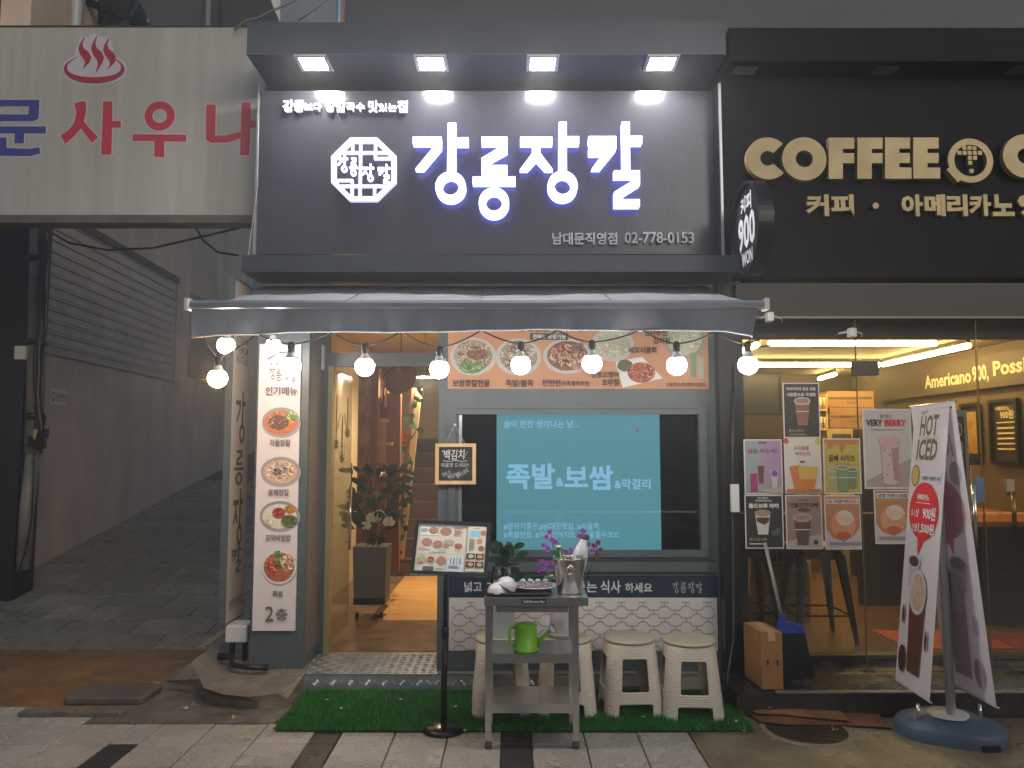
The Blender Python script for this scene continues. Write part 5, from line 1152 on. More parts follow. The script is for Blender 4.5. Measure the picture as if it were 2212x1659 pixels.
sheet([(1578, 1512), (1606, 1508), (1670, 1518), (1800, 1524), (1880, 1526), (1926, 1572), (1830, 1566), (1700, 1566), (1640, 1560)], .012, M('wet_card_dark', '6b4830', .5, 0, (7, .22), (30, .4)), 'flattened_cardboard', 'wide flattened cardboard sheet lying before the cafe step')
sheet([(1607, 1514), (1690, 1518), (1804, 1524), (1836, 1556), (1760, 1550), (1700, 1545), (1630, 1542)], .03, mCd, 'flattened_cardboard', 'torn crumpled cardboard piece on top of the larger flat sheet')

# ---- posters on the glass
pc = lambda n, c: M('poster_' + n, c, .55)
YO = YP - .004
def poster(u0, v0, u1, v1, lb, bgc, els, Y=YO):
    q = R(u0, v0, u1, v1, Y); f = Fr((q[0], Y, q[2]))
    e0 = [('r', .03, .02, .97, .98, bgc)]
    return printed('window_poster', lb, 'poster', f, q[1] - q[0], q[3] - q[2], mWhiteSheet, e0 + els, 'drink posters on the cafe glass')
def cup(cx, top, bot, wt, wb, body, lid=None, liquid=None, ice=None):
    o_ = [('p', [(cx - wt, top), (cx + wt, top), (cx + wb, bot), (cx - wb, bot)], body)]
    if liquid: o_.append(('p', [(cx - wt * .94, top + (bot - top) * .18), (cx + wt * .94, top + (bot - top) * .18), (cx + wb * .92, bot - .01), (cx - wb * .92, bot - .01)], liquid))
    o_.append(('e', cx, top, wt * 1.08, wt * .32, lid or pc('rim', 'c7bcb2'))); o_.append(('e', cx, top, wt * .92, wt * .22, ice or liquid or body))
    o_.append(('p', [(cx - wt * .86, top + (bot - top) * .42), (cx + wt * .86, top + (bot - top) * .42), (cx + wt * .85, top + (bot - top) * .45), (cx - wt * .85, top + (bot - top) * .45)], pc('highlight', 'd8cfc8')))
    return o_
fIce = food('print_ice_coffee', ['6a3f30', '9a6a55', 'c7a898', '7d4d3c'], 160); fPink = food('print_berry', ['8e2a34', 'c05a60', 'd8c0c0', 'e0d0cf'], 120)
fOrg = food('print_grapefruit', ['b9693f', 'c98558', 'd8a680', 'c27a50'], 60); fIceW = food('print_ice', ['c8b7a4', 'd9cec0', 'b8927a'], 90)
mT1 = pc('white_text', 'd0cfcc')
poster(1690, 827, 1773, 946, 'dark poster of iced tea cup, topmost on the cafe glass', pc('charcoal', '38322f'),
       [('t', '더치커피의 깊은 맛을', .1, .08, .9, .14, mT1, .03), ('t', '시원함으로 극대화', .1, .18, .9, .25, mT1, .03)] + cup(.52, .33, .77, .21, .13, pc('tea_cup', 'a07a6a'), None, pc('tea', '8a5c4c'), fIce) + [('t', '콜드브루티', .13, .84, .52, .9, pc('khaki', '8f8a66'), .03), ('r', .13, .93, .6, .95, pc('khaki', '8f8a66'))])
poster(1606, 949, 1692, 1068, 'lilac and grey poster with pink drinks at upper left of the glass', pc('grey_blue', '8a928f'),
       [('r', .45, .02, .97, .82, pc('lilac', '9d8299')), ('t', '봄은 무슨색?', .1, .17, .87, .26, pc('purple', '6a4a78'), .03), ('t', '봄', .1, .17, .22, .26, pc('rose', 'a5485a'), .03), ('r', .38, .05, .6, .075, pc('navy', '3c3c68')), ('r', .15, .62, .33, .95, pc('magenta', '8e2f62')), ('p', [(.34, .48), (.52, .48), (.48, .8), (.38, .8)], pc('wine', '6a3a44')), ('p', [(.68, .55), (.88, .55), (.84, .88), (.72, .88)], pc('milk', 'b5adb8')), ('e', .78, .62, .08, .06, pc('violet', '6a5596')), ('p', [(.4, .92), (.97, .86), (.97, .98), (.6, .98)], pc('pale', 'a89e8e'))])
poster(1693, 947, 1776, 1066, 'white poster with orange and yellow peach iced teas', pc('paper', 'c8c2b2'),
       [('e', .06, .05, .07, .05, pc('tomato', 'b5553a')), ('e', .93, .06, .08, .06, pc('lemon', 'b8a850')), ('t', '피치퐁퐁', .27, .14, .68, .22, pc('brick', 'b5705a'), .02), ('t', '아이스티', .29, .24, .7, .32, pc('brick', 'b5705a'), .02), ('p', [(.12, .52), (.42, .48), (.42, .93), (.26, .93)], pc('tang', 'c9743a')), ('p', [(.36, .5), (.9, .52), (.78, .92), (.42, .92)], pc('honey', 'cda04a')), ('p', [(.4, .74), (.84, .74), (.78, .92), (.42, .92)], pc('amber', 'c9783c')), ('r', .03, .92, .97, .98, pc('orange_floor', 'b86a3a')), ('r', .42, .41, .55, .44, pc('brown', '7a4a38'))])
poster(1777, 947, 1862, 1067, 'yellow poster with honey dripping over green fruit drinks', pc('mustard', 'b5a04a'),
       [('p', [(.03, .02), (.97, .02), (.97, .1), (.75, .12), (.62, .1), (.5, .3), (.42, .12), (.3, .12), (.15, .2), (.1, .08), (.03, .08)], pc('drip', 'b8743a')), ('t', '꿀빼 시리즈', .14, .3, .85, .42, pc('dark_brown', '4a3420'), .03)] + cup(.25, .56, .9, .13, .09, pc('pale_green', '9aa070')) + cup(.75, .56, .9, .14, .1, pc('green', '6d7f62')) + cup(.5, .52, .95, .16, .11, pc('mid_green', '7c8c62')) + [('r', .3, .46, .7, .47, pc('dark_brown', '4a3420'))])
poster(1862, 883, 1974, 1056, 'large white poster with red berry milk drink', pc('pale_grey', 'bcb4ae'),
       [('p', [(.03, .9), (.97, .62), (.97, .98), (.03, .98)], pc('dusty_pink', 'a58e8c')), ('t', '벨리딸기', .36, .07, .6, .12, pc('berry_brown', '7a4a48'), .02), ('t', 'VERY', .07, .135, .41, .22, pc('black_brown', '3a2a28'), .045), ('t', 'BERRY', .45, .135, .9, .22, mRedP, .045), ('r', .15, .26, .85, .27, pc('thin_rule', '7c7470'))] + [('p', [(.36, .42), (.72, .42), (.68, .92), (.38, .92)], pc('pink_milk', 'c2aaa8')), ('p', [(.56, .42), (.72, .42), (.68, .92), (.6, .92)], pc('pink_shade', 'a5807c')), ('e', .53, .92, .15, .03, pc('pink_milk', 'c2aaa8')), ('e', .52, .39, .22, .055, fPink), ('e', .55, .45, .17, .05, fPink)] + [('e', .42 + (i * .37 % .26), .52 + i * .06, .014, .01, pc('berry', '8e2a34')) for i in range(6)], Y=YO)
poster(1608, 1069, 1694, 1185, 'black poster of a layered latte cup at lower left of the glass', pc('off_black', '262626'),
       [('t', '부드럽고', .34, .04, .62, .08, mT1, .02), ('t', '묵직하게 즐기는', .28, .09, .7, .13, mT1, .02), ('t', '콜드브루 라떼', .1, .16, .88, .25, mT1, .04)] + cup(.46, .34, .74, .2, .13, pc('milk_white', 'c0bcb4'), pc('lid_tan', '9a8868'), None, fIce) + [('p', [(.29, .42), (.63, .42), (.61, .5), (.5, .56), (.31, .5)], pc('espresso', '4a3424')), ('t', '콜드브루 라떼', .1, .8, .55, .86, pc('olive', '8f8a48'), .03), ('r', .1, .9, .52, .92, mT1), ('p', [(.65, .68), (.92, .6), (.9, .74), (.7, .76)], pc('leafy', '4a5648'))])
poster(1696, 1069, 1778, 1186, 'beige-brown poster of a double mocha latte', pc('taupe', '8f7668'),
       [('p', [(.03, .86), (.35, .8), (.97, .72), (.97, .98), (.03, .98)], pc('warm_grey', 'a8a096')), ('t', '더블모카라떼', .1, .14, .9, .24, pc('cocoa', '45302a'), .035), ('e', .5, .28, .18, .035, pc('oval_brown', '6a3f35')), ('t', '달콤쌉쌀', .36, .08, .62, .11, pc('cocoa', '45302a'), .02)] + cup(.45, .42, .93, .24, .15, pc('mocha', '7a5a4c'), pc('rim2', 'b0a296'), pc('mocha_dark', '5e4038'), fIce) + [('e', .8, .87, .06, .04, pc('bean', '35261f'))])
def orange_p(u0, v0, u1, v1, lb, t, c):
    poster(u0, v0, u1, v1, lb, pc('soft_orange', 'b0764e'),
       [('p', [(.03, .62), (.2, .78), (.5, .86), (.8, .74), (.97, .6), (.97, .98), (.03, .98)], pc('cool_white', 'b8b2b0')), ('r', .06, .06, .94, .16, pc('label_white', 'c8bcb8')), ('t', t, .09, .075, .9, .145, c, .03), ('e', .5, .55, .34, .27, fOrg), ('e', .55, .42, .24, .14, fIceW), ('p', [(.34, .34), (.84, .42), (.74, .5), (.38, .48)], pc('glass_band', 'cfae92')), ('e', .5, .74, .2, .07, pc('red_orange', 'b8553a')), ('r', .1, .86, .97, .92, pc('mauve', '8f8088'))])
orange_p(1780, 1070, 1862, 1187, 'orange grapefruit ade poster at lower right of the glass', '오 자몽에이드', pc('crimson', '8a3a40'))
orange_p(1887, 1058, 1972, 1175, 'orange grapefruit poster with blue first word beside the banner', '상큼 자몽스파클', pc('steel_blue', '4a6a88'))

# ------------------------------------------------------------------ standing banners
bn = thing('banner_stand', 'two-sided white coffee banner stand reading HOT ICED on a blue-grey water base', 'banner stand', (2.27, 4.1, 0))
mBn = cloth('banner_cloth', 'ece6e8'); mBr = M('bronze_print', '6f5a45', .5)
def quad_frame(BL, BR, TL):
    BL, BR, TL = Vector(BL), Vector(BR), Vector(TL); w = (BR - BL).length; h = (TL - BL).length
    return Fr(BL, (BR - BL) / w, (TL - BL) / h), w, h
def fy_(y):
    k = ((0, 0), (.05, .022), (.17, .10), (.195, .11), (.33, .188), (.34, .205), (.47, .285), (.495, .31), (.71, .475), (.775, .53), (.775, .53), (.80, .545), (.84, .60), (.862, .64), (.90, .75), (.965, .94), (1, 1))
    for (a0, b0), (a1, b1) in zip(k, k[1:]):
        if y <= a1: return b0 + (b1 - b0) * (y - a0) / max(1e-6, a1 - a0)
    return y
def remap(els):
    o = []
    for e in els:
        if e[0] == 't': o.append(e[:3] + (fy_(e[3]), e[4], fy_(e[5])) + e[6:])
        elif e[0] == 'r': o.append((e[0], e[1], fy_(e[2]), e[3], fy_(e[4]), e[5]))
        elif e[0] == 'e': o.append((e[0], e[1], (fy_(e[2] + e[4]) + fy_(e[2] - e[4])) / 2, e[3], min(.115, (fy_(e[2] + e[4]) - fy_(e[2] - e[4])) / 2), e[5]))
        else: o.append((e[0], [(x, fy_(y)) for x, y in e[1]], e[2]))
    return o
def banner_els(a=1):
    mm = (lambda n, c: pc(n, c)) if a else (lambda n, c: MATS.get('faint_' + n) or cloth('faint_' + n, c))
    c_ = (lambda c, f: c) if a else (lambda c, f: f)
    return [('t', 'HOT', .2, .05, .75, .17, mm('bz', c_('6f5a45', 'c0b8ba')), .03, .18), ('t', 'Coffee time', .3, .172, .75, .195, mm('pk', c_('c88a84', 'ccc4c8')), 0, .2), ('t', 'ICED', .15, .195, .76, .33, mm('bz', c_('6f5a45', 'c0b8ba')), .03, .18),
        ('e', .18, .405, .125, .065, mm('seal', c_('7a6230', 'c8c0c4'))), ('e', .18, .405, .1, .052, mm('seal2', c_('b09a58', 'd4ccd0'))), ('r', .35, .385, .93, .45, mm('lbl', c_('bcbcc4', 'dcd4da'))), ('t', '스페셜티 블렌딩 원두', .37, .405, .92, .43, mm('ink', c_('3a3a48', 'b4aeb8')), .02),
        ('e', .5, .575, .42, .135, mm('red', c_('c4222a', 'd8a0ac'))), ('p', [(.38, .69), (.6, .69), (.42, .775)], mm('red', '')),
        ('t', '아메리카노', .3, .495, .65, .525, mm('w', c_('d8d4d4', 'c8b4be')), .03), ('r', .28, .535, .68, .538, mm('w', '')), ('t', 'S 1샷', .16, .565, .38, .605, mm('w', ''), .02), ('t', '900원', .5, .55, .86, .61, mm('w', ''), .03), ('t', 'L 2샷', .13, .635, .37, .675, mm('w', ''), .02), ('t', '1,500원', .4, .625, .85, .68, mm('w', ''), .03),
        ('p', [(.2, .8), (.52, .8), (.5, .865), (.24, .865)], mm('cupw', c_('a9a5a8', 'cfc8ce'))), ('e', .36, .8, .18, .025, mm('cupr', c_('bcb8ba', 'c8c2c8'))), ('e', .36, .802, .14, .018, mm('cof', c_('3d2a20', 'b4acb4'))),
        ('p', [(.3, .86), (.76, .86), (.7, .965), (.36, .965)], mm('iced', c_('5a2f22', 'bcabb0'))), ('e', .53, .86, .24, .035, mm('cupr', '')), ('e', .53, .862, .2, .028, food('print_iced_' + str(a), ['8a4a22', 'c99a6a', 'd8cfc8', '6a3018'] if a else ['b0a29c', 'a8989a', 'ccc4c8'], 60)),
        ('e', .2, .955, .1, .018, mm('beans', c_('3a2620', 'b4acb2'))), ('e', .16, .9, .03, .012, mm('beans', '')), ('e', .85, .92, .03, .012, mm('beans', ''))]
BL = P(1934, 1469, 4.29); BR = P(2007, 1518, 3.91); TL = P(1976, 887, 4.29)
f, w, h = quad_frame(BL, BR, TL)
p = bn
MBsheet = printed('x', '', '', f, w, h, mBn, remap(banner_els(1)), parent=bn, thick=.002)
BL2 = P(2044, 1472, 4.27); BR2 = P(2152, 1530, 3.83); TL2 = P(2062, 866, 3.87) - (BR2 - BL2)
f2, w2, h2 = quad_frame(BL2, BR2, TL2); printed('x', '', '', f2, w2, h2, cloth('banner_cloth_back', 'ece6ea'), remap(banner_els(0)), parent=bn, thick=.002, mirror=True)
MB().tube([(2.27, 4.1, .1), (2.26, 4.1, 1.72)], .022, 12).build('pole', mWhiteP, bn)
for ff_, ww, hh in ((f, w, h), (f2, w2, h2)):
    for e_h in (.003, hh - .003): MB().tube([ff_.pt(-.01, e_h, -.006), ff_.pt(ww + .01, e_h, -.006)], .006, 8).build('cross_rod', mSt2, bn)
for x in (2.11, 2.43): MB().tube([(x, 4.12, .07), (x, 4.12, .17)], .010, 8).build('short_post', mSt2, bn)
prof = []; mb = MB(); n_ = 48; rings = []
for s, z in ((1.0, 0), (1.0, .05), (.93, .075), (.62, .105), (.5, .118), (.001, .12)):
    rg = []
    for i in range(n_):
        a_ = 2 * pi * i / n_; r_ = 1 / ((abs(cos(a_)) / .235) ** 2.6 + (abs(sin(a_)) / .2) ** 2.6) ** (1 / 2.6); r_ *= 1 + .06 * cos(4 * a_)
        zz = z
        rg.append((2.285 + r_ * s * cos(a_) + .07 * sin(a_) * -s, 4.15 + r_ * s * sin(a_), zz))
    rings.append(rg)
mb.add([p_ for rg in rings for p_ in rg], [(j * n_ + i, j * n_ + (i + 1) % n_, (j + 1) * n_ + (i + 1) % n_, (j + 1) * n_ + i) for j in range(5) for i in range(n_)], True)
mb.build('water_base', M('blue_grey_plastic', '4a5a6c', .45, 0, (8, .05)), bn)
mb = MB(); mb.box(2.33, 2.41, 3.925, 3.97, .0, .028); mb.build('base_slot', mFrameDk, bn)
MB().lathe([(0, .010), (.095, .010), (.1, 0)], (2.27, 4.13, .115), 28).build('base_disc', mWhiteP, bn)

# sensors and camera under cafe soffit
for u, v, lb in ((1662, 684, 'white security camera under the soffit at the awning end'), (1840, 718, 'white security camera above the cafe glass')):
    c = P(u, v, 4.6); t = thing('security_camera', lb, 'camera', c, 'small cameras under the cafe soffit'); MB().rbox(c.x - .02, c.x + .02, c.y - .03, c.y + .03, c.z - .03, c.z + .025, .008).build('body', mWhiteP, t); MB().tube([c + Vector((.015, 0, .01)), c + Vector((.09, .06, .0)), (c.x + .14, 4.779, c.z)], .004, 6).build('cable', mWhiteP, t); MB().bar(c + Vector((0, .02, .01)), (c.x, 4.779, c.z + .02), .012).build('bracket', mWhiteP, t)
mb = MB(); c = P(1580, 700, 4.75); mb.tube([P(1583, 735, 4.82), P(1583, 1000, 4.76), P(1585, 1380, 4.76), P(1572, 1460, 4.62), P(1568, 1500, 4.55)], .009, 6)
tag(mb.build('power_cable', mBlack), 'black cable running down the black jamb to the ground', 'cable')
sx_ = P(1583, 1070, 4.78); tag(MB().rbox(sx_.x - .02, sx_.x + .03, 4.74, 4.775, sx_.z - .1, sx_.z + .07, .006).build('key_box', mWhiteP), 'white plastic key box on the jamb left of the posters', 'box')

# ------------------------------------------------------------------ interior of the restaurant
cb2 = thing('wooden_cabinet', 'reddish carved wooden cabinet and posts along the left wall inside the door', 'cabinet', (-1.25, 7.3, .12))
def rr_(u0, v0, u1, v1, Y, m, name, par, d=.06): a = R(u0, v0, u1, v1, Y); return MB().box(a[0], a[1], Y, Y + d, a[2], a[3]).build(name, m, par)
rr_(775, 796, 802, 1225, 7.05, M('carved_wood', 'a8774e', .5, 0, (18, .35, (2, 1, .4), 'c29468'), (30, .5, (1, 1, .4))), 'carved_panel', cb2)
rr_(802, 796, 812, 1235, 7.0, mWood, 'post', cb2, .09); rr_(812, 822, 836, 1010, 7.2, mWoodL, 'back_panel', cb2, .03); rr_(836, 850, 861, 1235, 7.1, mWood, 'post', cb2, .09)
rr_(812, 1010, 836, 1230, 7.21, M('dark_wood', '4a2c1f', .5, 0, (8, .2)), 'lower_panel', cb2, .03); rr_(814, 905, 840, 912, 7.08, mWoodL, 'shelf', cb2, .14); rr_(814, 955, 846, 962, 7.0, mWoodL, 'shelf', cb2, .14); rr_(812, 880, 834, 902, 7.12, M('brown_basket', '7a5034', .7), 'drawer', cb2, .07)
for i, u in enumerate((817, 822, 827)):
    q = P(u, 880, 7.15); tag(MB().tube([q - Vector((0, 0, .0)), q + Vector((random.uniform(-.02, .02), 0, .16 + .03 * i))], .01, 6).build('dried_branch', M('branch', '5a3a2a', .7)), ('left', 'middle', 'right')[i] + ' dried branch standing on the wooden cabinet shelf', 'branch')
q = P(816, 1000, 7.0); rr_(818, 1000, 832, 1160, 6.99, M('orange_cloth', 'a8603c', .8, 0, (14, .3)), 'hanging_cloth', cb2, .03)
post = thing('stair_handrail_board', 'slanting cream board with leafy vine beside the stairs', 'handrail', (-1, 7.4, .12))
pa, pb_ = P(906, 838, 7.4), P(866, 1205, 7.4); MB().bar(pa, pb_, .055, .04, (0, -1, 0)).build('board', M('cream_board', 'cdb98c', .5), post)
MB().bar(pa + Vector((-.05, .05, .0)), pb_ + Vector((-.05, .05, .0)), .05, .04, (0, -1, 0)).build('rear_board', mWood, post)  # reddish wooden board set parallel behind the cream one
vn = thing('leafy_vine', 'green artificial vine with one pink flower twisted around the cream handrail board', 'vine', (-1, 7.3, .12)); rnd = random.Random(11)
vp = [pa.lerp(pb_, i / 24) + Vector((.04 * sin(i * 1.3) - .02, -.05, 0)) for i in range(25)]
MB().tube(vp, .006, 5).build('stem', M('vine_stem', '3a4a28', .6), vn)
for i in range(60):
    q = vp[rnd.randrange(25)]; a_ = rnd.uniform(0, 6.28); mb = MB(); mb.leaf(q, (cos(a_), -.4, sin(a_) * .7), (0, -1, 0), rnd.uniform(.05, .09), rnd.uniform(.035, .06)); mb.build('leaf', M('vine_leaf', '2f5a30', .5, 0, (9, .3)), vn)
mb = MB(); fq = P(874, 943, 7.25)
for i in range(7): a_ = i * .9; mb.leaf(fq, (cos(a_), -.5, sin(a_)), (0, -1, 0), .055, .04)
mb.build('flower', M('pink_flower', 'c85a64', .6), vn)
ht = thing('straw_basket', 'round woven straw basket hanging tilted above the doorway inside', 'basket', P(866, 818, 6.5))
rotm = Matrix.Rotation(radians(62), 3, 'X') @ Matrix.Rotation(radians(0), 3, 'Z'); rotm = Matrix.Rotation(radians(-35), 3, 'Y') @ rotm
prof = [(0, .03)] + [(.012 * i, .03 * (1 - (i / 12) ** 2) + .002 * (i % 2)) for i in range(1, 12)] + [(.145, .0), (.15, .012), (.145, .018)]
MB().lathe(prof, P(866, 818, 6.5), 36, rotm).build('weave', M('straw', '8f6a48', .7, 0, (40, .2)), ht)
MB().tube([P(866, 800, 6.5), (P(866, 800, 6.5).x, 6.5, 2.62)], .004, 5).build('cord', mBlack, ht)
for u, v, lb in ((726, 808, 'small round lit ceiling light seen through the glass door'), (917, 813, 'small round lit ceiling light right of the straw basket')):
    c = P(u, v, 7.4); c.z = 2.62; d_ = ray(u, v); t_ = (2.61 - 1.5) / d_.z; c = CAM + d_ * t_
    if c.y > 10: c = P(u, v, 7.4)
    t = thing('ceiling_light', lb, 'ceiling light', c, 'round ceiling lights in the restaurant'); MB().lathe([(0, -.006), (.085, -.006)], c, 24).build('diffuser', M('warm_downlight', 'ffffff', .4, emis=480, ecol='ffe6c0'), t); MB().lathe([(.086, -.01), (.1, -.01), (.1, .015), (0, .015)], c, 24).build('trim', mWhiteP, t); MB().tube([c + Vector((0, 0, .014)), (c.x, c.y, 2.62)], .006, 6).build('stem', mWhiteP, t)
# planter
pt_ = thing('tall_planter', 'tall grey tapered planter on castors holding white roses inside the door', 'planter', (-1.15, 6.45, .12))
a = P(768, 1296, 6.4); b = P(836, 1296, 6.4); zt = P(800, 1180, 6.4).z; zb_ = a.z + .02
def frust(x0, x1, y0, y1, z0, z1, e): return MB().add([(x0 + e, y0 + e, z0), (x1 - e, y0 + e, z0), (x1 - e, y1 - e, z0), (x0 + e, y1 - e, z0), (x0, y0, z1), (x1, y0, z1), (x1, y1, z1), (x0, y1, z1)], [(3, 2, 1, 0), (4, 5, 6, 7), (0, 1, 5, 4), (1, 2, 6, 5), (2, 3, 7, 6), (3, 0, 4, 7)])
frust(a.x - .02, b.x, 6.35, 6.62, zb_, zt, .012).build('pot', M('planter_grey', '5d5854', .6, 0, (4, .08)), pt_)
trl = MB().box(a.x - .01, b.x - .01, 6.36, 6.6, zb_ - .05, zb_ - .001).build('trolley', mBlack, pt_)
for x in (a.x + .02, b.x - .04): MB().lathe([(0, -.012), (.024, -.012), (.024, .012), (0, .012)], (x, 6.37, .118 + .024), 14, Matrix.Rotation(pi / 2, 3, 'Y')).build('castor', mBlackM, trl)
fl_ = thing('house_plant', 'dark green leafy plant with white roses growing from the tall planter', 'plant', (-1.1, 6.45, zt)); rnd = random.Random(4); cxp = (a.x + b.x) / 2
for i in range(120):
    a_ = rnd.uniform(0, 6.28); h_ = rnd.uniform(.12, .62); bx_ = Vector((cxp + cos(a_) * .05, 6.47 + sin(a_) * .05, zt)); tp = bx_ + Vector((cos(a_) * rnd.uniform(.04, .17), sin(a_) * .1, h_))
    MB().leaf(tp, (cos(a_), sin(a_) * .5, rnd.uniform(.3, 1.6)), (0, -1, 0), rnd.uniform(.09, .15), rnd.uniform(.035, .06), .3).build('leaf', M('dark_leaf', '364a2b', .45, 0, (12, .3)), fl_)
    if i % 4 == 0: MB().tube([bx_, bx_.lerp(tp, .5) + Vector((.01, 0, 0)), tp], .003, 5).build('stem', M('stem_green', '3a4a2a', .6), fl_)
for u, v, r in ((790, 1138, .028), (803, 1122, .032), (818, 1117, .036), (840, 1130, .032)):
    c = P(u, v, 6.33); mb = MB()
    for L_ in range(3):
        for i in range(5 + L_): a_ = i * 2 * pi / (5 + L_) + L_ * .5; mb.leaf(c + Vector((0, 0, -r * .4)), (cos(a_) * (.5 + .4 * L_), sin(a_) * (.5 + .4 * L_), 1.3 - .5 * L_), (sin(a_), -cos(a_), .2), r * 1.7, r * 1.4, -.3)
    mb.ball(c, r * .6, 10); mb.build('rose', M('white_rose', 'e6dcc2', .6), fl_)
# ladle-like hanging tools seen through the glass door
ld = thing('wall_hangings', 'dark utensils and strings hanging behind the glass door', 'wall decoration', (-1.6, 6.6, 1.5))
for u, v0, v1 in ((716, 840, 905), (728, 850, 960), (740, 900, 990), (752, 860, 935), (760, 1000, 1080)):
    q0, q1_ = P(u, v0, 6.7), P(u, v1, 6.7); q0.x = q1_.x = max(q0.x, -1.63); MB().tube([q0, q1_], .006, 6).ball(q1_, .03, 10, (.7, .3, 1.4)).build('utensil', M('utensil_dark', '3c3026', .5), ld)

# ------------------------------------------------------------------ stainless trolley table
YT = 3.95
tb_ = thing('steel_table', 'stainless steel three-tier table standing before the shop window', 'table', (.12, 4.1, 0))
tx0, tx1 = P(1046, 1290, YT).x, P(1271, 1290, YT).x; ty0, ty1 = 3.95, 4.27
zt = P(1150, 1291, YT).z; zc = zt - .042
MB().box(tx0, tx1, ty0, ty1, zt - .004, zt).box(tx0, tx1, ty0, ty0 + .003, zc, zt - .0045).box(tx0, tx0 + .003, ty0 + .0035, ty1, zc, zt - .0045).box(tx1 - .003, tx1, ty0 + .0035, ty1, zc, zt - .0045).build('top', mStain, tb_)
lx_, rx_ = P(1062, 1400, YT).x, P(1237, 1400, YT).x
MB().box(lx_ + .02, rx_ - .02, ty0 + .02, ty0 + .024, zc - .035, zc).build('top_rail', mStain, tb_)
zm = P(1150, 1415, YT).z; zl = P(1150, 1523, YT).z
for z in (zm, zl):
    MB().box(lx_ - .012, rx_ + .012, ty0 + .02, ty1 - .02, z - .003, z).box(lx_ - .012, rx_ + .012, ty0 + .017, ty0 + .0195, z - .045, z).box(lx_ - .012, rx_ + .012, ty1 - .0195, ty1 - .017, z - .04, z).build('shelf', mStain, tb_)
for x in (lx_, rx_):
    for y in (ty0 + .03, ty1 - .03):
        sx = 1 if x == lx_ else -1; mb = MB(); mb.box(min(x, x - sx * .032), max(x, x - sx * .032), y - .016, y - .0125, .04, zc - .001); mb.box(min(x - sx * .032, x - sx * .028), max(x - sx * .032, x - sx * .028), y - .012, y + .018, .04, zc - .001); mb.box(min(x - sx * .010, x - sx * .014), max(x - sx * .010, x - sx * .014), y - .0119, y + .0, .04, zc - .001); lg_ = mb.build('leg', mStain, tb_)
        MB().lathe([(0, 0), (.017, 0), (.019, .02), (.013, .04), (0, .04)], (x - sx * .016, y, 0.001), 12).build('foot', M('grey_rubber', '4c4b4a', .6), lg_)
q = R(1128, 1294, 1180, 1305, YT - .001); lbp = printed('table_label', 'black Self-Service Bar label on the front of the steel table', 'label', Fr((q[0], ty0 - .0006, q[2])), q[1] - q[0], q[3] - q[2], mInk, [('t', 'Self-Service Bar', .06, .2, .94, .8, mWh, .02)], thick=.0005)
# tray with bowls, plate, cups
ty = thing('serving_tray', 'black round-cornered tray on the steel table', 'tray', (-.02, 4.06, zt)); q0 = P(1049, 1285, 4.0).x; q1_ = P(1190, 1285, 4.0).x
MB().rbox(q0, q1_, 3.965, 4.22, zt + .001, zt + .012, .04).build('base', M('tray_black', '16161a', .3), ty)
mb = MB(); pts_ = []
for cx_, cy2, a0 in ((q1_ - .04, 4.18, 0), (q0 + .04, 4.18, 90), (q0 + .04, 4.005, 180), (q1_ - .04, 4.005, 270)):
    for i in range(6): a_ = radians(a0 + 18 * i); pts_.append((cx_ + .04 * cos(a_), cy2 + .04 * sin(a_), zt + .016))
mb.tube(pts_ + [pts_[0]], .005, 6); mb.build('rim', MATS['tray_black'], ty)
mCer = M('white_ceramic', 'c9c7cc', .15, coat=.5)
def bowl(c, tilt, r, lb, az=0):
    t = thing('ceramic_bowl', lb, 'bowl', c, 'white bowls upside down on the tray'); rm = Matrix.Rotation(az, 3, 'Z') @ Matrix.Rotation(tilt, 3, 'Y')
    pr_ = [(r, 0), (r * .97, r * .3), (r * .8, r * .62), (r * .5, r * .86), (r * .38, r * .9), (r * .36, r * .98), (0.0001, r * .98)]
    MB().lathe(pr_ , c, 32, rm).build('shell', mCer, t)
bowl(Vector((P(1074, 1280, 4.0).x, 4.01, zt + .014)), 0, .052, 'white bowl lying upside down flat on the tray')
bowl(Vector((P(1096, 1270, 4.0).x - .006, 4.02, zt + .042)), radians(30), .052, 'second white bowl leaning tilted over the first one', 0)
pl_ = thing('grill_plate', 'white oval platter filled with grey and red food on the tray', 'plate', (.05, 4.1, zt)); pc_ = Vector((P(1155, 1275, 4.06).x, 4.09, zt + .014))
MB().lathe([(.0, 0), (.09, 0), (.114, .022), (.119, .024), (.114, .027), (.09, .006), (0, .006)], pc_, 40, sy=.98).build('platter', mCer, pl_)
mb = MB(); rnd = random.Random(9)
for i in range(130):
    a_ = rnd.uniform(0, 6.28); r_ = sqrt(rnd.random()) * .098; mb.ball(pc_ + Vector((r_ * cos(a_), r_ * sin(a_) * .95, .018 + rnd.random() * .012)), rnd.uniform(.006, .012), 6, (1, 1, .7))
mb.build('food', food('dish_food', ['5d6468', '8a9296', '6e5450', '9a5a4c', '7a7f82', 'a5a8a6'], 90, rough=.3), pl_, kind='stuff')
for i in range(4): c = pc_ + Vector((-.06 + .04 * i, .07, .03)); MB().rbox(c.x - .012, c.x + .012, c.y - .01, c.y + .01, c.z, c.z + .012, .004).build('white_morsel', mWh, pl_)
mCup = glass('drinking_glass', (.95, .97, .96), 1.4)
for i, (u, lb) in enumerate(((1075, 'upside-down glass tumbler at the back left of the tray'), (1097, 'upside-down glass tumbler touching the right side of the other'))):
    c = Vector((P(u, 1270, 4.17).x - .0, 4.175, zt + .013)); t = thing('glass_tumbler', lb, 'glass', c, 'tumblers on the tray'); MB().lathe([(.036, 0), (.034, .06), (.031, .105), (.028, .108), (0, .108), (0, .1), (.028, .1), (.031, .06), (.034, 0)], c, 28).build('tumbler', mCup, t)
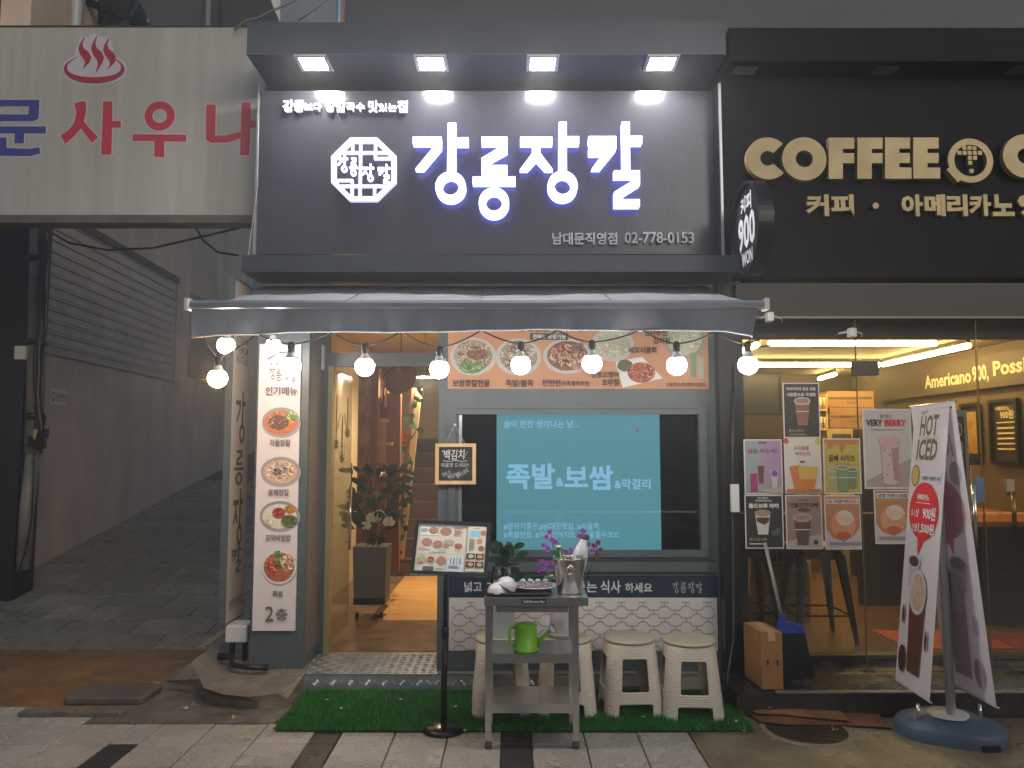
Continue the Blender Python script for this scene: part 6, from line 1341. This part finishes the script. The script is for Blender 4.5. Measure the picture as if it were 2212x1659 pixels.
# ice bucket with bottles
bk_ = thing('ice_bucket', 'stainless ice bucket with ring handles on the right of the steel table', 'bucket', (.3, 4.06, zt)); bc = Vector((P(1231, 1275, 4.06).x, 4.08, zt + .001))
MB().lathe([(0, 0), (.06, 0), (.064, .006), (.086, .172), (.088, .178), (.092, .181), (.088, .184), (.084, .178), (.06, .012), (0, .01)], bc, 44).build('pail', mSt2, bk_)
for s in (-1,):
    c = bc + Vector((.0, -.082, .145)); lug = MB().ball(c, .012, 12).build('lug', mSt2, bk_); MB().tube([c + Vector((.02 * sin(t_), -.008, -.02 + .02 * cos(t_))) for t_ in [i * 2 * pi / 20 for i in range(21)]], .0022, 6).build('ring_handle', mSt2, lug)
def bottle(c, rot, prof, mat, capm, lb, lab=None, capr=(.012, .02), name='bottle'):
    t = thing(name, lb, 'bottle', c); MB().lathe(prof, c, 24, rot).build('body', mat, t); H_ = prof[-1][1]
    MB().lathe([(capr[0], H_ - capr[1]), (capr[0] + .001, H_), (0.0001, H_ + .001)], c, 16, rot).build('cap', capm, t)
    if lab:
        z0_, z1_, r_, m_ = lab; MB().lathe([(r_ + .0006, z0_), (r_ + .0006, z1_)], c, 24, rot).build('label_wrap', m_, t)
    return t
mGB = M('green_bottle_glass', '1f6a2c', .1, coat=.5); mIvory = M('milky_plastic', 'c3c8d0', .3)
bpos = bc + Vector((-.035, -.01, .03))
bottle(bpos, Matrix.Rotation(radians(-6), 3, 'Y'), [(.03, 0), (.031, .11), (.028, .14), (.014, .185), (.0125, .2), (.0125, .215)], mGB, mWhiteP, 'green glass bottle neck sticking out of the ice bucket', (.12, .155, .0305, M('green_label', '8fb56a', .5)))
bp = bc + Vector((.02, 0, .03))
rt_ = Matrix.Rotation(radians(13), 3, 'Y')
bt_ = bottle(bp, rt_, [(.036, 0), (.040, .13), (.040, .17), (.033, .205), (.017, .245), (.0145, .262), (.0145, .28)], mIvory, M('purple_brown_cap', '3a2430', .4), 'white plastic rice wine bottle leaning right in the ice bucket', None, (.0165, .03))
mb = MB(); c = bp + rt_ @ Vector((0, -.0405, .155)); put_text(mb, '막걸', c.x - .022, c.z - .004, c.x + .012, c.z + .018, Fr((0, c.y - .002, 0)), 0, None, .02); mb.build('lettering', M('label_purple', '3c2c4a', .5), bt_)
MB().lathe([(.0, 0), (.03, 0), (.03, .012)], bc + Vector((.0, .045, .17)), 16).ball(bc + Vector((.01, .04, .15)), .03, 10).build('ice', M('ice_white', 'b0b6b8', .2), bk_)
# watering can
wc = thing('watering_can', 'lime green plastic watering can with white rose on the middle shelf', 'watering can', (-.0, 4.05, zm)); mLime = M('lime_plastic', '7cc21e', .35); wcc = Vector((P(1136, 1400, 4.02).x, 4.03, zm + .001))
MB().lathe([(0, 0), (.060, 0), (.062, .004), (.062, .012), (.059, .014), (.056, .11), (.057, .124), (.059, .128), (.055, .131), (.03, .140), (0, .142)], wcc, 36).build('body', mLime, wc)
MB().tube([wcc + Vector((-.054, 0, .112)), wcc + Vector((-.075, 0, .118)), wcc + Vector((-.084, 0, .10)), wcc + Vector((-.084, 0, .06)), wcc + Vector((-.074, 0, .035)), wcc + Vector((-.057, 0, .026))], .008, 10).build('handle', mLime, wc)
MB().tube([wcc + Vector((.05, 0, .028)), wcc + Vector((.09, -.005, .07)), wcc + Vector((.125, -.012, .105))], [.014, .010, .009], 12).build('spout', mLime, wc)
MB().tube([wcc + Vector((.120, -.012, .100)), wcc + Vector((.140, -.022, .116))], [.010, .030], 20).build('rose', M('can_rose_white', 'd5d8d8', .4), wc)

# menu display stand
ms = thing('menu_stand', 'black floor stand holding a framed picture menu beside the steel table', 'menu stand', (P(958, 1583, 4.08).x, 4.08, 0)); mc = G(958, 1578)
MB().lathe([(0, .035), (.03, .034), (.09, .026), (.112, .012), (.113, .001), (0, .0)], (mc.x, mc.y, .001), 36).build('base', M('base_black', '141416', .25, .3), ms)
MB().tube([(mc.x, mc.y, .03), (mc.x + .005, mc.y, .52)], .0165, 12).tube([(mc.x + .005, mc.y, .5), (mc.x + .007, mc.y, .88)], .013, 12).build('pole', mBlackM, ms)
MB().lathe([(.02, 0), (.021, .05), (.017, .06)], (mc.x + .005, mc.y, .48), 14).build('collar', mBlack, ms)
BLm = P(886, 1240, 4.02); BRm = P(1053, 1247, 4.04); TLm = P(899, 1123, 4.12)
f, w, h = quad_frame(BLm, BRm, TLm); rm_ = .018
mb = MB(); 
for p0, p1 in (((0, 0), (w, rm_)), ((0, h - rm_), (w, h)), ((0, rm_), (rm_, h - rm_)), ((w - rm_, rm_), (w, h - rm_))): mb.prism([p0, (p1[0], p0[1]), p1, (p0[0], p1[1])], f, -.02, .012)
mb.build('frame', M('frame_black_gloss', '121318', .25), ms)
mb = MB(); mb.bar((mc.x + .007, mc.y, .86), f.pt(w * .45, .06, -.02), .02); mb.build('bracket', mBlackM, ms)
f3 = Fr(f.pt(rm_, rm_, 0), f.ax, f.ay); w3, h3 = w - 2 * rm_, h - 2 * rm_
mIv = M('ivory_menu_paper', 'cfc9ba', .5); mFb = food('print_tiny_food', ['8a5a40', 'b5917a', '6a3f30', 'c9a88a', 'a5452e'], 160)
mTx = M('tiny_ink', '5a5450', .6); els = []
def tinytext(x, y, n, wd, m=mTx, g=.022):
    for i in range(n): els.append(('r', x, y + i * g, x + wd * (.7 + .3 * ((i * 37) % 10) / 10), y + i * g + .009, m))
els.append(('r', .02, .03, .29, .25, mInk)); els.append(('r', .025, .037, .285, .243, mWh)); els += [('e', .22, .14, .07, .08, mFb), ('e', .215, .19, .03, .025, fGreen)]; tinytext(.04, .1, 4, .12)
els += [('e', .4, .15, .085, .09, mFb), ('r', .4, .02, .5, .07, mWh)]; tinytext(.52, .06, 2, .15, mRedP); tinytext(.52, .12, 2, .15); tinytext(.52, .17, 2, .14, mRedP); tinytext(.52, .21, 2, .12)
els += [('e', .14, .39, .075, .08, mFb), ('e', .3, .43, .07, .08, mFb), ('e', .46, .38, .08, .06, M('pale_dish', 'a8a29c', .5)), ('e', .42, .45, .04, .05, mFb), ('e', .6, .45, .055, .055, fRed)]
tinytext(.04, .51, 1, .15, mRedP); tinytext(.04, .55, 1, .2); tinytext(.3, .55, 1, .18); tinytext(.55, .55, 1, .13, M('green_ink', '4a7a4a', .6)); tinytext(.18, .6, 1, .34, mInk)
els.append(('r', .02, .635, .68, .638, mTx)); tinytext(.04, .66, 1, .14)
els += [('e', .1, .75, .06, .07, food('print_noodle2', ['a8a070', 'c8c0a0', '8a7a50'], 140)), ('e', .22, .75, .05, .06, fRed), ('e', .37, .76, .065, .08, mFb), ('r', .03, .81, .1, .825, mRedP), ('r', .12, .9, .27, .99, M('grey_label', '55585c', .5)), ('r', .3, .94, .4, .955, mTx)]
tinytext(.03, .85, 1, .12); tinytext(.18, .85, 1, .13); tinytext(.33, .87, 1, .1)
els.append(('r', .45, .66, .7, .99, M('pale_blue_paper', 'c6ced6', .5)))
for i, c in enumerate(('6a706c', '3a5a40', '8a8f90', '55605c')): els += [('r', .5 + i * .045, .72, .515 + i * .045, .84, M('btl' + c, c, .5)), ('r', .504 + i * .045, .69, .511 + i * .045, .72, MATS['btl' + c])]
tinytext(.48, .87, 3, .18)
els += [('r', .72, .02, .99, .98, mTx), ('r', .723, .024, .987, .976, mIv), ('r', .75, .11, .91, .25, M('sky_note', '8fbbd8', .5)), ('t', '식사메뉴', .8, .05, .9, .075, mTx, .01), ('e', .95, .16, .045, .06, mFb), ('e', .9, .34, .045, .06, fOrg), ('e', .93, .49, .045, .06, fRed)]
tinytext(.75, .29, 11, .09, mTx, .024)
for i in range(4): x = .73 + (i % 2) * .13; y = .6 + (i // 2) * .17; els += [('r', x, y, x + .115, y + .12, mInk), ('e', x + .06, y + .06, .04, .045, fOrg if i else fPale)]; tinytext(x, y + .135, 1, .08)
printed('x', '', '', f3, w3, h3, mIv, els, parent=ms, thick=.002, step=.00015)

# chalkboard
ck = thing('chalkboard', 'small chalkboard in pale wooden frame hanging by string at the window corner', 'chalkboard', (-.4, YF - .05, 1.3)); Yk = YF - .045
q = R(941, 958, 1028, 1046, Yk); wf = .022
mb = MB(); rim(mb, q[0], q[1], q[2], q[3], Yk, wf, .016); mb.build('frame', mWoodL, ck)
MB().box(q[0] + .005, q[1] - .005, Yk - .004, Yk + .012, q[2] + .005, q[3] - .005).build('slate', M('slate_black', '15191c', .7, 0, (9, .3)), ck)
ap = P(983, 918, Yk); mb = MB(); mb.tube([P(962, 958, Yk - .006), ap, P(1004, 958, Yk - .006)], .0025, 5); mb.build('string', M('string_white', 'b5b0a8', .7), ck)
mb = MB(); mb.ball(P(983, 918, Yk + .008), .01, 8); mb.build('hook', mWhiteP, ck)
mChk_ = M('chalk', 'bfc3c4', .8); mb = MB(); Fk = FRONT(Yk - .0045); SH = .12
def ctx(t, u0, v0, u1, v1, b=-.004, rot=0): a = R(u0, v0, u1, v1, Yk - .0045); put_text(mb, t, a[0], a[2], a[1], a[3], Fk, .0006, None, b, .12, rot=rot)
ctx('백김치', 959, 971, 1004, 993, .01, .03); ctx('마음껏 드세요!!', 953, 1000, 1013, 1009, .0); ctx('깍두기', 955, 1019, 974, 1028, 0, .35); ctx('백김치의', 967, 1022, 995, 1031, 0, .35); ctx('셀프스토리', 984, 1017, 1013, 1027, 0, .5)
mb.tube([P(u, v, Yk - .006) for u, v in ((957, 995), (970, 997), (985, 995), (1000, 997), (1010, 995))], .0022, 5)
mb.tube([P(1006 + 3 * cos(t_ / 3), 975 + t_ * 1.5, Yk - .006) for t_ in range(10)], .0012, 4)
c = P(957, 975, Yk - .006)
for i in range(4): mb.tube([c + Vector((.008 * cos(i * .8), 0, .008 * sin(i * .8))), c - Vector((.008 * cos(i * .8), 0, .008 * sin(i * .8)))], .0012, 4)
mb.build('chalk_writing', mChk_, ck)

# ------------------------------------------------------------------ plastic stools
mSeat = M('beige_seat', 'a9a68c', .5); 
def stool_mat():
    m = M('cream_woven_plastic', 'ddd0bf', .4); nt = m.node_tree; N = nt.nodes; L = nt.links; b = N['Principled BSDF']
    tcn = N.new('ShaderNodeTexCoord'); mp = N.new('ShaderNodeMapping'); mp.inputs['Rotation'].default_value = (radians(90), 0, 0)
    sep = N.new('ShaderNodeSeparateXYZ'); add = N.new('ShaderNodeMath'); add.operation = 'ADD'; cmb = N.new('ShaderNodeCombineXYZ')
    L.new(tcn.outputs['Object'], sep.inputs[0]); L.new(sep.outputs[0], add.inputs[0]); L.new(sep.outputs[1], add.inputs[1]); L.new(add.outputs[0], cmb.inputs[0]); L.new(sep.outputs[2], cmb.inputs[1])
    br = N.new('ShaderNodeTexBrick'); br.inputs['Scale'].default_value = 1; br.inputs['Brick Width'].default_value = .034; br.inputs['Row Height'].default_value = .0125; br.inputs['Mortar Size'].default_value = .0022; br.inputs['Mortar Smooth'].default_value = 1
    L.new(cmb.outputs[0], br.inputs['Vector']); bp = N.new('ShaderNodeBump'); bp.inputs['Strength'].default_value = .9; bp.inputs['Distance'].default_value = .003; bp.invert = True
    L.new(br.outputs['Fac'], bp.inputs['Height']); L.new(bp.outputs[0], b.inputs['Normal']); return m
mWv = stool_mat()
def make_stool(lb):
    t = thing('plastic_stool', lb, 'stool', (0, 0, 0), 'woven plastic stools lined up under the window'); H = .385; NA = 176; NZ = 84; vs_ = []
    def rad(a_, s):   # s 0 bottom .. 1 top
        e = 2 + 3.2 * (1 - s) ** .8; r0 = .144 + (.172 - .144) * (1 - s) ** 1.1
        return r0 / ((abs(cos(a_)) ** e + abs(sin(a_)) ** e) ** (1 / e))
    for j in range(NZ + 1):
        s = j / NZ
        for i in range(NA):
            a_ = 2 * pi * i / NA + pi / NA; r_ = rad(a_, s); vs_.append((r_ * cos(a_), r_ * sin(a_), s * H))
    def hole(i, j):
        s = (j + .5) / NZ; a_ = (2 * pi * (i + .5) / NA + pi / NA); d = abs((a_ + pi / 4) % (pi / 2) - pi / 4)  # distance from face centre
        x = tan(d) * (.144 + .028 * (1 - s)); z = s * H
        def rr2(x, z, hw, z0, z1, c):
            if x > hw or z < z0 or z > z1: return False
            dx = x - (hw - c); dz = max(z0 + c - z, z - (z1 - c))
            return not (dx > 0 and dz > 0 and dx * dx + dz * dz > c * c)
        hw = .072 + .014 * (1 - s)
        if rr2(x, z, hw, .137, .312, .02): return True
        if z < .072 and rr2(x, z, .098, -.1, .072, .02): return True
        return False
    fs_ = [(j * NA + i, j * NA + (i + 1) % NA, (j + 1) * NA + (i + 1) % NA, (j + 1) * NA + i) for j in range(NZ) for i in range(NA) if not hole(i, j)]
    mb = MB(); mb.add(vs_, fs_, True); o_ = mb.build('body', mWv, t)
    md = o_.modifiers.new('thickness', 'SOLIDIFY'); md.thickness = .006; md.offset = -1
    MB().lathe([(0.0001, H + .0005), (.14, H + .0005), (.1485, H + .004), (.15, H + .012), (.146, H + .019), (.138, H + .0205), (.0001, H + .021)], (0, 0, 0), 44).build('seat', mSeat, t)
    return t
proto = make_stool('woven cream stool behind the left leg of the steel table')
for i, (u, lb, y, rz) in enumerate(((1083, 'woven cream stool behind the left leg of the steel table', 4.53, .05), (1222, 'woven cream stool with the white orchid pot on it', 4.53, -.04), (1359, 'empty woven cream stool, third from the left', 4.53, .06), (1488, 'empty woven cream stool at the right end of the row', 4.48, -.05))):
    x = P(u, 1380, y).x
    if i == 0: proto.location = (x, y, .012); proto.rotation_euler = (0, 0, rz)
    else: dup(proto, (x, y, .012), lb, rz)
zs = .012 + .385 + .021
# orchid pot, saucer and plant
ox = P(1216, 1340, 4.5).x
ps = thing('plant_saucer', 'round white saucer under the orchid pot on the stool', 'saucer', (ox, 4.53, zs)); MB().lathe([(0, 0), (.085, 0), (.10, .022), (.104, .024), (.1, .026), (.084, .006), (0, .006)], (ox, 4.53, zs + .001), 36).build('dish', mCer, ps)
op = thing('flower_pot', 'white glazed tapered pot holding purple orchids', 'pot', (ox, 4.53, zs + .01)); zpt = P(1216, 1240, 4.5).z - .03
MB().lathe([(0, 0), (.065, 0), (.078, .12), (.098, zpt - zs - .03), (.106, zpt - zs), (.1, zpt - zs), (.09, zpt - zs - .04), (0, zpt - zs - .05)], (ox, 4.53, zs + .009), 36).build('pot', mCer, op)
orc = thing('orchid_plant', 'purple orchids with green leaves rising behind the ice bucket', 'plant', (ox, 4.53, zpt)); rnd = random.Random(2)
mOL = M('orchid_leaf', '3d5a2e', .45, 0, (14, .3)); mOF = M('orchid_flower', '9a3fae', .5, 0, (60, .25)); mOF2 = M('orchid_flower_dark', '6e2050', .5)
for i in range(26):
    a_ = rnd.uniform(0, 6.28); MB().leaf((ox + cos(a_) * .03, 4.5 + sin(a_) * .03, zpt + rnd.uniform(-.02, .1)), (cos(a_), sin(a_) * .6 - .3, rnd.uniform(-.1, .9)), (0, 0, 1), rnd.uniform(.09, .16), rnd.uniform(.035, .055), .5).build('leaf', mOL, orc)
def flower(u, v, Y, m, s=1):
    c = P(u, v, Y); mb = MB()
    for k_ in range(5): a_ = k_ * 1.256 + rnd.random(); mb.leaf(c, (cos(a_), -.35, sin(a_)), (0, -1, 0), .026 * s, .02 * s, .1)
    mb.ball(c + Vector((0, -.006, 0)), .005, 6); mb.build('blossom', m, orc)
for base, tip, fl in (((1205, 1255), (1190, 1160), ((1187, 1150), (1180, 1160), (1192, 1166), (1175, 1178), (1200, 1172), (1183, 1185), (1207, 1180), (1214, 1190))), ((1200, 1250), (1175, 1215), ((1170, 1210), (1182, 1214), (1195, 1212), (1176, 1225), (1190, 1228), (1165, 1230))), ((1240, 1255), (1255, 1150), ((1260, 1147), (1250, 1158), (1268, 1162), (1270, 1175), (1262, 1185))), ((1262, 1260), (1290, 1180), ((1283, 1178), (1292, 1172), (1296, 1188), (1279, 1190), (1290, 1200))), ((1215, 1250), (1236, 1190), ((1232, 1188), (1240, 1196), (1236, 1206), (1244, 1184)))):
    a_ = P(*base, 4.5); b_ = P(*tip, 4.45); MB().tube([a_, a_.lerp(b_, .5) + Vector((.01, 0, .01)), b_], .003, 5).build('stem', M('orchid_stem', '3a4a2a', .6), orc)
    for u, v in fl: flower(u, v, 4.42, mOF if u < 1255 else (mOF2 if rnd.random() < .5 else mOF), .72)
gx_ = P(1091, 1340, 4.5).x
gp = thing('square_planter', 'pale grey square planter on the leftmost stool', 'planter', (gx_, 4.53, zs)); zq = P(1090, 1240, 4.5).z - .05
frust(gx_ - .075, gx_ + .06, 4.46, 4.6, zs + .001, zq, .01).build('pot', M('pale_grey_pot', 'a3abac', .5), gp)
gpl = thing('potted_shrub', 'glossy dark green leafy plant in the square planter', 'plant', (gx_, 4.53, zq))
for i in range(60):
    a_ = rnd.uniform(0, 6.28); h_ = rnd.uniform(.0, .19); c_ = Vector((gx_ + rnd.uniform(-.04, .06), 4.52, zq + h_)); MB().leaf(c_, (cos(a_), sin(a_) * .5, rnd.uniform(.2, 1.4)), (0, -1, 0), rnd.uniform(.07, .11), rnd.uniform(.03, .045), .2).build('leaf', M('glossy_leaf', '24402a', .35, 0, (10, .3)), gpl)
for i in range(3): MB().tube([(gx_ + (i - 1) * .03, 4.53, zq - .01), (gx_ + (i - 1) * .045, 4.53, zq + .2)], .004, 6).build('stem', M('stem_green2', '3a4a2a', .6), gpl)

# ------------------------------------------------------------------ haze volume added for lamp glow and lifted blacks
hz = MB().box(-30, 30, -30, 40, -1.3, 10.6).build('added_haze', bpy.data.materials.new('glow_haze'), kind='stuff')
hm = hz.data.materials[0]; hm.use_nodes = True; hn = hm.node_tree.nodes; hn.clear(); ho = hn.new('ShaderNodeOutputMaterial'); hv = hn.new('ShaderNodeVolumePrincipled')
hv.inputs['Density'].default_value = .011; hv.inputs['Color'].default_value = (.86, .91, 1, 1); hv.inputs['Anisotropy'].default_value = .65
hm.node_tree.links.new(hv.outputs[0], ho.inputs['Volume'])
